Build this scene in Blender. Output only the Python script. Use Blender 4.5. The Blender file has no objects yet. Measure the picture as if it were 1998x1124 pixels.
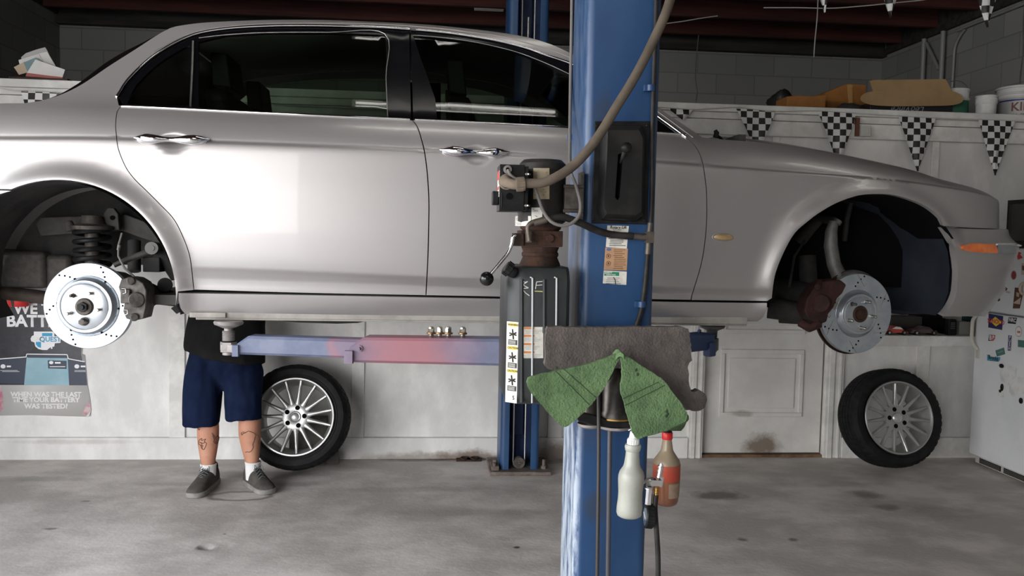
import bpy, bmesh, math, random
from math import sin, cos, tan, pi, radians, sqrt, atan2, hypot, exp
from mathutils import Vector, Matrix, Euler, noise
from mathutils.geometry import delaunay_2d_cdt
from mathutils.bvhtree import BVHTree
random.seed(11)
V = Vector
SC = bpy.context.scene
COL = SC.collection

# ------------------------------------------------------------------ camera
FPX, PCX, PCY = 1650.0, 999.0, 562.0
YAW, PITCH, ROLL, CAMH = radians(5.1), radians(-3.43), radians(1.2), 1.5
C_O = V((0, 0, CAMH))
C_F = V((sin(YAW)*cos(PITCH), cos(YAW)*cos(PITCH), sin(PITCH)))
_r = V((cos(YAW), -sin(YAW), 0)); _u = _r.cross(C_F)
C_R = _r*cos(ROLL) + _u*sin(ROLL)
C_U = -_r*sin(ROLL) + _u*cos(ROLL)
cam_d = bpy.data.cameras.new('camera'); cam = bpy.data.objects.new('camera', cam_d); COL.objects.link(cam)
cam_d.sensor_width = 36; cam_d.lens = 36*FPX/1998; cam_d.clip_start = .05; cam_d.clip_end = 200
cam.matrix_world = Matrix(((C_R.x, C_U.x, -C_F.x, 0), (C_R.y, C_U.y, -C_F.y, 0), (C_R.z, C_U.z, -C_F.z, CAMH), (0, 0, 0, 1)))
SC.camera = cam

# survey helpers: read a measured direction and give the point on a real plane of the place
def ray(px, py): return C_F + C_R*((px-PCX)/FPX) + C_U*((PCY-py)/FPX)
def onY(px, py, Y): d = ray(px, py); return C_O + d*((Y-C_O.y)/d.y)
def onX(px, py, X): d = ray(px, py); return C_O + d*((X-C_O.x)/d.x)
def onZ(px, py, Z): d = ray(px, py); return C_O + d*((Z-C_O.z)/d.z)
def proj(P):
    d = P-C_O; z = d.dot(C_F)
    return PCX+FPX*d.dot(C_R)/z, PCY-FPX*d.dot(C_U)/z

# ------------------------------------------------------------------ mesh builder
class MB:
    def __init__(s): s.v = []; s.f = []; s.m = []; s.cur = 0
    def add(s, vs, fs, m=None):
        b = len(s.v); s.v += [V(p) for p in vs]
        for f in fs: s.f.append([b+i for i in f]); s.m.append(s.cur if m is None else m)
        return s
    def box(s, a, b, m=None):
        x0, y0, z0 = a; x1, y1, z1 = b
        vs = [(x0,y0,z0),(x1,y0,z0),(x1,y1,z0),(x0,y1,z0),(x0,y0,z1),(x1,y0,z1),(x1,y1,z1),(x0,y1,z1)]
        return s.add(vs, [(0,3,2,1),(4,5,6,7),(0,1,5,4),(1,2,6,5),(2,3,7,6),(3,0,4,7)], m)
    def obox(s, c, ax, h, m=None):
        c = V(c); X, Y, Z = [V(a).normalized()*k for a, k in zip(ax, h)]
        vs = [c-X-Y-Z, c+X-Y-Z, c+X+Y-Z, c-X+Y-Z, c-X-Y+Z, c+X-Y+Z, c+X+Y+Z, c-X+Y+Z]
        return s.add(vs, [(0,3,2,1),(4,5,6,7),(0,1,5,4),(1,2,6,5),(2,3,7,6),(3,0,4,7)], m)
    def cyl(s, p0, p1, r0, r1=None, n=20, m=None, caps=True):
        return s.tube([p0, p1], [r0, r0 if r1 is None else r1], n, m, caps)
    def tube(s, path, r, n=12, m=None, caps=True, flat=None):
        path = [V(p) for p in path]; k = len(path)
        rs = r if isinstance(r, (list, tuple)) else [r]*k
        t0 = (path[1]-path[0]).normalized()
        ref = V((0,0,1)) if abs(t0.z) < .9 else V((1,0,0))
        nrm = (ref - t0*ref.dot(t0)).normalized()
        vs = []
        for i in range(k):
            t = (path[min(i+1,k-1)]-path[max(i-1,0)])
            t = t.normalized() if t.length > 1e-9 else t0
            nrm = (nrm - t*nrm.dot(t)); nrm = nrm.normalized() if nrm.length > 1e-6 else t.orthogonal().normalized()
            b = t.cross(nrm)
            for j in range(n):
                a = 2*pi*j/n
                vs.append(path[i] + nrm*(cos(a)*rs[i]) + b*(sin(a)*rs[i]*(flat or 1)))
        fs = [(i*n+j, i*n+(j+1)%n, (i+1)*n+(j+1)%n, (i+1)*n+j) for i in range(k-1) for j in range(n)]
        if caps: fs += [tuple(reversed(range(n))), tuple(range((k-1)*n, k*n))]
        return s.add(vs, fs, m)
    def lathe(s, prof, o=(0,0,0), axis=(0,0,1), n=32, m=None, ms=None, wob=None):
        o = V(o); a = V(axis).normalized(); x = a.orthogonal().normalized()
        if abs(a.x) < .9: x = (V((1,0,0)) - a*a.x).normalized()
        y = a.cross(x); vs = []; k = len(prof)
        for i, (r, h) in enumerate(prof):
            for j in range(n):
                t = 2*pi*j/n; rr = max(r, 1e-5)
                if wob: rr = wob(i, j, rr)
                vs.append(o + a*h + x*(cos(t)*rr) + y*(sin(t)*rr))
        b = len(s.v); s.v += vs
        for i in range(k-1):
            for j in range(n):
                s.f.append([b+i*n+j, b+i*n+(j+1)%n, b+(i+1)*n+(j+1)%n, b+(i+1)*n+j])
                s.m.append(ms[i] if ms else (s.cur if m is None else m))
        return s
    def prism(s, poly, o, xd, yd, dep, m=None):
        o, xd, yd, dep = V(o), V(xd), V(yd), V(dep); n = len(poly)
        a = [o+xd*p[0]+yd*p[1] for p in poly]; vs = a+[p+dep for p in a]
        return s.add(vs, [tuple(range(n)), tuple(reversed(range(n, 2*n)))]+[(i, n+i, n+(i+1)%n, (i+1)%n) for i in range(n)], m)
    def grid(s, rows, m=None, closed=False):
        R = len(rows); Cn = len(rows[0]); vs = [p for r in rows for p in r]
        fs = [(i*Cn+j, i*Cn+(j+1)%Cn, (i+1)*Cn+(j+1)%Cn, (i+1)*Cn+j) for i in range(R-1) for j in range(Cn if closed else Cn-1)]
        return s.add(vs, fs, m)
    def ell(s, c, r, n=16, k=10, m=None):
        c = V(c); prof = []
        rows = [[c+V((r[0]*sin(pi*i/k)*cos(2*pi*j/n), r[1]*sin(pi*i/k)*sin(2*pi*j/n), r[2]*cos(pi*i/k))) for j in range(n)] for i in range(k+1)]
        return s.grid(rows, m, True)
    def text(s, st, o, xd, yd, size, m=None, bold=0.0, shear=0.0, align='CENTER', ext=0.0, spacing=1.0):
        cu = bpy.data.curves.new('t', 'FONT'); cu.body = st; cu.size = size; cu.offset = bold*size; cu.shear = shear
        cu.align_x = align; cu.align_y = 'CENTER'; cu.resolution_u = 3; cu.space_character = spacing
        ob = bpy.data.objects.new('t', cu); COL.objects.link(ob)
        dg = bpy.context.evaluated_depsgraph_get(); dg.update()
        me = ob.evaluated_get(dg).to_mesh()
        o, xd, yd = V(o), V(xd).normalized(), V(yd).normalized()
        s.add([o+xd*p.co.x+yd*p.co.y for p in me.vertices], [tuple(p.vertices) for p in me.polygons], m)
        ob.evaluated_get(dg).to_mesh_clear()
        bpy.data.objects.remove(ob); bpy.data.curves.remove(cu)
        return s

OFF = {}
def build(mb, name, mats, parent=None, ang=40, bevel=0, local=False, recalc=True, vnorm=None, label=None, seg=2):
    mats = mats if isinstance(mats, (list, tuple)) else [mats]
    if parent is not None: off = V((0,0,0)) if local else OFF[parent.name]
    elif local: off = V((0,0,0))
    else:
        lo = V((min(p.x for p in mb.v), min(p.y for p in mb.v), min(p.z for p in mb.v)))
        hi = V((max(p.x for p in mb.v), max(p.y for p in mb.v), max(p.z for p in mb.v)))
        off = V(((lo.x+hi.x)/2, (lo.y+hi.y)/2, lo.z))
    me = bpy.data.meshes.new(name)
    me.from_pydata([p-off for p in mb.v], [], mb.f)
    for mt in mats: me.materials.append(mt)
    me.polygons.foreach_set('material_index', mb.m)
    if recalc:
        bm = bmesh.new(); bm.from_mesh(me); bmesh.ops.recalc_face_normals(bm, faces=bm.faces); bm.to_mesh(me); bm.free()
    me.polygons.foreach_set('use_smooth', [True]*len(me.polygons))
    if ang: me.set_sharp_from_angle(angle=radians(ang))
    me.update()
    ob = bpy.data.objects.new(name, me); COL.objects.link(ob)
    if parent is not None: ob.parent = parent; OFF[ob.name] = V((0,0,0)) if local else off.copy()
    else: ob.location = off; OFF[ob.name] = off.copy()
    # children keep the coordinates of their parent mesh
    if vnorm: me.normals_split_custom_set_from_vertices(vnorm)
    if bevel:
        b = ob.modifiers.new('b', 'BEVEL'); b.width = bevel; b.segments = seg; b.limit_method = 'ANGLE'; b.angle_limit = radians(40)
    if label: ob['label'] = label
    return ob
def tag(o, label, cat, group=None, kind=None):
    o['label'] = label; o['category'] = cat
    if group: o['group'] = group
    if kind: o['kind'] = kind
    return o
def thing(name, label, cat, loc, group=None, rot=None):
    o = bpy.data.objects.new(name, None); COL.objects.link(o); o.empty_display_size = .05
    o.location = loc; OFF[o.name] = V(loc)
    if rot: o.rotation_euler = rot
    return tag(o, label, cat, group)
def struct(mb, name, mats, **k):
    o = build(mb, name, mats, **k); o['kind'] = 'structure'; return o
def sub(mb, name, mats, parent, **k):          # sub-part of a mesh part: same frame as its parent
    return build(mb, name, mats, parent=parent, **k)
def dup(root, loc=None, rot=None, label=None):
    def cp(o, par):
        c = o.copy(); COL.objects.link(c)
        if par is not None: c.parent = par
        for ch in [x for x in bpy.data.objects if x.parent == o]: cp(ch, c)
        return c
    r = cp(root, None)
    if loc is not None: r.location = loc
    if rot is not None: r.rotation_euler = rot
    if label: r['label'] = label
    return r

def crv(pts, step=8.0, closed=False):          # Catmull-Rom through points, about `step` apart
    P = [V(p) for p in pts]; n = len(P); out = []
    for i in range(n if closed else n-1):
        if closed: a, b, c, d = P[(i-1)%n], P[i], P[(i+1)%n], P[(i+2)%n]
        else: a, b, c, d = P[max(i-1,0)], P[i], P[i+1], P[min(i+2,n-1)]
        k = max(1, int(math.ceil((c-b).length/step)))
        for j in range(k):
            t = j/k
            out.append(.5*((2*b)+(c-a)*t+(2*a-5*b+4*c-d)*t*t+(3*b-a-3*c+d)*t**3))
    if not closed: out.append(P[-1])
    return out
def inpoly(x, y, poly):
    c = False; j = len(poly)-1
    for i in range(len(poly)):
        xi, yi = poly[i]; xj, yj = poly[j]
        if (yi > y) != (yj > y) and x < (xj-xi)*(y-yi)/(yj-yi)+xi: c = not c
        j = i
    return c
def segd(x, y, poly, closed=True):
    best = 1e9; n = len(poly)
    for i in range(n if closed else n-1):
        ax, ay = poly[i]; bx, by = poly[(i+1)%n]; dx, dy = bx-ax, by-ay; L = dx*dx+dy*dy
        t = 0 if L == 0 else max(0, min(1, ((x-ax)*dx+(y-ay)*dy)/L))
        h = hypot(x-ax-t*dx, y-ay-t*dy)
        if h < best: best = h
    return best
def cdt(outline, gx, gy, holes=(), extra=(), cand=None):  # fill a 2-D outline with an even triangle net
    outline = [tuple(p) for p in outline]; holes = [[tuple(p) for p in h] for h in holes]
    vs = list(outline); ed = [(i, (i+1)%len(outline)) for i in range(len(outline))]
    for h in holes:
        b = len(vs); vs += h; ed += [(b+i, b+(i+1)%len(h)) for i in range(len(h))]
    xs = [p[0] for p in outline]; ys = [p[1] for p in outline]
    own = cand is not None; cand = list(cand or [])
    ny = max(1, int((max(ys)-min(ys))/gy)); nx = max(1, int((max(xs)-min(xs))/gx))
    for j in range(0 if own else ny+1):
        for i in range(nx+1): cand.append((min(xs)+(i+.5*(j%2))*gx, min(ys)+j*gy))
    cand += list(extra); lim = .005 if own else .45*min(gx, gy)
    for p in cand:
        if inpoly(p[0], p[1], outline) and segd(p[0], p[1], outline) > lim and not any(inpoly(p[0], p[1], h) or segd(p[0], p[1], h) < lim for h in holes): vs.append(p)
    r = delaunay_2d_cdt([V(p) for p in vs], ed, [], 0, 1e-6)
    ov, of = r[0], r[2]; fs = []
    for f in of:
        cx = sum(ov[i].x for i in f)/len(f); cy = sum(ov[i].y for i in f)/len(f)
        if inpoly(cx, cy, outline) and not any(inpoly(cx, cy, h) for h in holes): fs.append(list(f))
    return [(p.x, p.y) for p in ov], fs
def bedges(fs):
    c = {}
    for f in fs:
        for i in range(len(f)):
            a, b = f[i], f[(i+1)%len(f)]; c[(min(a,b), max(a,b))] = c.get((min(a,b), max(a,b)), 0)+1
    return [e for e in c if c[e] == 1]

# ------------------------------------------------------------------ materials
def mat(name, col, rough=.5, metal=0.0, col2=None, sc=6.0, det=6.0, lo=.42, hi=.62, bump=0.0, bsc=60.0, coat=0.0, croug=.05,
        trans=0.0, emis=None, es=0.0, spec=.5, stretch=(1,1,1), rvar=0.0, sheen=0.0, aniso=0.0, ior=1.45):
    m = bpy.data.materials.new(name); m.use_nodes = True
    nt = m.node_tree; N = nt.nodes; L = nt.links; b = N['Principled BSDF']
    b.inputs['Base Color'].default_value = (*col, 1); b.inputs['Roughness'].default_value = rough; b.inputs['Metallic'].default_value = metal
    b.inputs['Coat Weight'].default_value = coat; b.inputs['Coat Roughness'].default_value = croug
    b.inputs['Transmission Weight'].default_value = trans; b.inputs['Specular IOR Level'].default_value = spec; b.inputs['IOR'].default_value = ior
    b.inputs['Sheen Weight'].default_value = sheen
    if emis: b.inputs['Emission Color'].default_value = (*emis, 1); b.inputs['Emission Strength'].default_value = es
    tc = N.new('ShaderNodeTexCoord'); mp = N.new('ShaderNodeMapping'); mp.inputs['Scale'].default_value = stretch
    L.new(tc.outputs['Object'], mp.inputs['Vector'])
    if col2:
        nz = N.new('ShaderNodeTexNoise'); nz.inputs['Scale'].default_value = sc; nz.inputs['Detail'].default_value = det; nz.inputs['Roughness'].default_value = .62
        rp = N.new('ShaderNodeValToRGB'); rp.color_ramp.elements[0].position = lo; rp.color_ramp.elements[1].position = hi
        rp.color_ramp.elements[0].color = (*col, 1); rp.color_ramp.elements[1].color = (*col2, 1)
        L.new(mp.outputs[0], nz.inputs['Vector']); L.new(nz.outputs['Fac'], rp.inputs[0]); L.new(rp.outputs[0], b.inputs['Base Color'])
        if rvar:
            mr = N.new('ShaderNodeMapRange'); mr.inputs['To Min'].default_value = rough-rvar; mr.inputs['To Max'].default_value = rough+rvar
            L.new(nz.outputs['Fac'], mr.inputs[0]); L.new(mr.outputs[0], b.inputs['Roughness'])
    if bump:
        nb = N.new('ShaderNodeTexNoise'); nb.inputs['Scale'].default_value = bsc; nb.inputs['Detail'].default_value = 4
        bp = N.new('ShaderNodeBump'); bp.inputs['Strength'].default_value = bump; bp.inputs['Distance'].default_value = .01
        L.new(mp.outputs[0], nb.inputs['Vector']); L.new(nb.outputs['Fac'], bp.inputs['Height']); L.new(bp.outputs[0], b.inputs['Normal'])
    return m
def nodes(m): return m.node_tree.nodes, m.node_tree.links, m.node_tree.nodes['Principled BSDF']
def stain_and_shade(m, spots, col):      # dirt, and painted shade in the floor holes, at places of the room: (x, y, z, rx, ry, rz, strength)
    N, L, b = nodes(m); geo = N.new('ShaderNodeNewGeometry')
    src = b.inputs['Base Color'].links[0].from_socket if b.inputs['Base Color'].links else None
    nz = N.new('ShaderNodeTexNoise'); nz.inputs['Scale'].default_value = 9; nz.inputs['Detail'].default_value = 7; nz.inputs['Roughness'].default_value = .7
    L.new(geo.outputs['Position'], nz.inputs['Vector'])
    cur = src
    for (x, y, z, rx, ry, rz, st) in spots:
        s1 = N.new('ShaderNodeVectorMath'); s1.operation = 'SUBTRACT'; s1.inputs[1].default_value = (x, y, z); L.new(geo.outputs['Position'], s1.inputs[0])
        s2 = N.new('ShaderNodeVectorMath'); s2.operation = 'DIVIDE'; s2.inputs[1].default_value = (rx, ry, rz); L.new(s1.outputs[0], s2.inputs[0])
        ln = N.new('ShaderNodeVectorMath'); ln.operation = 'LENGTH'; L.new(s2.outputs[0], ln.inputs[0])
        ad = N.new('ShaderNodeMath'); ad.operation = 'MULTIPLY_ADD'; ad.inputs[1].default_value = 1.6; L.new(nz.outputs['Fac'], ad.inputs[0]); L.new(ln.outputs['Value'], ad.inputs[2])
        mr = N.new('ShaderNodeMapRange'); mr.inputs['From Min'].default_value = 1.85; mr.inputs['From Max'].default_value = 1.25
        mr.inputs['To Min'].default_value = 0; mr.inputs['To Max'].default_value = st; L.new(ad.outputs[0], mr.inputs[0])
        mx = N.new('ShaderNodeMixRGB'); mx.inputs[2].default_value = (*col, 1); L.new(mr.outputs[0], mx.inputs[0])
        if cur is not None: L.new(cur, mx.inputs[1])
        else: mx.inputs[1].default_value = b.inputs['Base Color'].default_value
        cur = mx.outputs[0]
    L.new(cur, b.inputs['Base Color'])

WHITEW = mat('white_wall_paint', (.66,.65,.62), .55, col2=(.78,.77,.74), sc=2.2, bump=.08, bsc=25, stretch=(1,1,1.6))
WHITET = mat('white_trim_paint', (.62,.61,.58), .5, col2=(.80,.79,.76), sc=5, bump=.08, bsc=40)
BLACK = mat('black_plastic', (.007,.007,.008), .45, col2=(.016,.0155,.015), sc=18, bump=.05, bsc=200, spec=.25)
MATTE = mat('matte_black', (.004,.004,.0045), .9, spec=.1)
RUB = mat('black_rubber', (.010,.010,.011), .65, spec=.25, col2=(.018,.018,.018), sc=20, bump=.05, bsc=150)
STEEL = mat('bare_steel', (.42,.41,.39), .36, 1, col2=(.30,.28,.26), sc=20, rvar=.1)
CHROME = mat('chrome', (.82,.82,.83), .06, 1)
DIRTM = mat('dirty_metal', (.065,.058,.052), .6, .4, col2=(.13,.11,.092), sc=22, bump=.2, bsc=60)
RUST = mat('rusty_brown', (.055,.028,.020), .8, .1, spec=.2, col2=(.026,.018,.015), sc=25, bump=.3, bsc=70)
BLUE = mat('blue_lift_paint', (.013,.050,.135), .42, col2=(.022,.070,.170), sc=3.2, bump=.04, bsc=30, stretch=(1,1,.5), rvar=.08, coat=.15, croug=.3)
BLUED = mat('dark_blue_paint', (.012,.03,.10), .5, col2=(.02,.05,.15), sc=6)
GREYC = mat('grey_cable', (.16,.15,.14), .6)
WHITE = mat('white_plastic', (.75,.75,.73), .4, col2=(.62,.61,.58), sc=8)
PAPER = mat('paper', (.80,.79,.76), .8, col2=(.70,.69,.66), sc=5)
INK = mat('black_ink', (.02,.02,.022), .6)
# ------------------------------------------------------------------ the room
WY = 5.66                      # face of the white partition
XL, XR, YF, YB, ZC = -3.6, 4.55, -2.4, 8.5, 3.78
FLOORM = mat('concrete_floor', (.46,.42,.39), .6, col2=(.68,.625,.585), sc=2.4, det=12, lo=.42, hi=.61, bump=.16, bsc=45, stretch=(.9,1.25,1), rvar=.12)
P0 = lambda x, y: onZ(x, y, 0)
fs_ = []
for (x, y, rx, ry, st) in [(1400,966,.20,.10,.75),(1690,965,.12,.1,.5),(1730,990,.09,.07,.5),(1650,945,.22,.08,.3),(1448,1053,.035,.03,.8),(1548,1053,.035,.03,.8),(500,925,.5,.09,.35),(420,955,.3,.06,.3),
                         (560,945,.25,.06,.35),(1820,1000,.3,.15,.25),(800,955,.6,.06,.25),(900,1000,.5,.08,.22),(820,897,.28,.06,.6),(900,895,.25,.07,.75),(1050,900,.2,.08,.6),(60,935,.4,.07,.3),(330,945,.3,.05,.2),(96,1032,.05,.02,.7),(403,1067,.022,.022,1.4),(1008,1067,.024,.022,1.4),(168,978,.03,.012,.8),(438,1042,.012,.008,.9)]:  # the spots at the two chipped holes paint their inner shade
    p = P0(x, y); fs_.append((p.x, p.y, 0, rx, ry, .2, st))
stain_and_shade(FLOORM, fs_, (.085,.072,.063))
def add_wet_ring(m, cx, cy, rx, ry):
    N, L, b = nodes(m); geo = N.new('ShaderNodeNewGeometry'); src = b.inputs['Base Color'].links[0].from_socket
    a = N.new('ShaderNodeVectorMath'); a.operation = 'SUBTRACT'; a.inputs[1].default_value = (cx, cy, 0); L.new(geo.outputs['Position'], a.inputs[0])
    d = N.new('ShaderNodeVectorMath'); d.operation = 'DIVIDE'; d.inputs[1].default_value = (rx, ry, .3); L.new(a.outputs[0], d.inputs[0])
    l = N.new('ShaderNodeVectorMath'); l.operation = 'LENGTH'; L.new(d.outputs[0], l.inputs[0])
    nz = N.new('ShaderNodeTexNoise'); nz.inputs['Scale'].default_value = 7; L.new(geo.outputs['Position'], nz.inputs['Vector'])
    s = N.new('ShaderNodeMath'); s.operation = 'MULTIPLY_ADD'; s.inputs[1].default_value = .7; L.new(nz.outputs['Fac'], s.inputs[0]); L.new(l.outputs['Value'], s.inputs[2])
    s2 = N.new('ShaderNodeMath'); s2.operation = 'SUBTRACT'; s2.inputs[1].default_value = 1.3; L.new(s.outputs[0], s2.inputs[0])
    ab = N.new('ShaderNodeMath'); ab.operation = 'ABSOLUTE'; L.new(s2.outputs[0], ab.inputs[0])
    mr = N.new('ShaderNodeMapRange'); mr.inputs['From Min'].default_value = .24; mr.inputs['From Max'].default_value = .05; mr.inputs['To Max'].default_value = .7; L.new(ab.outputs[0], mr.inputs[0])
    mx = N.new('ShaderNodeMixRGB'); mx.inputs[2].default_value = (.09,.08,.075, 1); L.new(mr.outputs[0], mx.inputs[0]); L.new(src, mx.inputs[1]); L.new(mx.outputs[0], b.inputs['Base Color'])
p = P0(472, 968); add_wet_ring(FLOORM, p.x, p.y, .17, .085)
# floor slab with two chipped holes (real dips)
def floor_mesh():
    mb = MB()
    def dip(x, y):
        z = 0
        for (px, py, r, dp) in [(402,1067,.022,.03),(425,1065,.05,.006),(1008,1067,.02,.03),(1030,1064,.05,.006)]:
            c = P0(px, py); d = hypot((x-c.x), (y-c.y)*1.0)/r
            if d < 1.6: z -= dp*max(0, 1-(d/1.6)**2)
        return z
    xs = [XL-.1, -3, -2.4, -1.8]+[-1.35+.015*i for i in range(30)]+[-.7,-.5,-.2]+[-.06+.015*i for i in range(20)]+[.5,.9,1.4,2,2.6,3.2,3.8,XR+.1]
    c = P0(402,1067).y
    ys = [YF-.1,-1.5,-.5,.5,1.4,2.2,2.8]+[c-.2+.015*i for i in range(28)]+[4.2,4.8,5.4,6.2,7.2,YB+.1]
    xs = sorted(xs); ys = sorted(ys)
    return mb.grid([[(x, y, dip(x, y)) for x in xs] for y in ys])
fl = floor_mesh(); o = struct(fl, 'floor', FLOORM, ang=60, recalc=False)
if fl and o.data.polygons[0].normal.z < 0: o.data.flip_normals()

BLOCK = mat('grey_block_paint', (.26,.26,.25), .8, bump=.1, bsc=40)
def blockwall(m, axis):
    N, L, b = nodes(m); tc = N.new('ShaderNodeNewGeometry'); sp = N.new('ShaderNodeSeparateXYZ'); L.new(tc.outputs['Position'], sp.inputs[0])
    cb = N.new('ShaderNodeCombineXYZ'); L.new(sp.outputs[axis], cb.inputs[0]); L.new(sp.outputs[2], cb.inputs[1])
    bk = N.new('ShaderNodeTexBrick'); bk.inputs['Scale'].default_value = 1; bk.inputs['Brick Width'].default_value = .4; bk.inputs['Row Height'].default_value = .2; bk.inputs['Mortar Size'].default_value = .006
    bk.inputs['Color1'].default_value = (.30,.30,.29,1); bk.inputs['Color2'].default_value = (.25,.25,.24,1); bk.inputs['Mortar'].default_value = (.20,.20,.195,1)
    L.new(cb.outputs[0], bk.inputs['Vector']); L.new(bk.outputs['Color'], b.inputs['Base Color'])
    bp = N.new('ShaderNodeBump'); bp.inputs['Strength'].default_value = .25; bp.inputs['Distance'].default_value = .006; bp.invert = True
    L.new(bk.outputs['Fac'], bp.inputs['Height']); L.new(bp.outputs[0], b.inputs['Normal'])
blockwall(BLOCK, 0)
BLOCK2 = mat('grey_block_paint_side', (.30,.30,.29), .8); blockwall(BLOCK2, 1)
struct(MB().box((XL-.15,YB,0),(XR+.15,YB+.15,ZC)), 'wall_back', BLOCK)
struct(MB().box((XR,YF,0),(XR+.15,YB,ZC)), 'wall_right', BLOCK2)
m_ = MB(); OYa, OYb, OZ = -2.3, 3.2, 3.1
m_.box((XL-.15,YF,0),(XL,OYa,ZC)); m_.box((XL-.15,OYb,0),(XL,YB,ZC)); m_.box((XL-.15,OYa,OZ),(XL,OYb,ZC)); struct(m_, 'wall_left', BLOCK2)
m_ = MB(); OXa, OXb = -3.45, -1.5
m_.box((XL-.15,YF-.15,0),(OXa,YF,ZC)); m_.box((OXb,YF-.15,0),(XR+.15,YF,ZC)); m_.box((OXa,YF-.15,OZ),(OXb,YF,ZC)); struct(m_, 'wall_front', BLOCK)
DARKW = mat('dark_red_brown_wood', (.085,.024,.018), .85, col2=(.045,.015,.012), sc=3, stretch=(.4,6,6))
PLATE = mat('old_dark_plank', (.045,.04,.036), .8, col2=(.02,.018,.017), sc=3, stretch=(.5,5,5))
struct(MB().box((XL-.15,YF-.15,ZC),(XR+.15,YB+.15,ZC+.12)), 'ceiling', mat('ceiling_boards', (.045,.025,.02), .85, col2=(.025,.014,.012), sc=4, stretch=(.4,4,4)))
k = 0
for y in [-1.8+.62*i for i in range(17)]:
    k += 1; struct(MB().box((XL,y,3.50),(XR,y+.05,ZC)), 'trim_%d' % k, DARKW, bevel=.004)
k += 1; struct(MB().box((XL,YB-.09,3.42),(XR,YB,3.5)).box((XL,YB-.05,3.5),(XR,YB-.001,ZC)), 'trim_%d' % k, PLATE)
k += 1; struct(MB().box((XR-.04,YF,3.44),(XR-.001,YB-.1,3.498)).box((XR-.02,YF,3.50),(XR-.001,YB-.1,ZC)).box((XL+.001,YF,3.50),(XL+.02,YB-.1,ZC)), 'trim_%d' % k, PLATE)
# ground in front of the open doors
struct(MB().box((-16,-16,-.1),(XL-.151,12,-.012)).box((XL-.151,-16,-.1),(12,YF-.151,-.012)), 'floor_outside', mat('driveway', (.32,.31,.295), .8, col2=(.27,.26,.25), sc=1))

# white partition with a recess (ledge) right of the door
DX0, DX1 = onY(1369,760,WY).x, onY(1612,760,WY).x
DZ = 2.0
RX0, RX1, RZ0, RZ1 = DX1+.16, 4.06, .87, 1.42
pz = 2.36; thk = .11; PX1 = XR
m_ = MB()
m_.box((XL,WY,0),(DX0,WY+thk,pz)); m_.box((DX0,WY,DZ),(DX1,WY+thk,pz)); m_.box((DX1,WY,0),(RX0,WY+thk,pz))
m_.box((RX0,WY,0),(RX1,WY+thk,RZ0)); m_.box((RX0,WY,RZ1),(RX1,WY+thk,pz)); m_.box((RX1,WY,0),(PX1,WY+thk,pz))
m_.box((RX0-.02,WY+thk,RZ0-.1),(RX1+.02,WY+.5,RZ0-.0005)); m_.box((RX0-.02,WY+thk,RZ1),(RX1+.02,WY+.5,RZ1+.02)); m_.box((RX0-.02,WY+.5,RZ0-.1),(RX1+.02,WY+.52,RZ1+.02))
m_.box((RX0-.02,WY+thk,RZ0),(RX0,WY+.5,RZ1)); m_.box((RX1,WY+thk,RZ0),(RX1+.02,WY+.5,RZ1))
PART = mat('white_panel_paint', (.64,.63,.61), .5, col2=(.79,.78,.755), sc=2.6, det=9, bump=.06, bsc=25, stretch=(1.4,1,.8))
ps = []
for (x, y, rx, rz, st) in [(1480,880,.16,.08,.75),(1500,862,.10,.05,.5),(1455,820,.12,.03,.4),(820,893,.45,.05,.6),(920,890,.3,.06,.85),(1085,885,.2,.1,.8),(700,640,.03,.3,.2),(640,880,.1,.1,.4),(550,740,.3,.03,.15),(150,860,.5,.02,.25)]:
    q = onY(x, y, WY); ps.append((q.x, WY, q.z, rx, .3, rz, st))
stain_and_shade(PART, ps, (.17,.12,.085))
N, L, b = nodes(PART)
struct(m_, 'wall_partition', PART)
struct(MB().box((XL,WY+.02,pz),(XR,YB,pz+.045)), 'floor_loft', mat('loft_boards', (.16,.14,.12), .8, col2=(.09,.08,.07), sc=4))
# mouldings on the partition
def trimbox(a, b, m=WHITET, bev=.003):
    global k; k += 1
    return struct(MB().box(a, b), 'trim_%d' % k, m, bevel=bev)
trimbox((XL,WY-.055,2.375),(XR,WY+.02,2.425)); trimbox((XL,WY-.028,2.33),(XR,WY,2.375)); trimbox((XL,WY-.038,2.225),(XR,WY,2.325))
def batten(pxa, pxb, py, z0=.14, z1=2.225, d=.016):
    trimbox((onY(pxa,py,WY).x, WY-d, z0), (onY(pxb,py,WY).x, WY, z1), WHITET if random.random() < .6 else WHITEW)
batten(331,362,760); batten(686,711,760); batten(1068,1096,860); batten(1783,1809,760, .14, RZ0-.06); batten(1506,1520,265, 1.6); batten(1816,1830,310, 1.6)
trimbox((RX0,WY-.03,RZ0-.075),(RX1,WY+.1,RZ0-.0008))
# door with casing
ow = .09
for (a, b_) in ((DX0-ow, DX0+.012), (DX1-.012, DX1+.115)):
    mb = MB(); mb.box((a,WY-.022,0),(b_,WY+.02,DZ+ow)); w = b_-a
    mb.box((a+w*.15,WY-.032,0),(a+w*.45,WY-.022,DZ+ow)); mb.box((a+w*.72,WY-.030,0),(a+w*.86,WY-.022,DZ+ow)); k += 1
    struct(mb, 'trim_%d' % k, WHITET, bevel=.003)
trimbox((DX0,WY-.022,DZ),(DX1,WY+.02,DZ+ow))
trimbox((DX0+.01,WY-.005,0),(DX1-.01,WY+.10,.018), mat('brown_sill', (.22,.13,.075), .7, col2=(.12,.07,.04), sc=12))
DOORM = mat('white_door_paint', (.66,.65,.62), .45, col2=(.76,.75,.72), sc=3, bump=.05, bsc=60)
stain_and_shade(DOORM, [(onY(1490,880,WY).x, WY, .07, .17,.3,.10,.85),(onY(1450,825,WY).x, WY, .30, .10,.3,.028,.5)], (.16,.11,.07))
mb = MB(); y0 = WY+.035
mb.box((DX0+.014,y0,.022),(DX1-.014,y0+.04,DZ-.004))
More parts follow.
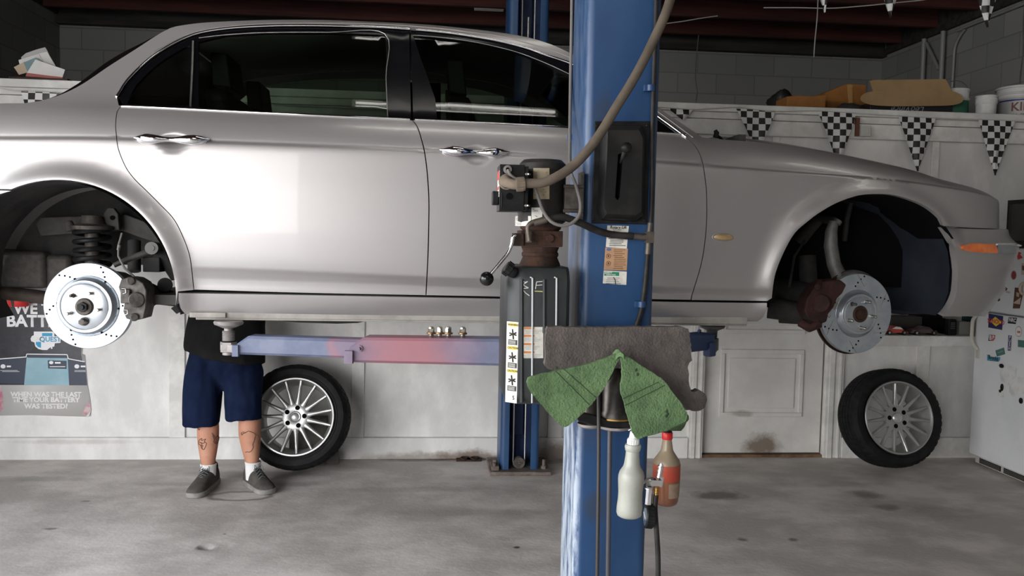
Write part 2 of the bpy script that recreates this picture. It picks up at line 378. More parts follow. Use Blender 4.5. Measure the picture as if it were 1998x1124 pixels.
def doorpanel(x0, x1, z0, z1):
    for t, dd in ((0,.010),(.03,.016),(.055,.006)):
        pass
    for (a0,a1,c0,c1) in ((x0,x1,z0,z0+.03),(x0,x1,z1-.03,z1),(x0,x0+.03,z0+.03,z1-.03),(x1-.03,x1,z0+.03,z1-.03)):
        mb.box((a0,y0-.012,c0),(a1,y0,c1))
    mb.box((x0+.06,y0-.007,z0+.06),(x1-.06,y0,z1-.06))
dx0, dx1 = onY(1407,760,WY).x, onY(1570,760,WY).x
dz0, dz1 = onY(1480,815,WY).z, onY(1480,683,WY).z
doorpanel(dx0, dx1, dz0, dz1); doorpanel(dx0, dx1, dz1+.11, 1.45); doorpanel(dx0, dx1, 1.55, 1.88)
d1 = struct(mb, 'door_1', DOORM, bevel=.004)
kn = MB(); kn.lathe([(0,.07),(.02,.068),(.027,.05),(.022,.03),(.010,.025),(.010,.008),(.024,.006),(.026,0)], (DX1-.08,y0,.93), (0,-1,0), 24); build(kn, 'door_knob', STEEL, d1)
# baseboards (each run between the openings)
for nm, a, b_ in (('baseboard_left', XL, onY(978,880,WY).x-.0), ('baseboard_middle', onY(1050,880,WY).x, DX0-ow-.002), ('baseboard_right', DX1+.117, XR)):
    zt = .145
    struct(MB().box((a,WY-.03,0),(b_,WY,zt)), nm, WHITET if nm == 'baseboard_right' else PART, bevel=.004)

# ------------------------------------------------------------------ light
w = bpy.data.worlds.new('sky'); SC.world = w; w.use_nodes = True
N, L = w.node_tree.nodes, w.node_tree.links; bg = N['Background']
tc = N.new('ShaderNodeTexCoord'); sp = N.new('ShaderNodeSeparateXYZ'); rp = N.new('ShaderNodeValToRGB')
L.new(tc.outputs['Generated'], sp.inputs[0]); L.new(sp.outputs[2], rp.inputs[0]); L.new(rp.outputs[0], bg.inputs['Color'])
e = rp.color_ramp.elements; e[0].position = .0; e[0].color = (1,.975,.945,1); e[1].position = .9; e[1].color = (.74,.84,1,1)
bg.inputs['Strength'].default_value = 5.2
def portal(name, loc, rot, sx, sy):
    l = bpy.data.lights.new(name, 'AREA'); l.shape = 'RECTANGLE'; l.size = sx; l.size_y = sy; l.cycles.is_portal = True
    o = bpy.data.objects.new(name, l); o.location = loc; o.rotation_euler = rot; COL.objects.link(o)
portal('portal_front', ((OXa+OXb)/2, YF-.08, OZ/2), (radians(90),0,0), OXb-OXa, OZ)
portal('portal_side', (XL-.08, (OYa+OYb)/2, OZ/2), (radians(90),0,radians(-90)), OYb-OYa, OZ)
sun = bpy.data.lights.new('sun', 'SUN'); sun.energy = 2.2; sun.angle = radians(3); so = bpy.data.objects.new('sun', sun); COL.objects.link(so)
so.rotation_euler = (radians(38), 0, radians(150))
TUBE = mat('lit_tube', (1,1,1), .3, emis=(1,.97,.90), es=5)
SHEET = mat('white_enamel_sheet', (.8,.8,.78), .35)
def fixture(x, y, z, ln, label, horiz=True, tubes=2, gap=.11):
    t = thing('ceiling_light', label, 'light', (x, y, z), 'strip lights under the roof beams')
    b = MB(); b.box((x-ln/2,y-gap*.9,z+.045),(x+ln/2,y+gap*.9,z+.075)); b.box((x-ln/2,y-.04,z+.075),(x+ln/2,y+.04,3.5 if z > 3 else z+.12)); build(b, 'housing', SHEET, t, bevel=.004)
    for i in range(tubes):
        yy = y-gap/2+gap*i
        build(MB().cyl((x-ln/2+.02,yy,z+.02),(x+ln/2-.02,yy,z+.02),.013,n=14), 'tube', TUBE, t)
        for xx in (x-ln/2, x+ln/2-.02): build(MB().box((xx,yy-.012,z),(xx+.02,yy+.012,z+.05)), 'socket', WHITE, t)
    return t
fixture(.12, 3.16, 3.36, 1.2, 'short twin tube strip light on the ceiling straight above the front door of the car')
fixture(.3, .6, 3.36, 1.5, 'twin tube strip light on the ceiling between the camera and the blue column')
fixture(2.9, 2.3, 3.36, 1.2, 'short twin tube strip light on the ceiling by the front fender of the car')
fixture(1.6, -.9, 3.36, 2.4, 'long twin tube strip light on the ceiling near the entrance')
q = onY(954, 17, 7.6); fixture(q.x, 7.6, q.z, .26, 'tiny lit twin tube lamp high above the loft beside the blue rear lift post', gap=.045)
# ------------------------------------------------------------------ the car
YC, W0 = 4.275, .905
CAR = thing('car', 'silver four door sedan raised on the blue lift with its wheels off', 'car', (.2, YC, 1.17))
NOSE0, NOSEL, TAIL0, TAILL, PE = 1.35, 1.395, -1.75, .76, 2.7
# plan outline of the widest line, from tail centre round the near side to nose centre
_pl = []
def _end(x0, ln, sgn):
    return [(x0+sgn*ln*(sin(t)**(2/PE)), W0*(max(cos(t),0)**(2/PE))) for t in [pi/2*i/60 for i in range(61)]]
tail = _end(TAIL0, TAILL, -1); nose = _end(NOSE0, NOSEL, 1)
_pl = list(reversed(tail))+[(TAIL0+(NOSE0-TAIL0)*i/60, W0+.006*sin(pi*i/60)) for i in range(1,60)]+nose
_us = [0]
for i in range(1, len(_pl)): _us.append(_us[-1]+hypot(_pl[i][0]-_pl[i-1][0], _pl[i][1]-_pl[i-1][1]))
_base = _us[60]-TAIL0                           # so that u equals x along the straight flank
_us = [a-_base for a in _us]
U_TAIL, U_NOSE = _us[0], _us[-1]
import bisect
def _pt(u):
    i = min(max(bisect.bisect_right(_us, u)-1, 0), len(_us)-2); t = (u-_us[i])/max(_us[i+1]-_us[i], 1e-9)
    return (_pl[i][0]+(_pl[i+1][0]-_pl[i][0])*t, _pl[i][1]+(_pl[i+1][1]-_pl[i][1])*t)
def plan(u):
    x, y = _pt(u); a = _pt(max(U_TAIL, u-.02)); b = _pt(min(U_NOSE, u+.02))
    dx, dy = b[0]-a[0], b[1]-a[1]; l = hypot(dx, dy) or 1
    return x, y, -dy/l, dx/l
def pchip(tab):
    xs = [p[0] for p in tab]; ys = [p[1] for p in tab]; n = len(xs)
    d = [(ys[i+1]-ys[i])/(xs[i+1]-xs[i]) for i in range(n-1)]
    m = [d[0]]+[0 if d[i-1]*d[i] <= 0 else 2*d[i-1]*d[i]/(d[i-1]+d[i]) for i in range(1, n-1)]+[d[-1]]
    def f(x):
        if x <= xs[0]: return ys[0]+m[0]*(x-xs[0])
        if x >= xs[-1]: return ys[-1]+m[-1]*(x-xs[-1])
        i = bisect.bisect_right(xs, x)-1; h = xs[i+1]-xs[i]; t = (x-xs[i])/h
        return ys[i]*(1+2*t)*(1-t)**2+h*m[i]*t*(1-t)**2+ys[i+1]*t*t*(3-2*t)+h*m[i+1]*t*t*(t-1)
    return f
OFFT = pchip([(1.05,.15),(1.12,.10),(1.175,.066),(1.22,.050),(1.262,.040),(1.30,.036),(1.325,.026),(1.35,.014),(1.42,.006),(1.52,.001),(1.64,0),(1.75,.003),(1.815,.006),(1.832,.009),(1.842,.019),(1.852,.021),(1.88,.030),(1.92,.050),(1.95,.073),(1.975,.098),(2.0,.122),(2.05,.156),(2.15,.210),(2.27,.262),(2.36,.298),(2.40,.332),(2.44,.41)])
YS = YC-W0
def zat(pts): return pchip([(onY(x, y, YS).x, onY(x, y, YS).z) for x, y in pts])
Z_SW = zat([(0,269),(224,270.5),(400,277),(700,288),(830,294),(1105,306),(1290,316),(1420,326),(1550,336)])
_sw2 = pchip([(1.3,Z_SW(1.3)),(1.9,1.772),(2.3,1.745),(2.6,1.725),(3.6,1.70)])
Z_CR = pchip([(-2.5,1.36),(-1.0,1.348),(1.3,1.302),(3.5,1.30)])
_BL = [(0,202),(150,203),(237,207),(300,209),(500,219),(700,229),(815,234),(1000,243),(1115,249),(1230,256),(1345,263)]
BW = lambda x, y: onY(x, y, YS+.10)
_bt = [(BW(x,y).x, BW(x,y).z) for x, y in _BL]
_bt = [(-2.6,1.90),(-2.1,1.945)]+_bt+[(onY(x,y,yy).x+du, onY(x,y,yy).z) for x, y, yy, du in
      [(1373,269.5,3.49,0),(1450,276,3.49,0),(1520,284,3.5,0),(1600,296.5,3.5,0),(1700,316,3.52,0),(1780,334,3.56,.01),(1850,353,3.60,.03)]]+[(2.62,1.765),(2.80,1.735),(3.2,1.72),(3.6,1.715)]
_bt = sorted(_bt); Z_BL = pchip(_bt)
def zsw(u): return Z_SW(u) if u < 1.3 else min(_sw2(u), Z_BL(u)-.012)
_S, _K, _W, _B = 1.175, 1.335, 1.836, 1.975
def canon(u, z):
    c, s_, b_ = Z_CR(u), zsw(u), Z_BL(u)
    if z < c: return _S+(z-1.175)*(_K-_S)/(c-1.175)
    if z < s_: return _K+(z-c)*(_W-_K)/(s_-c)
    if z < b_: return _W+(z-s_)*(_B-_W)/(b_-s_)
    return _B+z-b_
def uncanon(u, c):
    a, s_, b_ = Z_CR(u), zsw(u), Z_BL(u)
    if c < _K: return 1.175+(c-_S)*(a-1.175)/(_K-_S)
    if c < _W: return a+(c-_K)*(s_-a)/(_W-_K)
    if c < _B: return s_+(c-_W)*(b_-s_)/(_B-_W)
    return b_+c-_B
ROWS = [1.06+.024*i for i in range(10)]+[1.30+.006*i for i in range(11)]+[1.385+.028*i for i in range(15)]+[1.797+.012*i for i in range(2)]+[1.820+.004*i for i in range(11)]+[1.868+.010*i for i in range(12)]+[2.0+.03*i for i in range(16)]
def uzpix(px, py, d=0.0, Yg=None):             # where a measured direction meets the car's own flank
    g = onY(px, py, YS+.03); u, z = g.x, g.z
    for _ in range(12):
        P = S0(u, z, d); a, b_ = proj(P); ex, ey = px-a, py-b_
        if abs(ex)+abs(ey) < .02: break
        h = 2e-3; a1, b1 = proj(S0(u+h, z, d)); a2, b2 = proj(S0(u, z+h, d))
        j11, j21, j12, j22 = (a1-a)/h, (b1-b_)/h, (a2-a)/h, (b2-b_)/h; dt = j11*j22-j12*j21
        if abs(dt) < 1e-6: break
        du = (ex*j22-ey*j12)/dt; dz = (j11*ey-j21*ex)/dt; sc = min(1, .15/max(abs(du), abs(dz), 1e-9)); u += du*sc; z += dz*sc
    return (u, z)
DENTS = []; ARCH = []
def flare(u, z):
    v = 0.0
    for poly, cu, cz, rr in ARCH:
        if hypot(u-cu, z-cz) < rr+.2:
            d = segd(u, z, poly, False); v = max(v, .026*exp(-(d/.048)**2))
    return v
def S0(u, z, d=0.0, far=False, fl=True, tuck=None):
    x, y, nx, ny = plan(u); o = OFFT(canon(u, z))
    if u > 1.6: o = o*1.0
    if fl and ARCH: o -= flare(u, z)
    for (cu, cz, a, b_, dp) in DENTS:
        r = ((u-cu)/a)**2+((z-cz)/b_)**2
        if r < 1: o += dp*(1-r)**2
    o -= d
    X, Wd = x-nx*o, y-ny*o
    return V((X, YC+Wd if far else YC-Wd, z))
BUMP_OFF = pchip([(1.0,.26),(1.12,.185),(1.16,.155),(1.20,.122),(1.26,.080),(1.305,.053),(1.315,.056),(1.36,.042),(1.42,.020),(1.47,.005),(1.505,.0),(1.518,.006),(1.535,.030),(1.565,.052),(1.60,.060),(1.70,.07)])
BUMPDX = .125
def SB(u, z, d=0.0, far=False):                # front bumper: a fuller nose than the fender above it
    x, y, nx, ny = plan(u); o = BUMP_OFF(z); k_ = .18+.82*max(0, nx)**1.2
    x2 = x+BUMPDX*max(0, min(1, (x-1.9)/.8))**1.5
    fl_ = flare(u, z)*.8 if ARCH and u < 2.6 else 0
    o = o*k_+.028*(1-max(0,nx))-d-fl_
    X, Wd = x2-nx*o, y-ny*o
    return V((X, YC+Wd if far else YC-Wd, z))

# wheel arch edges
ra_c = uzpix(118, 581); ra_t = uzpix(118, 352.5); RR = ra_t[1]-ra_c[1]
_rap = [uzpix(118+229*cos(radians(a)), 581-229*sin(radians(a))) for a in range(-4, 130, 3)]
_fap = [uzpix(x, y) for x, y in crv([(1499,600),(1501,587),(1510,529),(1540.5,463),(1571,432.6),(1601,411),(1631,395),(1667.6,382.7),(1698,379.7),(1737,381.8),(1782.6,396),(1813,414),(1837,438.7),(1855,466)], 9)]
_fa2 = []
REAR_ARC = _rap; FRONT_ARC = _fap
# keep the far ends of the rear arch (out of the frame) on the same round
ARCH.append((REAR_ARC, ra_c[0], ra_c[1], RR)); fcu = sum(p[0] for p in FRONT_ARC)/len(FRONT_ARC); ARCH.append((FRONT_ARC, 1.79, 1.30, .42))
for c_, r_ in (((338,277), 0), ((930,302), 0)):
    p_ = uzpix(*c_); DENTS.append((p_[0], p_[1], .075, .040, .018))

PAINT = mat('silver_paint', (.375,.357,.352), .38, .6, coat=.28, croug=.03, col2=(.385,.367,.362), sc=900)
GLASSK = None
def tint_glass(name, tr, f=1.5):
    m = bpy.data.materials.new(name); m.use_nodes = True; N, L = m.node_tree.nodes, m.node_tree.links; N.clear()
    o = N.new('ShaderNodeOutputMaterial'); t = N.new('ShaderNodeBsdfTransparent'); t.inputs[0].default_value = (*tr, 1)
    g = N.new('ShaderNodeBsdfGlossy'); g.inputs['Roughness'].default_value = .01; fr = N.new('ShaderNodeFresnel'); fr.inputs[0].default_value = f
    mx = N.new('ShaderNodeMixShader'); L.new(fr.outputs[0], mx.inputs[0]); L.new(t.outputs[0], mx.inputs[1]); L.new(g.outputs[0], mx.inputs[2]); L.new(mx.outputs[0], o.inputs[0]); return m
TINT = tint_glass('tinted_car_glass', (.33,.39,.33))
GLOSSB = mat('gloss_black', (.003,.003,.004), .18, spec=.22)
WELL = mat('arch_liner', (.020,.020,.021), .85, col2=(.040,.037,.034), sc=7, bump=.15, bsc=90)
WELLD = mat('dark_underbody', (.014,.013,.013), .8, col2=(.03,.027,.024), sc=12)

def vnorm(fn, u, z, d, far):
    h = 4e-3; a = fn(u+h, z, d, far)-fn(u-h, z, d, far); b_ = fn(u, z+h, d, far)-fn(u, z-h, d, far)
    n_ = a.cross(b_); n_ = n_.normalized() if n_.length > 0 else V((0,-1,0))
    return -n_ if far else n_
def panel(name, outline, m, parent, d=0.0, flange=.02, gx=.035, gz=.022, holes=(), fn=None, far=False, extra=(), label=None, shrink=True):
    fn = fn or S0
    cand = None
    if fn is S0 and gx < .04:                   # rows that run along the body's creases
        lo, hi = min(p[0] for p in outline), max(p[0] for p in outline); us = [lo+gx*i for i in range(int((hi-lo)/gx)+2)]
        for (cu, cz, a_, b2, dp) in DENTS:
            if lo < cu < hi: us = [q for q in us if abs(q-cu) > a_*1.2]+[cu+a_*1.2*q/9 for q in range(-9, 10)]
        cand = [(u_, uncanon(u_, c_)) for u_ in us for c_ in ROWS]
        for poly, cu, cz, rr in ARCH:
            for p in poly:
                l = hypot(p[0]-cu, p[1]-cz); cand += [(p[0]+(p[0]-cu)/l*q, p[1]+(p[1]-cz)/l*q) for q in (.012,.026,.042,.060)]
        extra = ()
    pts, fs = cdt(outline, gx, gz, holes, extra, cand)
    vs = [fn(u, z, d, far) for u, z in pts]; ns = [vnorm(fn, u, z, d, far) for u, z in pts]
    mb = MB(); mb.add(vs, fs if not far else [f[::-1] for f in fs]); b0 = len(vs)
    be = bedges(fs); idx = {}
    cx = sum(p[0] for p in pts)/len(pts); cz = sum(p[1] for p in pts)/len(pts)
    for a, b_ in be:
        for q in (a, b_):
            if q not in idx:
                idx[q] = len(mb.v); mb.v.append(vs[q].copy()); mb.v.append(vs[q]-ns[q]*flange); ns += [None, None]
        mb.f.append([idx[a], idx[b_], idx[b_]+1, idx[a]+1]); mb.m.append(0)
    # flange normals: across the edge
    acc = {}
    for a, b_ in be:
        t = (vs[b_]-vs[a]); nn = t.cross(ns[a])
        if nn.length > 1e-9:
            nn.normalize(); mid = (vs[a]+vs[b_])/2
            du, dz = (pts[a][0]+pts[b_][0])/2, (pts[a][1]+pts[b_][1])/2
            # outward test in the flat outline
            tx, tz = pts[b_][0]-pts[a][0], pts[b_][1]-pts[a][1]; l = hypot(tx, tz) or 1
            ox, oz = -tz/l*.001, tx/l*.001
            out = 1 if not any([inpoly(du+ox, dz+oz, outline)]) else -1
            dirv = fn(du+ox*out, dz+oz*out, d, far)-fn(du, dz, d, far)
            if nn.dot(dirv) < 0: nn = -nn
            for q in (a, b_): acc[q] = acc.get(q, V((0,0,0)))+nn
    for q in idx:
        n_ = acc.get(q, ns[q]); n_ = n_.normalized() if n_.length > 0 else ns[q]
        ns[idx[q]] = n_; ns[idx[q]+1] = n_
    # orient faces along their normals
    for i, f in enumerate(mb.f):
        a = mb.v[f[1]]-mb.v[f[0]]; b_ = mb.v[f[2]]-mb.v[f[0]]
        if a.cross(b_).dot(ns[f[0]]) < 0: mb.f[i] = f[::-1]
    return build(mb, name, m, parent, ang=None, recalc=False, vnorm=[tuple(n_) for n_ in ns], label=label)
def px_uz(pts, step=9, d=0): return [uzpix(p.x, p.y, d) for p in crv(pts, step)]
def inset(poly, g):
    n = len(poly); A = sum(poly[i][0]*poly[(i+1)%n][1]-poly[(i+1)%n][0]*poly[i][1] for i in range(n)); s_ = 1 if A > 0 else -1; out = []
    for i in range(n):
        a, b_, c = poly[i-1], poly[i], poly[(i+1)%n]
        n1 = (-(b_[1]-a[1]), b_[0]-a[0]); n2 = (-(c[1]-b_[1]), c[0]-b_[0]); l1 = hypot(*n1) or 1; l2 = hypot(*n2) or 1
        nx, ny = n1[0]/l1+n2[0]/l2, n1[1]/l1+n2[1]/l2; l = hypot(nx, ny) or 1; k_ = min(1.5, 2/max(l, .6)) if l > .3 else 1
        out.append((b_[0]+s_*nx/l*g, b_[1]+s_*ny/l*g))
    return out
def clean(poly, eps=.004):
    out = []
    for p in poly:
        if not out or hypot(p[0]-out[-1][0], p[1]-out[-1][1]) > eps: out.append(p)
    if hypot(out[0][0]-out[-1][0], out[0][1]-out[-1][1]) <= eps: out.pop()
    return out

C_RD = [(237,207),(228.5,217),(225.3,242),(226.7,263),(231,292),(245.6,327),(263,350.5),(285,372),(310,397),(339,428),(357,463),(369,496),(373.5,524),(376.5,552),(378,566)]
C_BG = [(804.5,234),(813.5,246),(821,267),(828,295),(833,331),(836,370),(837,400),(836.5,440),(835,500),(831,577)]
C_FD = [(1339,269.5),(1352,279),(1364.4,298),(1371.6,320),(1376,348.5),(1379,381),(1378.5,440),(1370,508),(1350,577),(1348,586)]
C_BELT_R = [(237,207),(300,209.5),(500,219.5),(700,229),(804.5,234)]
C_BELT_F = [(804.5,234),(1000,243),(1115,249.5),(1230,256),(1339,263)]
L_RD, L_BG, L_FD = px_uz(C_RD), px_uz(C_BG), px_uz(C_FD)
LB_R, LB_F = px_uz(C_BELT_R), px_uz(C_BELT_F)
ZB = lambda u: Z_BL(u)
bot_r = px_uz([(378,566),(600,572.5),(831,577)]); bot_f = px_uz([(831,577),(1100,582),(1348,586)]); bot_q = px_uz([(348,569),(378,566)])
def hand_extra(i):
    cu, cz, a, b_, dp = DENTS[i]; return [(cu+a*1.15*x/8, cz+b_*1.15*y/6) for x in range(-8,9) for y in range(-6,7)]
def rev(a): return list(reversed(a))
rear_door_o = inset(clean(LB_R+L_BG[1:]+rev(bot_r)[1:]+rev(L_RD)[1:-0 or None]), .0022)
front_door_o = inset(clean(LB_F+[(L_FD[0])]+L_FD[1:]+rev(bot_f)[1:]+rev(L_BG)[1:]), .0022)
RDOOR = panel('rear_door', rear_door_o, PAINT, CAR, extra=hand_extra(0))
FDOOR = panel('front_door', front_door_o, PAINT, CAR, extra=hand_extra(1))
# added black shell behind the doors that keeps their gaps dark
ux0, ux1 = -1.05, L_FD[3][0]+.06
panel('gap_backing', [(-1.30+.02*i*0, 1.955) for i in range(1)]+[(x_, ZB(x_)-.012) for x_ in [-1.30+.05*i for i in range(1,54)]]+[(1.40,1.25),(-.98,1.25),(-.985,1.36),(-1.03,1.50),(-1.12,1.62),(-1.22,1.70),(-1.33,1.78)], MATTE, CAR, d=-.019, flange=.005)

# rear quarter with the roof pillar, one smooth piece
C_TOPCH = [(228,189),(236,177),(249,157),(285,121),(320,96),(356,76.5),(391,64),(445,55.5),(516,51),(600,50),(700,52),(778,55.5),(867,63.5),(920,71),(974,80.5),(1027,94),(1063,107),(1116,125),(1170,152),(1230,188),(1287,230),(1339,268)]
C_ROOF = [(78,197),(117,185),(160,164),(213.5,128),(267,94),(305,69),(324,58.5),(341.6,51.6),(391,44.5),(462.6,40.5),(534,38.5),(623,38.5),(700,41),(778,44.5),(849,49),(920,56.5),(974,63),(1027,72),(1073,85.5),(1116,105),(1170,135),(1230,172),(1289,213),(1373,269.5)]
L_TOP, L_ROOF = px_uz(C_TOPCH, 12), px_uz(C_ROOF, 12)
TL = U_TAIL+.01
i_q = min(range(len(L_TOP)), key=lambda i: abs(L_TOP[i][0]-uzpix(391,64)[0]))
deck = [(L_ROOF[0][0], ZB(L_ROOF[0][0]))]
ul = [L_ROOF[0][0]-(L_ROOF[0][0]-TL)*i/26 for i in range(1, 27)]
q_o = [(228.5,217)]
arc_r = [p for p in REAR_ARC]
a_end = REAR_ARC[0]
bump_z = 1.637
arc_up = [p for p in arc_r if p[1] >= bump_z or p[0] > ra_c[0]]
bl = arc_up[-1]
quarter = rev(L_RD)+[uzpix(232,205)]+L_TOP[:1]+L_TOP[1:]
# body side frame = quarter + pillar + roof rail + A pillar
frame_o = quarter+rev(L_ROOF)+[(u_, ZB(u_)) for u_ in ul]+[(TL, 1.75),(TL, bump_z+.003)]+[(TL+(bl[0]-TL)*i/25, bump_z+.003) for i in range(1, 25)]+[(bl[0], bump_z+.003)]+rev([p for p in arc_up if p[1] > bump_z+.004 or p[0] > ra_c[0]])+[uzpix(347.5,569)]
frame_o = clean(frame_o)
panel('body_side', inset(frame_o, .001), PAINT, CAR, gx=.03, gz=.02)
rb = [(bl[0], bump_z-.002)]+[(bl[0]+(TL-bl[0])*i/25, bump_z-.002) for i in range(1,26)]+[(TL,1.45),(TL,1.22)]+[(TL+(ra_c[0]-RR-.01-TL)*i/20, 1.22) for i in range(1,21)]
arcl = [(ra_c[0]-RR*cos(radians(a)), ra_c[1]+RR*sin(radians(a))) for a in range(0, 60, 4)]
arcl = [p for p in arcl if p[1] < bump_z-.01]
panel('rear_bumper', clean(rb+arcl), PAINT, CAR)
# front fender
f_top = [(u_, ZB(u_)-.0005) for u_ in [L_FD[0][0]+.0+(U_NOSE-.012-L_FD[0][0])*i/70 for i in range(0,71)]]
fz = 1.585
def _cross(arc, z, side):
    for i in range(len(arc)-1):
        if (arc[i][1]-z)*(arc[i+1][1]-z) <= 0 and (arc[i][0] > 1.79) == side: return (arc[i][0]+(arc[i+1][0]-arc[i][0])*((z-arc[i][1])/((arc[i+1][1]-arc[i][1]) or 1)), z)
fend_cut = uzpix(1840,441)
arc_f = [p for p in FRONT_ARC if p[0] < fend_cut[0]-.006]
zc = pchip([(fend_cut[0],fend_cut[1]),(fend_cut[0]+.25,1.583),(U_NOSE,1.590)])
fend_o = f_top+[(U_NOSE-.012, 1.66)]+[(U_NOSE-.012+(fend_cut[0]-U_NOSE+.012)*i/30, zc(U_NOSE-.012+(fend_cut[0]-U_NOSE+.012)*i/30)) for i in range(0,31)]+rev([p for p in arc_f if p[1] > uzpix(1498,588)[1]+.004])+[uzpix(1497,588)]+rev(px_uz([(1349,586),(1497,588)]))[1:]+rev(L_FD)[1:]
panel('front_fender', inset(clean(fend_o), .0015), PAINT, CAR, gx=.03, gz=.018)
# front bumper
C_BA = [(1840,443),(1855,466),(1864,490),(1869,526),(1866,572),(1855,599),(1840,617.5)]
def uzb(px, py):
    g = onY(px, py, 3.5); u, z = g.x, g.z
    for _ in range(14):
        a, b_ = proj(SB(u, z)); ex, ey = px-a, py-b_
        if abs(ex)+abs(ey) < .02: break
        h = 2e-3; a1, b1 = proj(SB(u+h, z)); a2, b2 = proj(SB(u, z+h)); j11, j21, j12, j22 = (a1-a)/h, (b1-b_)/h, (a2-a)/h, (b2-b_)/h; dt = j11*j22-j12*j21
        if abs(dt) < 1e-6: break
        du = (ex*j22-ey*j12)/dt; dz = (j11*ey-j21*ex)/dt; sc = min(1, .1/max(abs(du), abs(dz), 1e-9)); u += du*sc; z += dz*sc
    return (u, z)
L_BA = [uzb(p.x, p.y) for p in crv(C_BA, 8)]
zb0 = L_BA[-1][1]
bz = pchip([(L_BA[-1][0], zb0),(2.45, 1.185),(2.8, 1.165),(U_NOSE,1.16)])
bt_ = pchip([(L_BA[0][0], L_BA[0][1]),(L_BA[0][0]+.15, L_BA[0][1]-.003),(U_NOSE, 1.60)])
ub = [L_BA[0][0]+(U_NOSE-.01-L_BA[0][0])*i/40 for i in range(41)]
ub2 = [L_BA[-1][0]+(U_NOSE-.01-L_BA[-1][0])*i/40 for i in range(41)]
panel('front_bumper', clean([(u_, bt_(u_)) for u_ in ub]+[(u_, bz(u_)) for u_ in rev(ub2)]+rev(L_BA)), PAINT, CAR, fn=SB, gx=.03, gz=.02, flange=.03)
# hood, boot lid and roof close the body across to the far side
def spine_sheet(name, us, xs_, cr, m, k_=10, extra_h=0.0):
    rows = []
    for u_, sx in zip(us, xs_):
        e = S0(u_, ZB(u_), 0); c = V((sx, YC, e.z)); row = []
        for i in range(-k_, k_+1):
            s_ = 1-abs(i)/k_; p = e.lerp(c, s_); y = p.y if i <= 0 else 2*YC-p.y
            row.append((p.x, y, e.z+cr(u_)*(1-(1-s_)**2.2)))
        rows.append(row)
    return build(MB().grid(rows), name, m, CAR, ang=50)
uh = [1.30+(U_NOSE-.01-1.30)*i/50 for i in range(51)]
spine_sheet('hood', uh, [min(S0(u_, ZB(u_)).x, 2.20+.42*max(0,(S0(u_, ZB(u_)).x-2.20)/.5)*.8) for u_ in uh], lambda u_: .085*max(.12, 1-max(0,(u_-1.9)/1.6)**1.5), PAINT)
ut = [TL+(L_ROOF[3][0]+.12-TL)*i/30 for i in range(31)]
spine_sheet('boot_lid', ut, [max(S0(u_, ZB(u_)).x, -2.2) for u_ in ut], lambda u_: .035, PAINT)
def loft_over(name, line, m, crown, ex=2):
    rows = []; n = len(line); P = [S0(u_, z_, -.002) for u_, z_ in line]
    for i in range(n):
        t = P[min(i+1,n-1)]-P[max(i-1,0)]; nn = V((-t.z, 0, t.x)); nn = nn.normalized() if nn.length else V((0,0,1))
        if nn.z < 0: nn = -nn
        c = crown(i/(n-1)); row = []
        for j in range(29):
            s_ = .5-.5*cos(pi*j/28); y = P[i].y+(2*YC-2*P[i].y)*s_; h = c*(1-abs(2*s_-1)**ex)
            row.append(V((P[i].x+nn.x*h, y, P[i].z+nn.z*h)))
        rows.append(row)
    return build(MB().grid(rows), name, m, CAR, ang=50)
i_a = min(range(len(L_ROOF)), key=lambda i: abs(L_ROOF[i][0]-uzpix(324,58.5)[0]) + (9 if L_ROOF[i][1] < 2.2 else 0))
i_w = min(range(len(L_ROOF)), key=lambda i: abs(L_ROOF[i][0]-uzpix(1116,105)[0]))
loft_over('rear_window', L_ROOF[:i_a+1], GLOSSB, lambda t: .012+.060*sin(pi*t)**.8, 9)
loft_over('roof', L_ROOF[i_a:i_w+1], PAINT, lambda t: .035+.02*sin(pi*t))
loft_over('windshield', L_ROOF[i_w:], TINT, lambda t: .035+.09*sin(pi*t))
# far flank of the car, seen only through the glass
farm = MB()
pts, fs = cdt(clean([(TL,1.25)]+[(-1.95,1.25),(-1.95,1.5),(-1.8,1.65),(-1.44,1.72),(-1.1,1.65),(-.98,1.5),(-.95,1.2),(1.33,1.2),(1.36,1.5),(1.5,1.66),(1.78,1.71),(2.05,1.66),(2.2,1.5),(2.22,1.25),(U_NOSE-.01,1.25)]+[(u_,ZB(u_)) for u_ in [U_NOSE-.01-(U_NOSE-.01-L_ROOF[-1][0])*i/20 for i in range(21)]]+rev(L_ROOF)+[(u_,ZB(u_)) for u_ in ul]), .07, .05, holes=[clean(L_TOP+rev(LB_F)[1:]+rev(LB_R)[1:], .02)])
farm.add([S0(u_, z_, 0, True, False) for u_, z_ in pts], fs); build(farm, 'far_body_side', PAINT, CAR, ang=60)
wf_o = clean(L_TOP+rev(LB_F)[1:]+rev(LB_R)[1:], .012)
panel('far_side_window', wf_o, TINT, CAR, d=-.01, flange=.003, gx=.08, gz=.06, far=True)
panel('far_window_pillar', [uzpix(750,60),uzpix(862,64),uzpix(864,236),uzpix(752,231)], GLOSSB, CAR, d=-.02, far=True, gx=.08, gz=.06)
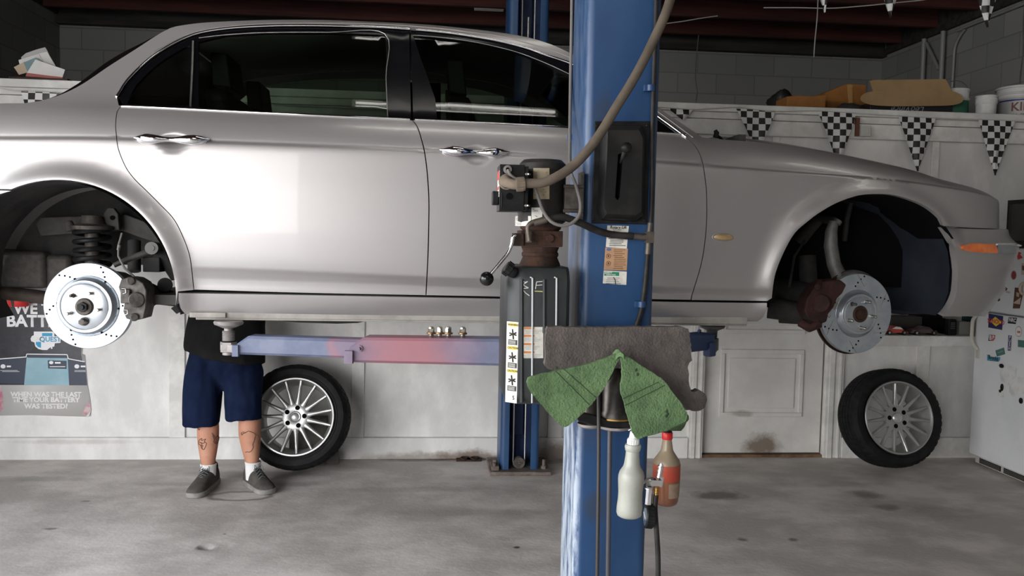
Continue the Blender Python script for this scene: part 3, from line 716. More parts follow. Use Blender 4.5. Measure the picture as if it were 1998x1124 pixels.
# window surrounds with their panes
def frame_and_glass(door, dlo, glasses, nm):
    g = [inset(clean(px_uz(q, 12, -.004), .008), 0) for q in glasses]
    fr = panel('window_frame', inset(dlo, .004), GLOSSB, door, d=-.003, flange=.012, gx=.06, gz=.05, holes=g)
    for q in g: panel('window_glass', inset(q, -.004), TINT, door, d=-.010, flange=.002, gx=.07, gz=.06)
    return fr
i_b = min(range(len(L_TOP)), key=lambda i: abs(L_TOP[i][0]-uzpix(803,57)[0]) + (9 if L_TOP[i][1] < 2.1 else 0))
bgl = px_uz([(804,235),(803,190),(801,120),(800,58)])
G1 = [(249,203),(252,190),(266,166),(285,146),(303,129),(324,114),(345,101),(370,88),(370,150),(369,206),(300,206),(249,203)]
G2 = [(387,208),(387,150),(387,82),(440,70),(520,65),(640,64),(752,68),(754,150),(757,228),(600,222),(387,211)]
G3 = [(806,70),(840,72),(920,82),(1000,100),(1060,122),(1110,145),(1170,180),(1230,218),(1285,252),(1180,250),(1000,240),(853,232),(849,192),(822,117),(806,70)]
def openp(q): return q[:-1] if q[0] == q[-1] else q
def cornered(q):                                # keep pane corners sharp
    out = []; n = len(q)
    for i in range(n):
        a, b_ = V(q[i]), V(q[(i+1)%n]); k_ = max(1, int((b_-a).length/14))
        out += [tuple(a.lerp(b_, j/k_)) for j in range(k_)]
    return out
def frame2(door, dlo, glasses):
    g = [clean([uzpix(x, y, -.004) for x, y in cornered(openp(q))], .008) for q in glasses]
    panel('window_frame', inset(dlo, .004), GLOSSB, door, d=-.003, flange=.012, gx=.06, gz=.05, holes=g)
    for q in g: panel('window_glass', inset(q, -.004), TINT, door, d=-.010, flange=.002, gx=.07, gz=.06)
dlo_r = clean(L_TOP[:i_b+1]+rev(bgl)+rev(LB_R)[1:], .010)
dlo_f = clean(L_TOP[i_b+1:]+rev(LB_F)[1:]+bgl, .010)
frame2(RDOOR, dlo_r, [G1, G2]); frame2(FDOOR, dlo_f, [G3])
# bright trim
def strip(name, uz, parent, wd, d=.004, m=None, taper=0, h=.006):
    P = [S0(u_, z_, d) for u_, z_ in uz]; mb = MB(); n = len(P)
    mb.tube(P, [wd*(1-.6*taper*abs(2*i/(n-1)-1)**4) for i in range(n)], 10); return build(mb, name, m or CHROME, parent, ang=60)
strip('window_trim', L_TOP[:i_b+1], RDOOR, .0055); strip('window_trim', L_TOP[i_b+1:], FDOOR, .0055)
strip('belt_trim', LB_R[:-1], RDOOR, .0050, .002); strip('belt_trim', LB_F[1:], FDOOR, .0050, .002)
strip('roof_gutter', px_uz([(300,100),(360,70),(420,55),(516,46.5),(620,45),(700,46),(778,49.5),(867,56.5),(920,63.5),(974,71),(1027,83),(1073,97),(1116,114),(1170,143),(1230,180),(1288,221),(1352,268)], 12), CAR, .0022, .001, PAINT)
strip('pane_divider', px_uz([(377,80),(375,140),(372,207)]), RDOOR, .004, .001, STEEL)
strip('pane_edge', px_uz([(388,74),(440,68),(520,63.5),(640,63),(751,66),(753,150),(756.5,227)],20), RDOOR, .0022, .0, STEEL)
strip('pane_edge', px_uz([(806,69),(840,71),(920,81),(1000,99),(1060,121),(1110,144)],20), FDOOR, .0016, .0, STEEL)
# handles: a bright bow over a scooped cup
def handle(door, x0, x1, yc0, yc1):
    mb = MB(); n = 22; P = []; R = []
    for i in range(n+1):
        t = i/n; u_, z_ = uzpix(x0+(x1-x0)*t, yc0+(yc1-yc0)*t+3.5*sin(pi*t)-2.0); lift = .010+.030*sin(pi*t)**.7
        P.append(S0(u_, z_, lift)); e_ = sin(pi*min(max(t,.02),.98))
        R.append(.002+.0175*min(1,(e_*1.9))*(1-.58*max(0,sin(pi*t))**6))
    mb.tube(P, R, 14, flat=1.0); h = build(mb, 'door_handle', CHROME, door, ang=70, label='chrome door handle')
    # swells at both ends
    for f in (.18, .82):
        u_, z_ = uzpix(x0+(x1-x0)*f, yc0+(yc1-yc0)*f); p_ = S0(u_, z_, .010); m2 = MB(); m2.ell(p_, (.043,.018,.0205), 18, 12); build(m2, 'handle_end', CHROME, h)
handle(RDOOR, 264, 410, 271, 275); handle(FDOOR, 859, 993, 294.5, 300)
# rocker panel and the seam under it
rk = px_uz([(348,571.5),(600,575.5),(831,580),(1100,585),(1348,589),(1497,591)], 14)
rkb = px_uz([(1497,600),(1490,618),(1478,628)], 6)+rev(px_uz([(361,613),(700,619),(1100,624),(1478,628)], 16))[1:]+px_uz([(361,613),(352,602),(348,585)], 6)
panel('rocker_panel', inset(clean(rk+rkb, .006), .0012), PAINT, CAR, gz=.018)
mb = MB()
mb.box((-.95,YC-.845,1.156),(1.30,YC-.82,1.19)); mb.box((-.95,YC-.838,1.148),(1.30,YC-.834,1.16)); mb.box((-.97,YC-.855,1.158),(-.83,YC-.80,1.178)); build(mb, 'sill_seam', mat('beige_seam', (.34,.32,.29), .6, col2=(.24,.22,.20), sc=9), CAR, bevel=.003)
mb = MB()
pts = [(-.74,1.16),(-.70,1.148),(-.55,1.137),(-.40,1.134),(-.32,1.138),(-.24,1.155),(-.20,1.16),(.3,1.15),(.8,1.145),(1.25,1.15),(1.3,1.17),(1.3,1.2),(-.74,1.2)]
mb.prism(pts, (0,YC-.80,0), (1,0,0), (0,0,1), (0,1.6,0)); build(mb, 'underbody', WELLD, CAR)
# lamps
mb = MB(); c_ = uzpix(1412,463); mb.ell((0,0,0), (1,1,1), 24, 12)
P_ = S0(*c_, .0); ov = MB(); ov.ell(P_, (.042,.012,.0135), 28, 14); SIDE = build(ov, 'side_marker_lamp', mat('amber_faded_lens', (.42,.29,.15), .2, coat=1, col2=(.34,.22,.10), sc=30), CAR)
mb = MB(); mb.tube([P_+V((.047*cos(a), .001, .017*sin(a))) for a in [2*pi*i/32 for i in range(33)]], .0028, 8); build(mb, 'lamp_rim', PAINT, SIDE)
AMB = mat('amber_lens', (.85,.20,.02), .12, coat=1, col2=(.70,.13,.01), sc=14)
CLR = mat('clear_lamp', (.32,.34,.37), .08, .7, coat=1)
def on_bumper(name, pix, m, d, parent=CAR):
    return panel(name, clean([uzb(x, y) for x, y in cornered(pix)], .003), m, parent, d=d, fn=SB, gx=.012, gz=.008, flange=.02)
on_bumper('turn_signal', [(1874,485),(1878,479),(1888,475.5),(1905,475),(1938,477),(1941,484),(1944,494),(1915,493),(1890,491),(1879,489)], AMB, .010)
rows = []; PB_ = [uzb(x, y) for x, y in [(1943,478),(1957,480),(1966,482)]]
z0_, z1_ = uzb(1950,494)[1], uzb(1945,478)[1]
uu = [uzb(1943,486)[0]+.012*i for i in range(16)]
panel('signal_lens', [(u_, z1_-.02*max(0,(i-9)/6)**2) for i, u_ in enumerate(uu)]+[(u_, z0_) for u_ in rev(uu)], CLR, CAR, d=.010, fn=SB, gx=.012, gz=.008)
mb = MB(); mb.tube([SB(u_, z1_+.004-.006*max(0,(i-4)/18)**2, .006) for i, u_ in enumerate([uzb(1943,478)[0]+.02*i for i in range(26)])], .006, 8); build(mb, 'bumper_trim', CHROME, CAR)
# wipers at the base of the windscreen
mb = MB(); c_ = onY(1396,268,3.75); mb.tube([c_, c_+V((.005,0,.02)), c_+V((-.002,.002,.032))], [.012,.012,.008], 10); mb.tube([c_+V((.0,0,.012)), c_+V((.03,.02,.0)), c_+V((.05,.04,-.012))], .007, 8)
build(mb, 'wiper', BLACK, CAR)
# cabin
SEATM = mat('dark_trim_leather', (.030,.028,.026), .55)
def seat(x, y, rear=False):
    mb = MB(); ww = .26
    mb.box((x-.25,y-ww,1.42),(x+.27,y+ww,1.60)); mb.prism([(-.25,1.5),(-.12,1.5),(-.27,2.10),(-.37,2.10)], (x,y-ww,0), (1,0,0), (0,0,1), (0,2*ww,0))
    s_ = build(mb, 'seat', SEATM, CAR, bevel=.03)
    h = MB(); h.prism([(-.36,2.13),(-.28,2.12),(-.30,2.27),(-.37,2.27)], (x,y-.13,0), (1,0,0), (0,0,1), (0,.26,0)); h.cyl((x-.32,y-.05,2.08),(x-.325,y-.05,2.15),.006); h.cyl((x-.32,y+.05,2.08),(x-.325,y+.05,2.15),.006); build(h, 'headrest', SEATM, s_, bevel=.02)
seat(.40, YC-.38); seat(.40, YC+.38); seat(-.62, YC-.34); seat(-.62, YC+.34)
mb = MB(); mb.box((-1.2,YC-.78,1.2),(1.25,YC+.78,1.24)); mb.box((.95,YC-.74,1.45),(1.25,YC+.74,1.93)); mb.box((-1.6,YC-.62,1.88),(-1.0,YC+.62,1.92)); mb.box((1.25,YC-.80,1.2),(1.28,YC+.80,1.95)); mb.box((-1.0,YC-.78,1.24),(-.96,YC+.78,1.9)); build(mb, 'cabin_lining', SEATM, CAR)
mb = MB(); c_ = V((.78,YC+.38,1.93)); mb.tube([c_+V((.05*cos(a)*1, .18*sin(a), .17*cos(a))) for a in [2*pi*i/30 for i in range(31)]], .014, 10); mb.cyl(c_, c_+V((.2,0,-.06)), .03); build(mb, 'steering_wheel', BLACK, CAR)
# ------------------------------------------------------------------ wheel wells, brakes and suspension
T = onY
def liner(arc, cu, cz, depth, m, back_z, name, back_x=(None,None), u_lo=None, u_hi=None):
    rows = []
    for dy in (0.004, .10, .22, depth):
        rows.append([V((S0(u_, z_).x, S0(u_, z_).y+.012+dy, z_)) for u_, z_ in arc])
    mb = MB().grid(rows); y = max(p.y for p in rows[-1])
    poly = [(p.x, p.z) for p in rows[-1]]; poly = [(poly[0][0], back_z)]+poly+[(poly[-1][0], back_z)]
    mb.add([(x, y, z) for x, z in poly], [tuple(range(len(poly)))])
    return build(mb, name, m, CAR, ang=50)
arc_full = [(ra_c[0]+RR*cos(radians(a)), ra_c[1]+RR*sin(radians(a))) for a in range(-8, 200, 4)]
liner(arc_full, 0, 0, .46, WELL, 1.34, 'rear_arch_liner')
fl_arc = [(p[0], p[1]) for p in FRONT_ARC]
liner(fl_arc, 0, 0, .40, MATTE, 1.30, 'front_arch_liner')
# the inner splash guard behind the front bumper
NAVY = mat('navy_liner', (.012,.016,.026), .7, col2=(.020,.026,.038), sc=4)
mb = MB(); rows = []
for px_, py_ in [(1668,384),(1700,381),(1737,383),(1782,397),(1813,415),(1837,440),(1855,467),(1864,491),(1868,526),(1865,572),(1855,599),(1840,618)]:
    a = onY(px_, py_, 3.50 if px_ > 1800 else 3.46); rows.append([a+V((0,.055,0)), a+V((.0,.14,0)), a+V((-.02,.30,.0)), a+V((-.06,.42,.0))])
mb.grid(rows)
bp = [T(1640,392,3.93),T(1700,384,3.93),T(1790,410,3.93),T(1850,470,3.93),T(1862,560,3.93),T(1840,612,3.93),T(1760,614,3.93),T(1700,606,3.93),T(1668,545,3.93),T(1640,460,3.93)]
mb.add(bp, [tuple(range(len(bp)))]); build(mb, 'splash_guard', NAVY, CAR, ang=50)
mb = MB(); g_ = [T(1541,463,3.86),T(1596,415,3.86),T(1662,470,3.86),T(1660,545,3.86),T(1560,550,3.86),T(1515,545,3.86)]; mb.add(g_+[p+V((0,.012,0)) for p in g_], [tuple(range(6)),tuple(range(6,12))]); build(mb, 'inner_wing', mat('grey_inner_wing', (.050,.048,.043), .8, col2=(.025,.024,.022), sc=6), CAR)
ROTM = mat('zinc_rotor', (.46,.49,.52), .30, .85, col2=(.38,.42,.46), sc=14, rvar=.06)
HOLE = MATTE
def rotor(cpx, cpy, Y, R, psi, name, hat_r, hat_h, holes0, slot0, mir=1):
    c = T(cpx, cpy, Y); a = V((sin(psi), -cos(psi), 0)); x = V((cos(psi), sin(psi), 0)); z = V((0,0,1))
    mb = MB(); th = .028
    prof = [(.02,-th-.02),(hat_r*.92,-th-.018),(R*.80,-th),(R-.002,-th),(R,-th+.002),(R,-.018),(R-.006,-.016),(R-.006,-.011),(R,-.009),(R,-.002),(R-.002,0),(hat_r+.006,0),(hat_r+.002,-.003),(hat_r-.002,.004),(hat_r-.008,hat_h-.006),(hat_r-.013,hat_h),(hat_r*.84-.004,hat_h),(hat_r*.83-.006,hat_h-.002),(hat_r*.82-.008,hat_h),(.03,hat_h)]
    mb.lathe(prof, c, a, 72)
    def at(r, t, h): return c+a*h+x*(cos(t)*r)+z*(sin(t)*r)
    for g in range(6):
        for q in range(4):
            r = R*(.945-.085*q); t = radians(holes0+60*g+mir*(5.5*q)); p = at(r, t, 0)
            mb.cyl(p-a*.001, p+a*.0007, .0040, n=12, m=1)
        t = radians(slot0+60*g); p0, p1 = at(R*.70, t, 0), at(R*.985, t+mir*.30, 0); d_ = (p1-p0)
        mb.obox((p0+p1)/2+a*.0003, (d_, a, d_.cross(a)), (d_.length/2, .0007, .0011), m=2)
    ro = build(mb, name, [ROTM, HOLE, STEEL], CAR, ang=35)
    for i in range(5):
        t = radians(90+36+72*i+8); p = at(.060, t, hat_h); s_ = MB(); s_.cyl(p, p+a*.026, .0062, n=14); s_.cyl(p+a*.026, p+a*.030, .0062, .004, 14); s_.cyl(p, p+a*.003, .010, n=6); build(s_, 'wheel_stud', STEEL if i != 0 else DIRTM, ro)
    return ro, c, a, x, at
ROT, c, a, x, at = rotor(172, 597, 3.46, .170, 0.0, 'brake_rotor', .115, .034, 12, 40, -1)
h_ = MB(); h_.lathe([(.034,.030),(.034,.040),(.030,.046),(.018,.046),(.018,.040),(.001,.040)], c, a, 32); build(h_, 'hub', DIRTM, ROT); h_ = MB(); h_.cyl(c+a*.04, c+a*.062, .020, n=6); h_.cyl(c+a*.062, c+a*.072, .010, n=14); build(h_, 'hub_nut', BLACK, ROT)
lp = at(.058, radians(-90), .034); h_ = MB(); h_.cyl(lp, lp+a*.032, .0135, .0125, 6); h_.cyl(lp, lp+a*.006, .017, n=24); build(h_, 'lug_nut', DIRTM, ROT)
CALM = mat('grey_iron', (.055,.050,.046), .55, .5, col2=(.11,.10,.09), sc=18, bump=.2, bsc=60)
mb = MB()
o_ = [(231,560),(236,545),(250,541),(264,543),(279,552),(286,566),(285,600),(280,622),(262,626),(246,622),(240,608),(243,585),(236,578)]
pp = [T(x_,y_,3.405) for x_, y_ in o_]
mb.add(pp+[p+V((.0,.10,0)) for p in pp], [tuple(range(13)), tuple(reversed(range(13,26)))]+[(i,13+i,13+(i+1)%13,(i+1)%13) for i in range(13)])
mb.cyl(T(255,548,3.39), T(255,548,3.50), .016); mb.cyl(T(262,619,3.39), T(262,619,3.50), .016); mb.obox(T(246,578,3.40), ((1,0,0),(0,1,0),(0,0,1)), (.018,.012,.028)); mb.cyl(T(266,585,3.39), T(266,585,3.52), .030)
CAL = build(mb, 'brake_caliper', CALM, CAR, bevel=.004)
mb = MB()
for (x0,y0,x1,y1) in ((238,562,246,571),(243,604,249,612)): mb.tube([T(x0,y0,3.385), T((x0+x1)/2+3,y0+1,3.38), T(x1,y1,3.385), T(x0+2,y1+2,3.385)], .0026, 8)
build(mb, 'pad_clip', CHROME, CAL)
# rear suspension
ARMM = mat('grey_arm', (.13,.125,.12), .5, .4, col2=(.085,.08,.075), sc=14)
mb = MB(); cs = T(180,482,3.80); path = []
for i in range(150):
    t = i/149; an = 2*pi*5.2*t; path.append(cs+V((.068*cos(an), .068*sin(an), -.115+.20*t)))
mb.tube(path, .0105, 8); build(mb, 'coil_spring', BLACK, CAR)
mb = MB(); mb.cyl(cs+V((0,0,-.13)), cs+V((0,0,.10)), .030); mb.lathe([(.085,.075),(.085,.09),(.05,.10),(.04,.135)], cs, (0,0,1), 24); build(mb, 'shock_absorber', DIRTM, CAR)
mb = MB(); mb.prism([(-.26,0),(-.24,.03),(.12,.05),(.26,.0),(.34,-.06),(.33,-.10),(.1,-.02),(-.24,-.05)], T(190,440,3.88), (1,0,0), (0,0,1), (0,.10,0))
mb.cyl(T(133,432,3.80), T(140,450,3.80), .016, .022); mb.prism([(-.03,-.03),(-.03,.04),(-.012,.065),(.012,.065),(.03,.04),(.035,-.03)], T(216,435,3.82), (1,0,0), (0,0,1), (0,.03,0)); mb.cyl(T(219,425,3.81), T(219,425,3.86), .010, m=1)
build(mb, 'rear_subframe', [mat('grey_crossmember', (.045,.042,.040), .75, col2=(.075,.07,.065), sc=9), MATTE], CAR, bevel=.003)
mb = MB(); mb.tube([T(222,518,3.60),T(250,506,3.62),T(290,492,3.66)], [.010,.012,.015], 12); mb.lathe([(.012,-.03),(.026,-.03),(.026,.03),(.012,.03)], T(298,484,3.64), (0.15,-1,0), 24); mb.lathe([(.0,-.034),(.012,-.034),(.012,.034),(0,.034)], T(298,484,3.64), (0.15,-1,0), 18); build(mb, 'control_arm', ARMM, CAR)
mb = MB(); mb.tube([T(238,455,3.62),T(231,480,3.60),T(231,500,3.58),T(243,523,3.56),T(262,540,3.54),T(272,555,3.52)], .0045, 8); mb.cyl(T(233,478,3.60), T(231,488,3.60), .007); build(mb, 'brake_hose', GREYC, CAR)
mb = MB(); mb.box((T(300,500,3.8).x,3.66,T(300,528,3.8).z),(T(332,500,3.8).x,3.9,T(300,500,3.8).z)); mb.tube([T(300,490,3.7),T(330,498,3.72),T(352,540,3.74)], [.04,.05,.04], 12); mb.tube([T(262,560,3.60),T(300,575,3.62),T(345,585,3.7)], [.045,.04,.03], 12); mb.cyl(T(322,556,3.6), T(322,556,3.66), .03); mb.tube([T(280,600,3.62),T(310,582,3.64),T(344,590,3.66)], .018, 10); mb.tube([T(205,540,3.6),T(240,545,3.62),T(270,560,3.6)], .03, 10)
mb.tube([T(262,470,3.78),T(262,530,3.74)], .028, 10); mb.tube([T(200,560,3.55),T(200,600,4.2)], .04, 10); build(mb, 'rear_knuckle', WELLD, CAR, bevel=.004)
mb = MB(); mb.tube([T(344,596,3.5),T(352,608,3.5)], [.024,.018], 12); build(mb, 'jack_pad', BLACK, CAR)
mb = MB(); q0, q1 = T(15,560,3.95), T(100,490,3.95); mb.box((q0.x-.15,3.88,q0.z),(q1.x,4.2,q1.z)); mb.box((q1.x-.01,3.90,q0.z),(q1.x+.10,4.2,q1.z-.015)); build(mb, 'muffler_shield', mat('ribbed_heat_shield', (.085,.078,.070), .65, .3, col2=(.06,.055,.05), sc=40), CAR, bevel=.02)
mb = MB(); mb.tube([T(-60,570,3.9),T(10,572,3.9),T(60,577,3.9),T(100,583,3.92),T(150,588,3.98),T(200,588,4.05)], .030, 16); build(mb, 'exhaust_pipe', mat('brown_exhaust', (.055,.042,.034), .65, .4, col2=(.09,.072,.06), sc=12), CAR)
# front brake and suspension
R2, c, a, x, at = rotor(1672, 612, 3.47, .172, radians(9), 'brake_rotor', .098, .022, 20, 15, 1)
h_ = MB(); h_.lathe([(.036,.014),(.036,.024),(.031,.030),(.026,.028),(.024,.020),(.001,.020)], c, a, 32); build(h_, 'hub', RUST, R2)
sh = MB(); rr = [(.165,-.050),(.178,-.046),(.180,-.040),(.178,-.034)]
rows = [[c+a*h2+x*(cos(radians(t))*r_)+V((0,0,sin(radians(t))*r_)) for t in range(-75,-250,-5)] for r_, h2 in [(.08,-.056)]+rr]; sh.grid(rows); build(sh, 'dust_shield', RUST, CAR)
sh = MB(); rows = [[c+a*h2+x*(cos(radians(t))*r_)+V((0,0,sin(radians(t))*r_)) for t in range(52,112,5)] for r_, h2 in [(.12,-.050),(.178,-.048),(.186,-.040)]]; sh.grid(rows); build(sh, 'dust_shield', ARMM, CAR)
o_ = [(1652,556),(1640,546),(1612,548),(1590,560),(1575,582),(1570,606),(1578,625),(1600,633),(1613,628),(1617,612),(1627,600),(1634,582),(1644,572)]
pp = [T(x_,y_,3.43) for x_, y_ in o_]; mb = MB(); n_ = len(pp)
mb.add(pp+[p+V((.02,.13,0)) for p in pp], [tuple(range(n_)), tuple(reversed(range(n_,2*n_)))]+[(i,n_+i,n_+(i+1)%n_,(i+1)%n_) for i in range(n_)]); mb.cyl(T(1601,592,3.42), T(1601,592,3.5), .040); mb.cyl(T(1595,562,3.42), T(1600,550,3.46), .015); mb.tube([T(1600,631,3.44),T(1580,640,3.44),T(1560,628,3.46)], .02, 10)
CAL2 = build(mb, 'brake_caliper', mat('rusty_caliper', (.050,.022,.019), .8, .2, spec=.2, col2=(.028,.017,.015), sc=16, bump=.3, bsc=60), CAR, bevel=.006)
mb = MB(); mb.add([T(1625,603,3.40),T(1636,580,3.40),T(1640,582,3.40),T(1629,606,3.40)], [(0,1,2,3)]); mb.tube([T(1615,614,3.405),T(1618,620,3.405),T(1622,614,3.405)], .002, 6); build(mb, 'brake_pad', STEEL, CAL2)
mb = MB(); mb.tube([T(1627,432,3.60),T(1622,452,3.60),T(1621,480,3.60),T(1627,515,3.60),T(1640,545,3.58),T(1660,570,3.56),T(1668,610,3.54)], [.020,.026,.030,.030,.034,.036,.045], 14); mb.cyl(T(1632,436,3.6), T(1636,430,3.6), .018); build(mb, 'steering_knuckle', mat('cast_alloy', (.17,.165,.155), .6, .5, col2=(.12,.115,.11), sc=16, bump=.15, bsc=60), CAR)
mb = MB(); mb.tube([T(1560,470,3.80),T(1600,425,3.72),T(1628,432,3.62)], [.03,.025,.02], 10); mb.tube([T(1660,395,3.72),T(1652,430,3.74),T(1648,470,3.76)], .012, 8); mb.tube([T(1500,600,3.72),T(1560,610,3.66),T(1640,630,3.56)], [.05,.045,.03], 12); mb.tube([T(1505,560,3.8),T(1560,575,3.72),T(1600,580,3.6)], [.05,.06,.05], 12); mb.cyl(T(1575,500,3.78), T(1580,590,3.74), .04); mb.tube([T(1540,560,3.60),T(1550,500,3.66),T(1570,470,3.7)], .006, 8); mb.tube([T(1520,622,3.7),T(1600,622,3.66)], [.02,.03], 10); build(mb, 'front_suspension_arms', WELLD, CAR)

# ------------------------------------------------------------------ the lift
def cpost(x0, x1, y0, y1, z1, open_far, wall=.012, lip=.055):
    mb = MB()
    if open_far:   # closed face to the camera, lips on the car side
        mb.box((x0,y0,0),(x1,y0+wall,z1)); mb.box((x0,y0,0),(x0+wall,y1,z1)); mb.box((x1-wall,y0,0),(x1,y1,z1)); mb.box((x0,y1-wall,0),(x0+lip,y1,z1)); mb.box((x1-lip,y1-wall,0),(x1,y1,z1))
    else:
        mb.box((x0,y1-wall,0),(x1,y1,z1)); mb.box((x0,y0,0),(x0+wall,y1,z1)); mb.box((x1-wall,y0,0),(x1,y1,z1)); mb.box((x0,y0,0),(x0+lip,y0+wall,z1)); mb.box((x1-lip,y0,0),(x1,y0+wall,z1))
    return mb
def ushape(x0, x1, y0, y1, z1, far):           # one folded sheet with rounded bends
    r = .028; w_ = .012; lip = .055; prof = []
    def arc(cx, cy, a0, a1, rr): return [(cx+rr*cos(radians(a0+(a1-a0)*i/6)), cy+rr*sin(radians(a0+(a1-a0)*i/6))) for i in range(7)]
    out = [(x0+lip,y1)]+arc(x0+r,y1-r,90,180,r)+arc(x0+r,y0+r,180,270,r)+arc(x1-r,y0+r,270,360,r)+arc(x1-r,y1-r,0,90,r)+[(x1-lip,y1)]
    inn = [(x0+lip,y1-w_)]+arc(x0+r,y1-r,90,180,r-w_)+arc(x0+r,y0+r,180,270,r-w_)+arc(x1-r,y0+r,270,360,r-w_)+arc(x1-r,y1-r,0,90,r-w_)+[(x1-lip,y1-w_)]
    if not far: out = [(x_, y0+y1-y_) for x_, y_ in out]; inn = [(x_, y0+y1-y_) for x_, y_ in inn]
    n = len(out); mb = MB(); vs = []
    for z in (0.012, z1): vs += [(x_,y_,z) for x_, y_ in out]+[(x_,y_,z) for x_, y_ in inn]
    f = []
    for i in range(n-1): f += [(i,i+1,2*n+i+1,2*n+i),(n+i+1,n+i,3*n+i,3*n+i+1),(2*n+i,2*n+i+1,3*n+i+1,3*n+i),(i+1,i,n+i,n+i+1)]
    f += [(0,2*n,3*n,n),(n-1,2*n-1,4*n-1,3*n-1)]
    return mb.add(vs, f)
NX0, NX1, NY0, NY1 = .463, .706, 2.70, 3.00
LIFT = thing('car_lift', 'blue lift column in front of the car with hoses, labels and a lever cover', 'car lift', ((NX0+NX1)/2, (NY0+NY1)/2, 0))
BLUEW = mat('worn_blue_paint', (.013,.050,.135), .42, col2=(.022,.070,.170), sc=3.2, bump=.04, bsc=30, stretch=(1,1,.45), rvar=.1, coat=.12, croug=.3)
def wear(m):      # pale scuffed paint along the outer bend
    N, L, b = nodes(m); geo = N.new('ShaderNodeNewGeometry'); src = b.inputs['Base Color'].links[0].from_socket
    nz = N.new('ShaderNodeTexNoise'); nz.inputs['Scale'].default_value = 14; nz.inputs['Detail'].default_value = 8; nz.inputs['Roughness'].default_value = .75
    mp = N.new('ShaderNodeMapping'); mp.inputs['Scale'].default_value = (1.4,1.4,.35); L.new(geo.outputs['Position'], mp.inputs[0]); L.new(mp.outputs[0], nz.inputs[0])
    sp = N.new('ShaderNodeSeparateXYZ'); L.new(geo.outputs['Position'], sp.inputs[0])
    mx_ = N.new('ShaderNodeMapRange'); mx_.inputs['From Min'].default_value = NX0+.02; mx_.inputs['From Max'].default_value = NX0; L.new(sp.outputs[0], mx_.inputs[0])
    mz = N.new('ShaderNodeMapRange'); mz.inputs['From Min'].default_value = 1.6; mz.inputs['From Max'].default_value = .6; mz.inputs['To Min'].default_value = .12; mz.inputs['To Max'].default_value = 1.1; L.new(sp.outputs[2], mz.inputs[0])
    mu = N.new('ShaderNodeMath'); mu.operation = 'MULTIPLY'; L.new(mx_.outputs[0], mu.inputs[0]); L.new(mz.outputs[0], mu.inputs[1])
    ad = N.new('ShaderNodeMath'); ad.operation = 'MULTIPLY'; L.new(mu.outputs[0], ad.inputs[0])
    rp = N.new('ShaderNodeMapRange'); rp.inputs['From Min'].default_value = .40; rp.inputs['From Max'].default_value = .56; L.new(nz.outputs['Fac'], rp.inputs[0]); L.new(rp.outputs[0], ad.inputs[1])
    mm = N.new('ShaderNodeMixRGB'); mm.inputs[2].default_value = (.42,.48,.55,1); L.new(ad.outputs[0], mm.inputs[0]); L.new(src, mm.inputs[1]); L.new(mm.outputs[0], b.inputs['Base Color'])
wear(BLUEW)
stain_and_shade(BLUEW, [(NX0+.07,NY0,.62,.05,.3,.06,.55),(NX0+.06,NY0,1.9,.04,.3,.10,.5),(NX0+.12,NY0,1.72,.05,.3,.08,.35),(NX0+.1,NY0,.35,.03,.3,.3,.25),(NX0+.05,NY0,.9,.1,.3,.12,.3)], (.03,.035,.045))
COLM = build(ushape(NX0, NX1, NY0, NY1, 3.45, True), 'column', BLUEW, LIFT, ang=30)
mb = MB(); mb.box((NX0-.10,NY0-.08,0),(NX1+.10,NY1+.08,.014)); build(mb, 'base_plate', DIRTM, LIFT, bevel=.003)
# carriage behind the column and the two arms
mb = MB(); mb.box((NX0+.03,NY1+.002,.82),(NX1-.03,NY1+.10,1.30)); mb.box((NX0-.02,NY1+.05,.99),(NX1+.02,NY1+.16,1.12)); build(mb, 'carriage', BLUED, LIFT, bevel=.004)
ARM = mat('arm_blue_pink', (.095,.115,.185), .5, col2=(.135,.155,.225), sc=8, bump=.06, bsc=40)
def pinken(m):    # red overspray lies across the middle of the arm
    N, L, b = nodes(m); geo = N.new('ShaderNodeNewGeometry'); src = b.inputs['Base Color'].links[0].from_socket; sp = N.new('ShaderNodeSeparateXYZ'); L.new(geo.outputs['Position'], sp.inputs[0])
    nz = N.new('ShaderNodeTexNoise'); nz.inputs['Scale'].default_value = 10; nz.inputs['Detail'].default_value = 6; L.new(geo.outputs['Position'], nz.inputs[0])
    ad = N.new('ShaderNodeMath'); ad.operation = 'MULTIPLY_ADD'; ad.inputs[1].default_value = .16; L.new(nz.outputs['Fac'], ad.inputs[0]); L.new(sp.outputs[0], ad.inputs[2])
    rp = N.new('ShaderNodeValToRGB'); e = rp.color_ramp.elements; e[0].position = 0; e[0].color = (0,0,0,1); e[1].position = 1; e[1].color = (0,0,0,1)
    mr = N.new('ShaderNodeMapRange'); mr.inputs['From Min'].default_value = -1.0; mr.inputs['From Max'].default_value = .5; L.new(ad.outputs[0], mr.inputs[0]); L.new(mr.outputs[0], rp.inputs[0])
    def pos(px): return (onY(px,680,3.3).x+.08+1.0)/1.5
    for px_, v in ((640,.0),(660,.75),(672,.35),(690,.30),(715,.55),(760,.92),(830,.95),(880,.45),(940,.06)):
        el = e.new(pos(px_)); el.color = (v,v,v,1)
    mm = N.new('ShaderNodeMixRGB'); mm.inputs[2].default_value = (.27,.105,.125,1); L.new(rp.outputs[0], mm.inputs[0]); L.new(src, mm.inputs[1]); L.new(mm.outputs[0], b.inputs['Base Color'])
pinken(ARM)
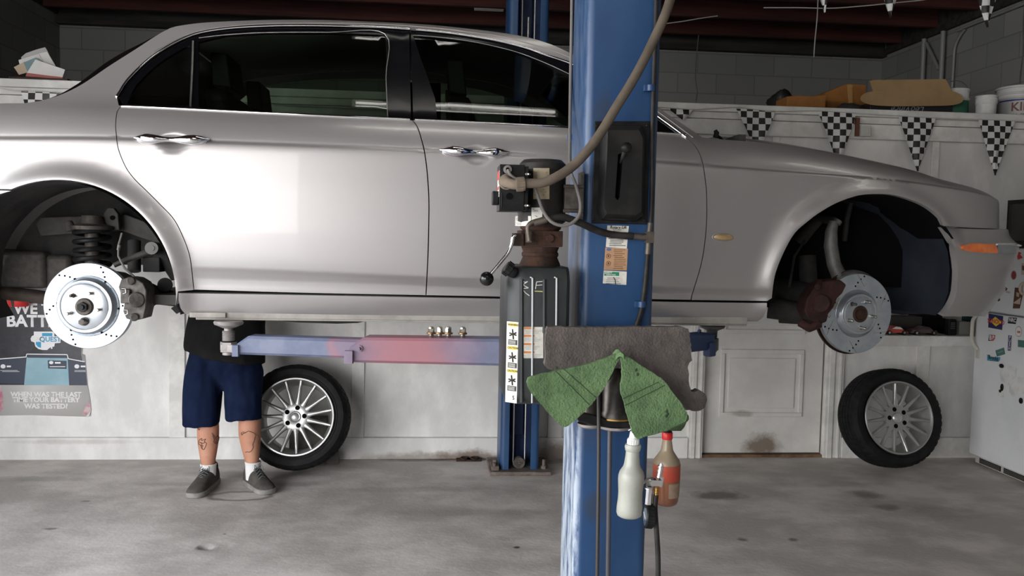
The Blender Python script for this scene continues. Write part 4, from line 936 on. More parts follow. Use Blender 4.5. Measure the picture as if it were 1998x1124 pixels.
# outer sleeve from the carriage towards the rear of the car, inner beam sliding in it
def beam(p0, p1, w_, zt, zb, mb, cham=.012):
    d = (p1-p0); d.z = 0; d.normalize(); s_ = V((-d.y, d.x, 0))
    return d, s_
A0 = V((NX0+.03, 3.13, 0)); A1 = T(690, 680, 3.27); A1.z = 0; A2 = T(470, 680, 3.40); A2.z = 0
d, s_ = beam(A0, A1, 0, 0, 0, None)
def zb_at(px, py, Y): return T(px, py, Y).z
sec = MB()
z0a, z1a = zb_at(985,712,3.13), zb_at(985,659,3.13)     # at the column
z0b, z1b = zb_at(690,703,3.27), zb_at(700,655,3.27)     # at the sleeve's mouth
n0, n1 = -s_*.055 if s_.y > 0 else s_*.055, None
hw = .058
def ringp(P, zb_, zt, w2): 
    s2 = V((-d.y, d.x, 0)); s2 = s2 if s2.y < 0 else -s2      # towards the camera
    c_ = .010
    return [P+s2*(w2-c_)+V((0,0,zb_)), P+s2*w2+V((0,0,zb_+c_)), P+s2*w2+V((0,0,zt-c_)), P+s2*(w2-c_)+V((0,0,zt)), P-s2*(w2-c_)+V((0,0,zt)), P-s2*w2+V((0,0,zt-c_)), P-s2*w2+V((0,0,zb_+c_)), P-s2*(w2-c_)+V((0,0,zb_))]
rg = [ringp(A0, z0a, z1a, hw), ringp(A1-d*.05, z0b, z1b, hw), ringp(A1, z0b, z1b-.035, hw)]
sec.grid(rg, closed=True); sec.add(rg[0], [tuple(range(8))]); sec.add(rg[-1], [tuple(reversed(range(8)))])
s2 = V((-d.y, d.x, 0)); s2 = s2 if s2.y < 0 else -s2
sec.obox(A1-d*.0+s2*(hw+.008)+V((0,0,z0b+.022)), (d, s2, (0,0,1)), (.016,.010,.024)); sec.cyl(A1-d*.04+s2*hw+V((0,0,z0b+.055)), A1-d*.04+s2*(hw+.02)+V((0,0,z0b+.055)), .0055); sec.cyl(A1-d*.04+s2*hw+V((0,0,z0b+.055)), A1-d*.04+s2*(hw+.006)+V((0,0,z0b+.055)), .012)
LARM = build(sec, 'lift_arm', ARM, LIFT, ang=30)
inn = MB(); z0c, z1c = zb_at(470,689,3.40), zb_at(485,653,3.40)
rg = [ringp(A1-d*.2, z0b+.012, z1b-.010, .046), ringp(A2-d*.045+V((0,0,0)), z0c, z1c, .046), ringp(A2, z0c, z1c-.032, .046)]
inn.grid(rg, closed=True); inn.add(rg[-1], [tuple(reversed(range(8)))]); inn.obox(A2+s2*.050+V((0,0,z0c+.016)), (d,s2,(0,0,1)), (.012,.008,.022))
INB = build(inn, 'inner_beam', ARM, LARM, ang=30)
PADM = mat('grey_steel_paint', (.30,.28,.27), .5, .3, col2=(.22,.20,.19), sc=20)
def pad(px, py_top, py_nut0, py_nut1, py_end, Y, parent, m, s=1.0):
    c = T(px, py_top, Y); c.z = min(c.z, 1.1465); Z = lambda py: T(px, py, Y).z; mb = MB()
    mb.lathe([(0,0),(.060*s,0),(.064*s,-.006),(.060*s,-.014),(.030*s,-.026),(.019*s,-.030),(.019*s,Z(py_nut0)-c.z+.045)], c, (0,0,1), 32)
    z_ = Z(py_nut0)+.045; pr = [(.019*s, z_-c.z)]
    for i in range(7): pr += [(.028*s, z_-c.z-.006*i-.002), (.024*s, z_-c.z-.006*i-.005)]
    mb.lathe(pr, c, (0,0,1), 24); mb.cyl((c.x,c.y,Z(py_end)), (c.x,c.y,Z(py_nut0)), .026*s); p_ = build(mb, 'lift_pad', m, parent)
    mb = MB(); mb.cyl((c.x,c.y,Z(py_nut1)), (c.x,c.y,Z(py_nut0)), .036*s, n=6); return build(mb, 'adjuster_nut', m, p_, ang=20), c
nut, pc = pad(446, 623, 667, 683, 692, 3.42, LARM, PADM, .9)
mb = MB(); mb.obox((V((pc.x,pc.y,0))+A2)/2+V((0,0,z0c+.018)), (d,s2,(0,0,1)), (.05,.022,.016)); build(mb, 'arm_end', PADM, LARM, bevel=.003)
# short arm towards the front of the car
B0 = V((NX1-.03,3.13,0)); B1 = T(1378,665,3.47); B1.z = 0
mb = MB(); dd = (B1-B0).normalized(); sb = V((-dd.y,dd.x,0)); zz = T(1370,667,3.42).z
mb.obox((B0+B1)/2+V((0,0,zz)), (dd,sb,(0,0,1)), ((B1-B0).length/2,.045,.034)); mb.obox(B1-dd*.03-sb*.04+V((0,0,zz-.03)), (dd,sb,(0,0,1)), (.02,.02,.03)); mb.cyl(B1-dd*.05+V((0,0,zz+.034)), B1-dd*.05+V((0,0,zz+.05)), .008)
RARM = build(mb, 'lift_arm', mat('dark_blue_arm', (.022,.045,.12), .5, col2=(.035,.06,.15), sc=12, bump=.1, bsc=60), LIFT, bevel=.006)
pad(1390, 633, 660, 683, 686, 3.53, RARM, mat('dark_steel', (.085,.085,.09), .45, .4, col2=(.14,.135,.13), sc=20), .85)
# lever cover
mb = MB(); Yf = NY0-.055
def PX(px, py, Y=NY0): return T(px, py, Y)
base = [PX(1160,237),PX(1268,237),PX(1262,438),PX(1153,436)]
mb.add([p+V((0,-.006,0)) for p in base]+[p+V((0,-.0005,0)) for p in base], [(0,1,2,3),(7,6,5,4),(0,4,5,1),(1,5,6,2),(2,6,7,3),(3,7,4,0)])
for px_, py_ in ((1164,246),(1262,246),(1157,428),(1256,430)): p = PX(px_,py_); mb.cyl(p+V((0,-.006,0)), p+V((0,-.010,0)), .006, n=6)
COV = build(mb, 'cover_plate', BLACK, LIFT, bevel=.002)
mb = MB(); HO = [(1172,244),(1246,244),(1255,262),(1252,425),(1240,433),(1170,430),(1163,415),(1170,300)]
ou = [PX(x_,y_)+V((0,-.005,0)) for x_, y_ in HO]; cx_ = sum(p.x for p in ou)/8; cz_ = sum(p.z for p in ou)/8
inn_ = [V((cx_+(p.x-cx_)*.80, Yf, cz_+(p.z-cz_)*.86)) for p in ou]; mid = [V((cx_+(p.x-cx_)*.93, Yf+.014, cz_+(p.z-cz_)*.955)) for p in ou]
mb.grid([ou, mid, inn_], closed=True)
sl = [T(x_,y_,Yf) for x_, y_ in [(1206,301),(1211,299),(1216,302),(1209,385),(1205,391),(1200,385)]]
pts_, fs_2 = cdt([(p.x,p.z) for p in inn_], .03, .03, holes=[[(p.x,p.z) for p in sl]])
mb.add([(x_,Yf,z_) for x_, z_ in pts_], fs_2); mb.grid([sl, [p+V((0,.03,0)) for p in sl]], closed=True, m=1); mb.add([p+V((0,.03,0)) for p in sl], [tuple(range(6))], 1)
COVM = mat('dusty_black_plastic', (.009,.009,.009), .42, spec=.35, col2=(.030,.028,.026), sc=7, lo=.45, hi=.75, bump=.06, bsc=120)
HSG = build(mb, 'lever_cover', [COVM, MATTE], LIFT, ang=35)
mb = MB(); p0, p1 = T(1211,317,Yf+.02), T(1220,290,Yf-.035); mb.tube([p0,p1], .0055, 12); LEV = build(mb, 'release_lever', STEEL, HSG); mb = MB(); mb.ell(T(1222,288,Yf-.045), (.017,.017,.017), 24, 14); build(mb, 'lever_knob', BLACK, HSG)
# labels on the column
def onpost(px, py, e=0): return T(px, py, NY0-.0008-e)
def decal(mb, quad, m, e=0): mb.add([onpost(x_,y_,e) for x_, y_ in quad], [(0,1,2,3)], m)
LBL = mat('label_white', (.70,.68,.62), .5, col2=(.58,.56,.50), sc=30); TAN = mat('label_tan', (.45,.27,.15), .55, col2=(.36,.21,.12), sc=30); GRN = mat('label_green', (.02,.22,.12), .5); LGB = mat('label_blue', (.10,.14,.30), .5)
random.seed(3)
def lines(mb, x0, x1, y0, y1, n, m, e, f, wmin=.5, th=.35):
    for i in range(n):
        y = y0+(y1-y0)*(i+.5)/n; h = (y1-y0)/n*th; a_ = x0+(x1-x0)*random.uniform(0,.12); b_ = x0+(x1-x0)*random.uniform(wmin+.2,1)
        mb.add([f(a_,y-h/2,e), f(b_,y-h/2,e), f(b_,y+h/2,e), f(a_,y+h/2,e)], [(0,1,2,3)], m)
mb = MB(); decal(mb, [(1185,440),(1227,441),(1223,485),(1182,482)], 0); mb.text('Rotary Lift', onpost(1206,443.8,.0006), (1,0,0), (0,0,1), .0125, 1, .03, .25); lines(mb, 1195, 1215, 446, 452, 3, 1, .0006, onpost); lines(mb, 1186, 1222, 460, 481, 6, 1, .0006, onpost)
build(mb, 'rating_label', [LBL, INK], LIFT, recalc=False, ang=None)
mb = MB(); decal(mb, [(1181,483),(1225,485),(1223,528),(1178,527)], 0); oc = onpost(1188,487,.0006); mb.add([oc+V((.008*cos(t_*pi/8), 0, .0045*sin(t_*pi/8))) for t_ in range(16)], [tuple(range(16))], 2); lines(mb, 1196, 1222, 486, 526, 11, 1, .0006, onpost)
for yy in (500, 514):
    oc = onpost(1187,yy,.0006); mb.grid([[oc+V((.008*cos(t_*pi/8), 0, .008*sin(t_*pi/8))) for t_ in range(16)], [oc+V((.006*cos(t_*pi/8), 0, .006*sin(t_*pi/8))) for t_ in range(16)]], 1, True); mb.box(oc+V((-.003,-.0003,-.003)), oc+V((.002,0,.004)), 1)
build(mb, 'certificate_label', [TAN, mat('brown_ink', (.17,.08,.04), .6), LGB], LIFT, recalc=False, ang=None)
mb = MB(); decal(mb, [(1178,528),(1223,530),(1222,556),(1176,553)], 0); decal(mb, [(1179,530),(1208,531),(1208,538.5),(1179,538)], 1, .0006); mb.text('SAFETY', onpost(1187,532.5,.0012), (1,0,0), (0,0,1), .0075, 3, .03); mb.text('INSPECTION', onpost(1192,536.3,.0012), (1,0,0), (0,0,1), .0055, 3, .03); lines(mb, 1180, 1220, 541, 555, 4, 2, .0006, onpost, .3, .25)
mb.tube([onpost(1197,541,.001),onpost(1200,546,.001),onpost(1201,555,.001)], .0012, 6, m=2); build(mb, 'safety_label', [LBL, GRN, INK, WHITE], LIFT, recalc=False, ang=None)
# hoses, cable and clips on the column
HOSE = mat('black_hose', (.014,.013,.012), .55, spec=.3, col2=(.030,.027,.025), sc=20); FIT = mat('brass_grey_fitting', (.12,.10,.08), .5, .5, col2=(.08,.07,.06), sc=25)
def tubepx(pts, Y, r, n=12, sm=10, Ys=None):
    cc = crv([V((x_,y_,yy)) for (x_, y_), yy in zip(pts, Ys or [Y]*len(pts))], sm); return [T(p.x,p.y,p.z) for p in cc]
mb = MB(); mb.tube(tubepx([(1281,-20),(1279,60),(1276,150),(1273,260),(1272,380),(1269,440)], NY0-.014, .0075), .0075, 12); mb.tube(tubepx([(1265,483),(1262,520),(1257,570),(1250,610),(1240,642),(1232,690)], NY0-.014, .0075), .0085, 12); build(mb, 'hydraulic_hose', HOSE, LIFT)
mb = MB(); mb.cyl(T(1269,435,NY0-.016), T(1267,455,NY0-.016), .0095); mb.obox(T(1267,463,NY0-.016), ((1,0,0),(0,1,0),(0,0,1)), (.013,.012,.018)); mb.cyl(T(1266,470,NY0-.016), T(1264,496,NY0-.016), .0095); mb.cyl(T(1235.8,461,NY0-.018), T(1254,463,NY0-.018), .0105); mb.cyl(T(1254,463,NY0-.018), T(1262,463,NY0-.018), .012, n=6); build(mb, 'hose_tee', FIT, LIFT)
mb = MB(); mb.tube(tubepx([(1068,427.3),(1080,424),(1100,424),(1130,434),(1165,450),(1195,458),(1235,461)], 0, .0105, Ys=[2.637,2.637,2.638,2.645,2.668,2.68,2.682]), .0115, 14); build(mb, 'pressure_hose', HOSE, LIFT)
mb = MB(); mb.tube(tubepx([(1116,-20),(1115,60),(1113,170),(1112,270),(1113,330),(1123,360),(1132,395),(1130,420),(1115,436),(1095,440),(1075,432),(1060,412),(1050,385),(1043,366)], 0, .005, Ys=[2.98,2.98,2.96,2.80,2.645,2.635,2.63,2.622,2.615,2.612,2.61,2.61,2.605,2.60]), .0055, 10); build(mb, 'control_cable', GREYC, LIFT)
for px_, py_, yy in ((1270,172,NY0-.014),(1252,594,NY0-.014),(1114,268,2.968)):
    p = T(px_,py_,yy); mb = MB(); mb.lathe([(.0105,-.010),(.0135,-.010),(.0135,.010),(.0105,.010)], p, (0,0,1), 18); mb.box((p.x-.022 if px_ > 1200 else p.x,p.y-.004 if px_>1200 else p.y-.003,p.z-.010),(p.x if px_ > 1200 else p.x+.02,p.y+.014,p.z+.010)); build(mb, 'hose_clip', BLUE, LIFT, bevel=.001)
# rear column
RX_0, RX_1, RY0, RY1 = .418, .668, 5.28, 5.582
REARC = thing('car_lift', 'blue lift column behind the car, standing on a rusty base plate at the white wall', 'car lift', ((RX_0+RX_1)/2, (RY0+RY1)/2, 0))
build(ushape(RX_0, RX_1, RY0, RY1, 3.45, False), 'column', BLUE, REARC, ang=30)
mb = MB(); mb.box((RX_0+.014,RY1-.06,.015),(RX_1-.014,RY1-.014,3.44)); mb.box((RX_0+.085,RY1-.10,.2),(RX_1-.085,RY1-.06,3.44)); build(mb, 'inner_channel', BLUED, REARC, bevel=.004)
mb = MB(); bx0, bx1 = onZ(955,925,0).x, onZ(1074,925,0).x; mb.box((bx0,RY0-.06,0),(bx1,RY1+.0,.025)); mb.box((bx0+.01,RY0-.03,.025),(bx0+.06,RY0+.08,.055)); mb.cyl((bx0+.035,RY0+.02,.05),(bx0+.035,RY0+.02,.085), .016, n=6); mb.cyl((bx0+.03,RY0-.02,.05),(bx0+.03,RY0-.02,.075), .013, n=6); mb.cyl((bx1-.04,RY0+.02,.02),(bx1-.04,RY0+.02,.085), .010); mb.cyl((bx1-.04,RY0+.02,.02),(bx1-.04,RY0+.02,.045), .018, n=6)
build(mb, 'base_plate', mat('rusty_base', (.12,.09,.075), .8, .2, col2=(.20,.17,.15), sc=14, bump=.3, bsc=60), REARC, bevel=.004)
PCc = T(1012.5,902,RY0+.05); mb = MB(); mb.lathe([(0,-.02),(.036,-.02),(.036,-.014),(.030,-.008),(.030,.008),(.036,.014),(.036,.02),(0,.02)], PCc, (0,1,0), 32); mb.box((PCc.x-.004,PCc.y-.024,PCc.z-.02),(PCc.x+.004,PCc.y-.02,PCc.z+.02)); mb.box((PCc.x-.02,PCc.y-.024,PCc.z-.004),(PCc.x+.02,PCc.y-.02,PCc.z+.004)); mb.cyl(PCc+V((0,-.028,0)), PCc+V((0,.04,0)), .009); PUL = build(mb, 'cable_pulley', DIRTM, REARC, ang=30)
mb = MB(); rr = .036; pth = [V((PCc.x-rr-.004,PCc.y,3.4)), V((PCc.x-rr-.002,PCc.y,PCc.z+.01))]+[PCc+V((rr*cos(radians(t_)),0,rr*sin(radians(t_)))) for t_ in range(180,361,20)]+[V((PCc.x+rr+.004,PCc.y,3.4))]; mb.tube(pth, .0045, 8); build(mb, 'steel_cable', mat('galvanised_cable', (.45,.44,.42), .45, .7), REARC)
mb = MB(); q = T(1031,50,RY0+.08); mb.cyl((q.x,q.y,T(1031,78,RY0+.08).z-.3),(q.x,q.y,T(1031,34,RY0+.08).z), .011); build(mb, 'chain_rod', STEEL, REARC)
# ------------------------------------------------------------------ hydraulic power unit beside the column
PU = thing('power_unit', 'grimy black electric pump unit with ribbed oil tank, bolted to the lift column', 'pump', (.395, 2.74, 1.0))
MC = T(1057,400,2.735); MR = .0775
mz1, mz0 = T(1057,311,2.70).z, T(1057,432,2.70).z
MOT = mat('sooty_motor_paint', (.014,.0135,.013), .5, spec=.3, col2=(.032,.029,.026), sc=12, bump=.06, bsc=80)
mb = MB(); mb.lathe([(0,mz1),(MR*.80,mz1),(MR*.96,mz1-.012),(MR,mz1-.03),(MR,mz1-.034),(MR*.985,mz1-.036),(MR*.985,mz0+.03),(MR,mz0+.028),(MR,mz0),(MR*.75,mz0-.014),(0,mz0-.014)], (MC.x,MC.y,0), (0,0,1), 48); MOTOR = build(mb, 'motor', MOT, PU, ang=30)
mb = MB(); q0 = T(1100,355,2.70); mb.box((q0.x,2.675,T(1100,408,2.68).z),(NX0-.001,2.72,T(1100,362,2.68).z)); mb.box((NX0-.012,2.674,T(1100,432,2.68).z),(NX0-.0005,2.73,T(1100,335,2.68).z)); mb.cyl((q0.x-.004,2.674,T(0,363,2.68).z*0+T(1104,363,2.66).z),(NX0-.001,2.674,T(1104,363,2.66).z), .006); mb.cyl((q0.x-.004,2.674,T(1104,411,2.66).z),(NX0-.001,2.674,T(1104,411,2.66).z), .006); build(mb, 'mounting_bracket', DIRTM, PU, bevel=.002)
def onmot(px, py, e=.001):
    x_ = T(px,py,MC.y-MR).x; y_ = MC.y-sqrt(max(MR*MR-(x_-MC.x)**2,1e-6))-e; return T(px, py, y_)
def curved(mb, x0, y0, x1, y1, m, e): mb.grid([[onmot(x0+(x1-x0)*i/6, yy, e) for i in range(7)] for yy in (y0, y1)], m)
mb = MB(); curved(mb, 1040.5,328,1072,388.5,0,.0008); random.seed(5)
fm = lambda x_, y_, e: onmot(x_, y_, e)
for i in range(9): lines(mb, 1043, 1070, 334+5.5*i, 339+5.5*i, 1, 1, .0014, fm, .4, .25)
build(mb, 'rating_plate', [mat('aged_beige_plate', (.45,.38,.25), .5, col2=(.36,.30,.20), sc=25), mat('brown_print', (.12,.09,.06), .6)], MOTOR, ang=None, recalc=False)
mb = MB(); curved(mb, 1037,405,1058,430,0,.0008); lines(mb, 1039,1056,407,414,3,1,.0014,fm,.4,.3); mb.grid([[onmot(1042+2*i,420+(.6*i if r_ else 1.2*i),.0014) for i in range(4)] for r_ in (0,1)], 1); build(mb, 'pale_label', [LBL, INK], MOTOR, ang=None, recalc=False)
mb = MB(); curved(mb, 1005,421.5,1036,441,0,.0016); lines(mb, 1007,1034,423,440,6,1,.0022,fm,.4,.3); build(mb, 'pale_label', [LBL, INK], MOTOR, ang=None, recalc=False)
# switch box
BY = 2.575; bx0, bx1 = T(975,365,BY).x, T(1031,365,BY).x; bz1, bz0 = T(1000,321,BY).z, T(1000,412,BY).z
mb = MB(); mb.box((bx0,BY,bz0),(bx1-.012,2.70,bz1)); mb.box((bx1-.012,BY+.004,bz0+.004),(bx1,2.70,bz1-.004)); mb.box((bx0+.006,BY-.002,bz0+.01),(bx0+.009,BY,bz0+.055)); mb.box((bx0+.006,BY-.002,bz0+.08),(bx0+.009,BY,bz1-.012))
for zz in (bz0+.018, bz1-.028): mb.cyl((bx1-.006,BY-.003,zz),(bx1-.006,BY+.006,zz), .0045, m=1); mb.cyl((bx1-.002,BY-.006,zz),(bx1+.005,BY+.006,zz), .003, m=1)
BOX = build(mb, 'switch_box', [BLACK, STEEL], PU, bevel=.003)
mb = MB(); hx = T(994,383,BY); mb.cyl(hx, hx+V((0,-.002,0)), .0105); build(mb, 'knockout_hole', MATTE, BOX)
mb = MB(); zz = T(975,385,BY).z; mb.box((bx0-.020,2.60,zz-.022),(bx0,2.645,zz+.020)); build(mb, 'push_switch', BLACK, BOX, bevel=.003)
mb = MB(); mb.box((bx0-.0012,2.585,T(968,384,2.6).z),(bx0-.0002,2.66,bz1-.018)); mb.box((bx0-.002,2.585,bz1-.045),(bx0-.0012,2.66,bz1-.018),1); mb.box((bx0-.002,2.585,bz1-.075),(bx0-.0012,2.66,bz1-.066),1); mb.box((bx0-.002,2.59,bz1-.085),(bx0-.0012,2.65,bz1-.083),2); mb.box((bx0-.002,2.59,bz1-.093),(bx0-.0012,2.65,bz1-.091),2); build(mb, 'warning_label', [LBL, mat('label_red', (.50,.06,.05), .5), INK], BOX)
mb = MB(); mb.tube(tubepx([(991,330),(995,340),(1005,348),(1020,354),(1034,358)], BY-.010, .005), .005, 10); mb.lathe([(.010,0),(.013,.003),(.013,.010),(.006,.012)], T(990,331,BY), (0,-1,0), 16); build(mb, 'switch_wire', GREYC, BOX)
# flexible conduit
CONM = mat('tan_conduit', (.115,.092,.070), .8, spec=.2, col2=(.080,.065,.050), sc=9, bump=.08, bsc=200)
CD = thing('conduit', 'thick tan flexible conduit hanging in a curve from the ceiling to the black switch box', 'conduit', T(1030,358,2.50))
cp = tubepx([(1026,358),(1060,356),(1090,343),(1120,322),(1150,290),(1178,250),(1205,205),(1230,165),(1255,120),(1277,75),(1293,40),(1306,5),(1316,-40),(1330,-120)], 0, 0, sm=7, Ys=[2.545,2.535,2.53,2.53,2.53,2.535,2.54,2.545,2.55,2.55,2.55,2.55,2.55,2.55])
cp += [cp[-1]+V((.02,.0,.12)), V((cp[-1].x+.03,cp[-1].y,3.49))]
tot = [0]
for i in range(1,len(cp)): tot.append(tot[-1]+(cp[i]-cp[i-1]).length)
fine = []; s_ = 0; i = 0
while s_ < tot[-1]:
    while tot[i+1] < s_: i += 1
    t_ = (s_-tot[i])/(tot[i+1]-tot[i]); fine.append(cp[i].lerp(cp[i+1], t_)); s_ += .0022
mb = MB(); mb.tube(fine, [.0142+(.0006 if j%2 else 0) for j in range(len(fine))], 16); build(mb, 'hose', CONM, CD, ang=60)
mb = MB(); pts = tubepx([(986,353),(992,357),(1004,360),(1023,359)], 0, 0, sm=5, Ys=[BY-.001,2.555,2.545,2.545]); mb.tube(pts, [.019]*2+[.0155]*(len(pts)-2), 20); p0, p1 = T(1007,360,2.545), T(1024,359,2.545); mb.cyl(p0,p1,.020,n=24)
for j in range(14):
    an = 2*pi*j/14; mb.cyl(p0+V((.002,.020*cos(an),.020*sin(an))), p1+V((-.004,.020*cos(an),.020*sin(an))), .0022, n=6)
mb.lathe([(.020,0),(.024,.002),(.024,.006),(.020,.008)], T(988,355,BY), (0,-1,0), 24); build(mb, 'conduit_fitting', mat('dusty_beige_fitting', (.20,.16,.122), .75, spec=.2, col2=(.14,.113,.088), sc=20), BOX)
# valve block and lever
vx0, vx1, VY = T(1016,455,2.68).x, T(1098,455,2.68).x, 2.675
mb = MB(); mb.box((vx0,VY,T(1050,481,VY).z),(vx1,2.80,T(1050,450,VY).z)); mb.lathe([(.055,T(0,0,1).z*0+T(1055,452,VY).z),(.066,T(1055,446,VY).z),(.070,T(1055,433,VY).z),(.060,T(1055,430,VY).z)], (MC.x-.002,MC.y,0), (0,0,1), 32)
mb.lathe([(.062,T(1055,482,VY).z),(.056,T(1055,492,VY).z),(.060,T(1055,494,VY).z),(.060,T(1055,500,VY).z),(.056,T(1055,502,VY).z),(.066,T(1055,516,VY).z),(.066,T(1055,522,VY).z)], (MC.x-.002,MC.y,0), (0,0,1), 32)
hx = T(1073,465,VY); mb.cyl(hx, hx+V((0,-.010,0)), .014, n=6); mb.box((T(1000,466,2.67).x,2.668,T(1005,480,2.67).z),(vx0+.01,2.70,T(1005,455,2.67).z)); VAL = build(mb, 'valve_block', RUST, PU, bevel=.002)
mb = MB(); mb.tube(tubepx([(1033,470),(1031,455),(1030,442),(1038,434),(1052,430)], 2.640, .006), .0075, 12); mb.cyl(T(1033,472,2.650), T(1032,452,2.645), .0115, n=6); mb.cyl(T(1042,436,2.64), T(1066,428,2.637), .0115, n=12); build(mb, 'hose_elbow', FIT, VAL)
mb = MB(); mb.tube(tubepx([(1006,458),(1001,462),(999,475),(992,492),(978,510),(957,535)], 2.645, .006), [.0062]*3+[.0055]*(len(tubepx([(1006,458),(1001,462),(999,475),(992,492),(978,510),(957,535)], 2.645, .006))-3), 12); LV = build(mb, 'lowering_lever', CHROME, PU); mb = MB(); mb.ell(T(949.5,544,2.645), (.0225,.0225,.0225), 28, 16); build(mb, 'lever_knob', mat('shiny_black_ball', (.006,.006,.006), .12), LV, label='glossy black ball knob')
# oil tank
TY = 2.62; tx0, tx1 = T(985,650,TY+.04).x, T(1111,650,TY).x; tz1, tz0 = T(1050,521,TY).z, T(1040,791,TY).z
xa = T(1014,650,TY).x
sec_ = [(tx0,TY+.045),(tx0+.006,TY+.030),(xa-.004,TY+.004),(xa+.004,TY),(tx1-.012,TY),(tx1,TY+.010),(tx1,2.90),(tx1-.03,2.93),(tx0+.03,2.93),(tx0,2.90)]
cx_, cy_ = (tx0+tx1)/2, (TY+2.93)/2; mb = MB(); rows = []
for z, s_ in ((tz0,.86),(tz0+.008,.95),(tz0+.03,1),(tz1-.045,1),(tz1-.018,.955),(tz1-.004,.90),(tz1,.84)): rows.append([V((cx_+(a-cx_)*s_+(.012*(1-s_)*6 if z > 1.2 else 0), cy_+(b_-cy_)*s_, z)) for a, b_ in sec_])
mb.grid(rows, closed=True); mb.add(rows[0], [tuple(range(10))]); mb.add(rows[-1], [tuple(range(10))])
TANKM = mat('scuffed_black_tank', (.018,.020,.021), .42, spec=.35, col2=(.055,.058,.058), sc=5, lo=.42, hi=.78, bump=.05, bsc=60, stretch=(1,1,.4))
TANK = build(mb, 'oil_tank', TANKM, PU, bevel=.006, ang=30)
RIBM = mat('rib_highlight', (.42,.44,.45), .45)  # pale grey puts the highlight along the rib into its colour
for px_, y0_, y1_ in ((1039,541,786),(1086,541,660)):
    mb = MB(); p0, p1 = T(px_,y0_,TY), T(px_-1,y1_,TY); mb.tube([p0+V((-.006,.003,0)),p0+V((0,-.002,-.003)),p1+V((0,-.002,0))], .0032, 8); build(mb, 'tank_rib', RIBM, TANK, label='rib with its highlight painted pale')
for px_, y0_, y1_ in ((1018,545,785),(1062,545,650)):
    mb = MB(); p0, p1 = T(px_,y0_,TY), T(px_,y1_,TY); mb.tube([p0+V((0,.001,0)),p1+V((0,.001,0))], .0065, 8); build(mb, 'tank_rib', TANKM, TANK)
mb = MB(); mb.lathe([(0,.030),(.018,.030),(.022,.026),(.022,.008),(.018,.006),(.018,0),(.014,-.012)], T(1000,531,2.64), (-.75,-.05,.55), 24); 
for j in range(10):
    an = 2*pi*j/10; ax_ = V((-.75,-.05,.55)).normalized(); e1 = ax_.orthogonal().normalized(); e2 = ax_.cross(e1); p = T(1000,531,2.64)+e1*(.0215*cos(an))+e2*(.0215*sin(an)); mb.cyl(p+ax_*.008, p+ax_*.027, .0028, n=6)
build(mb, 'filler_cap', BLACK, TANK)
def ontank(px, py, e=.0008): return T(px, py, TY-e)
mb = MB(); chs = [[(1016,546),(1024,551),(1030,549)],[(1030,549),(1020,556)],[(1020,556),(1028,560),(1031,562)],[(1031,562),(1018,563)],[(1018,563),(1026,572),(1033,577)]]
for c_ in chs: mb.tube([ontank(x_,y_) for x_, y_ in c_], .0013, 6)
for c_ in ([(1047,550),(1045,564)],[(1047,550),(1060,549)],[(1046,557),(1058,556)]): mb.tube([ontank(x_,y_) for x_, y_ in c_], .0011, 6)
mb.tube([ontank(1043,568),ontank(1060,569)], .0016, 6, m=1); build(mb, 'chalk_marks', [WHITE, mat('yellow_chalk', (.6,.55,.2), .8)], TANK, label='chalked marks with a letter F')
# caution strip on the left facet
fa, fb = V((tx0+.006,TY+.030,0)), V((xa-.004,TY+.004,0)); fn_ = V((fb.y-fa.y, -(fb.x-fa.x), 0)).normalized()
def onfac(s_, py, e=.0006): p = fa.lerp(fb, s_)+fn_*e; return V((p.x, p.y, T(1000, py, 2.635).z))
def rect(mb, s0, s1, y0, y1, m, e): mb.add([onfac(s0,y0,e), onfac(s1,y0,e), onfac(s1,y1,e), onfac(s0,y1,e)], [(0,1,2,3)], m)
YEL = mat('label_yellow', (.62,.46,.06), .5)
mb = MB(); rect(mb, -.02, 1.0, 628, 786, 0, .0006); fd = (fb-fa).normalized()
for yb, wd in ((634,'WARNING'),(679,'CAUTION'),(724,'CAUTION')):
    rect(mb, .12, .95, yb-3.5, yb+3.5, 1, .001); mb.text(wd, onfac(.55,yb,.0016), fd, (0,0,1), .0085, 2, .02)
    c_ = onfac(.55, yb+18, .0016)
    for a_ in (20, 100, 170): 
        v_ = fd*(.013*cos(radians(a_)))+V((0,0,.016*sin(radians(a_)))); mb.tube([c_-v_, c_+v_], .0022, 6, m=2)
    rect(mb, .14, .95, yb+29, yb+39, 2, .001)
    for j in range(3): rect(mb, .2, .8, yb+31+2.6*j, yb+31.8+2.6*j, 0, .0016)
mb.text('S', onfac(.7,776,.0016), fd, (0,0,1), .018, 2, .02); build(mb, 'caution_label', [LBL, YEL, INK], TANK, ang=None, recalc=False)
mb = MB(); mb.add([ontank(1021,638),ontank(1060,638),ontank(1060,699),ontank(1021,699)], [(0,1,2,3)], 0)
ft = lambda x_, y_, e: ontank(x_, y_, e)
for yy in (638, 653, 669, 685):
    mb.add([ontank(1022,yy+.5,.0014),ontank(1043,yy+.5,.0014),ontank(1043,yy+4.5,.0014),ontank(1022,yy+4.5,.0014)], [(0,1,2,3)], 1); lines(mb, 1022, 1059, yy+5.5, yy+14, 4, 2, .0014, ft, .5, .3)
build(mb, 'instruction_label', [LBL, mat('label_orange', (.55,.20,.06), .5), mat('grey_print', (.25,.25,.25), .6)], TANK, ang=None, recalc=False)

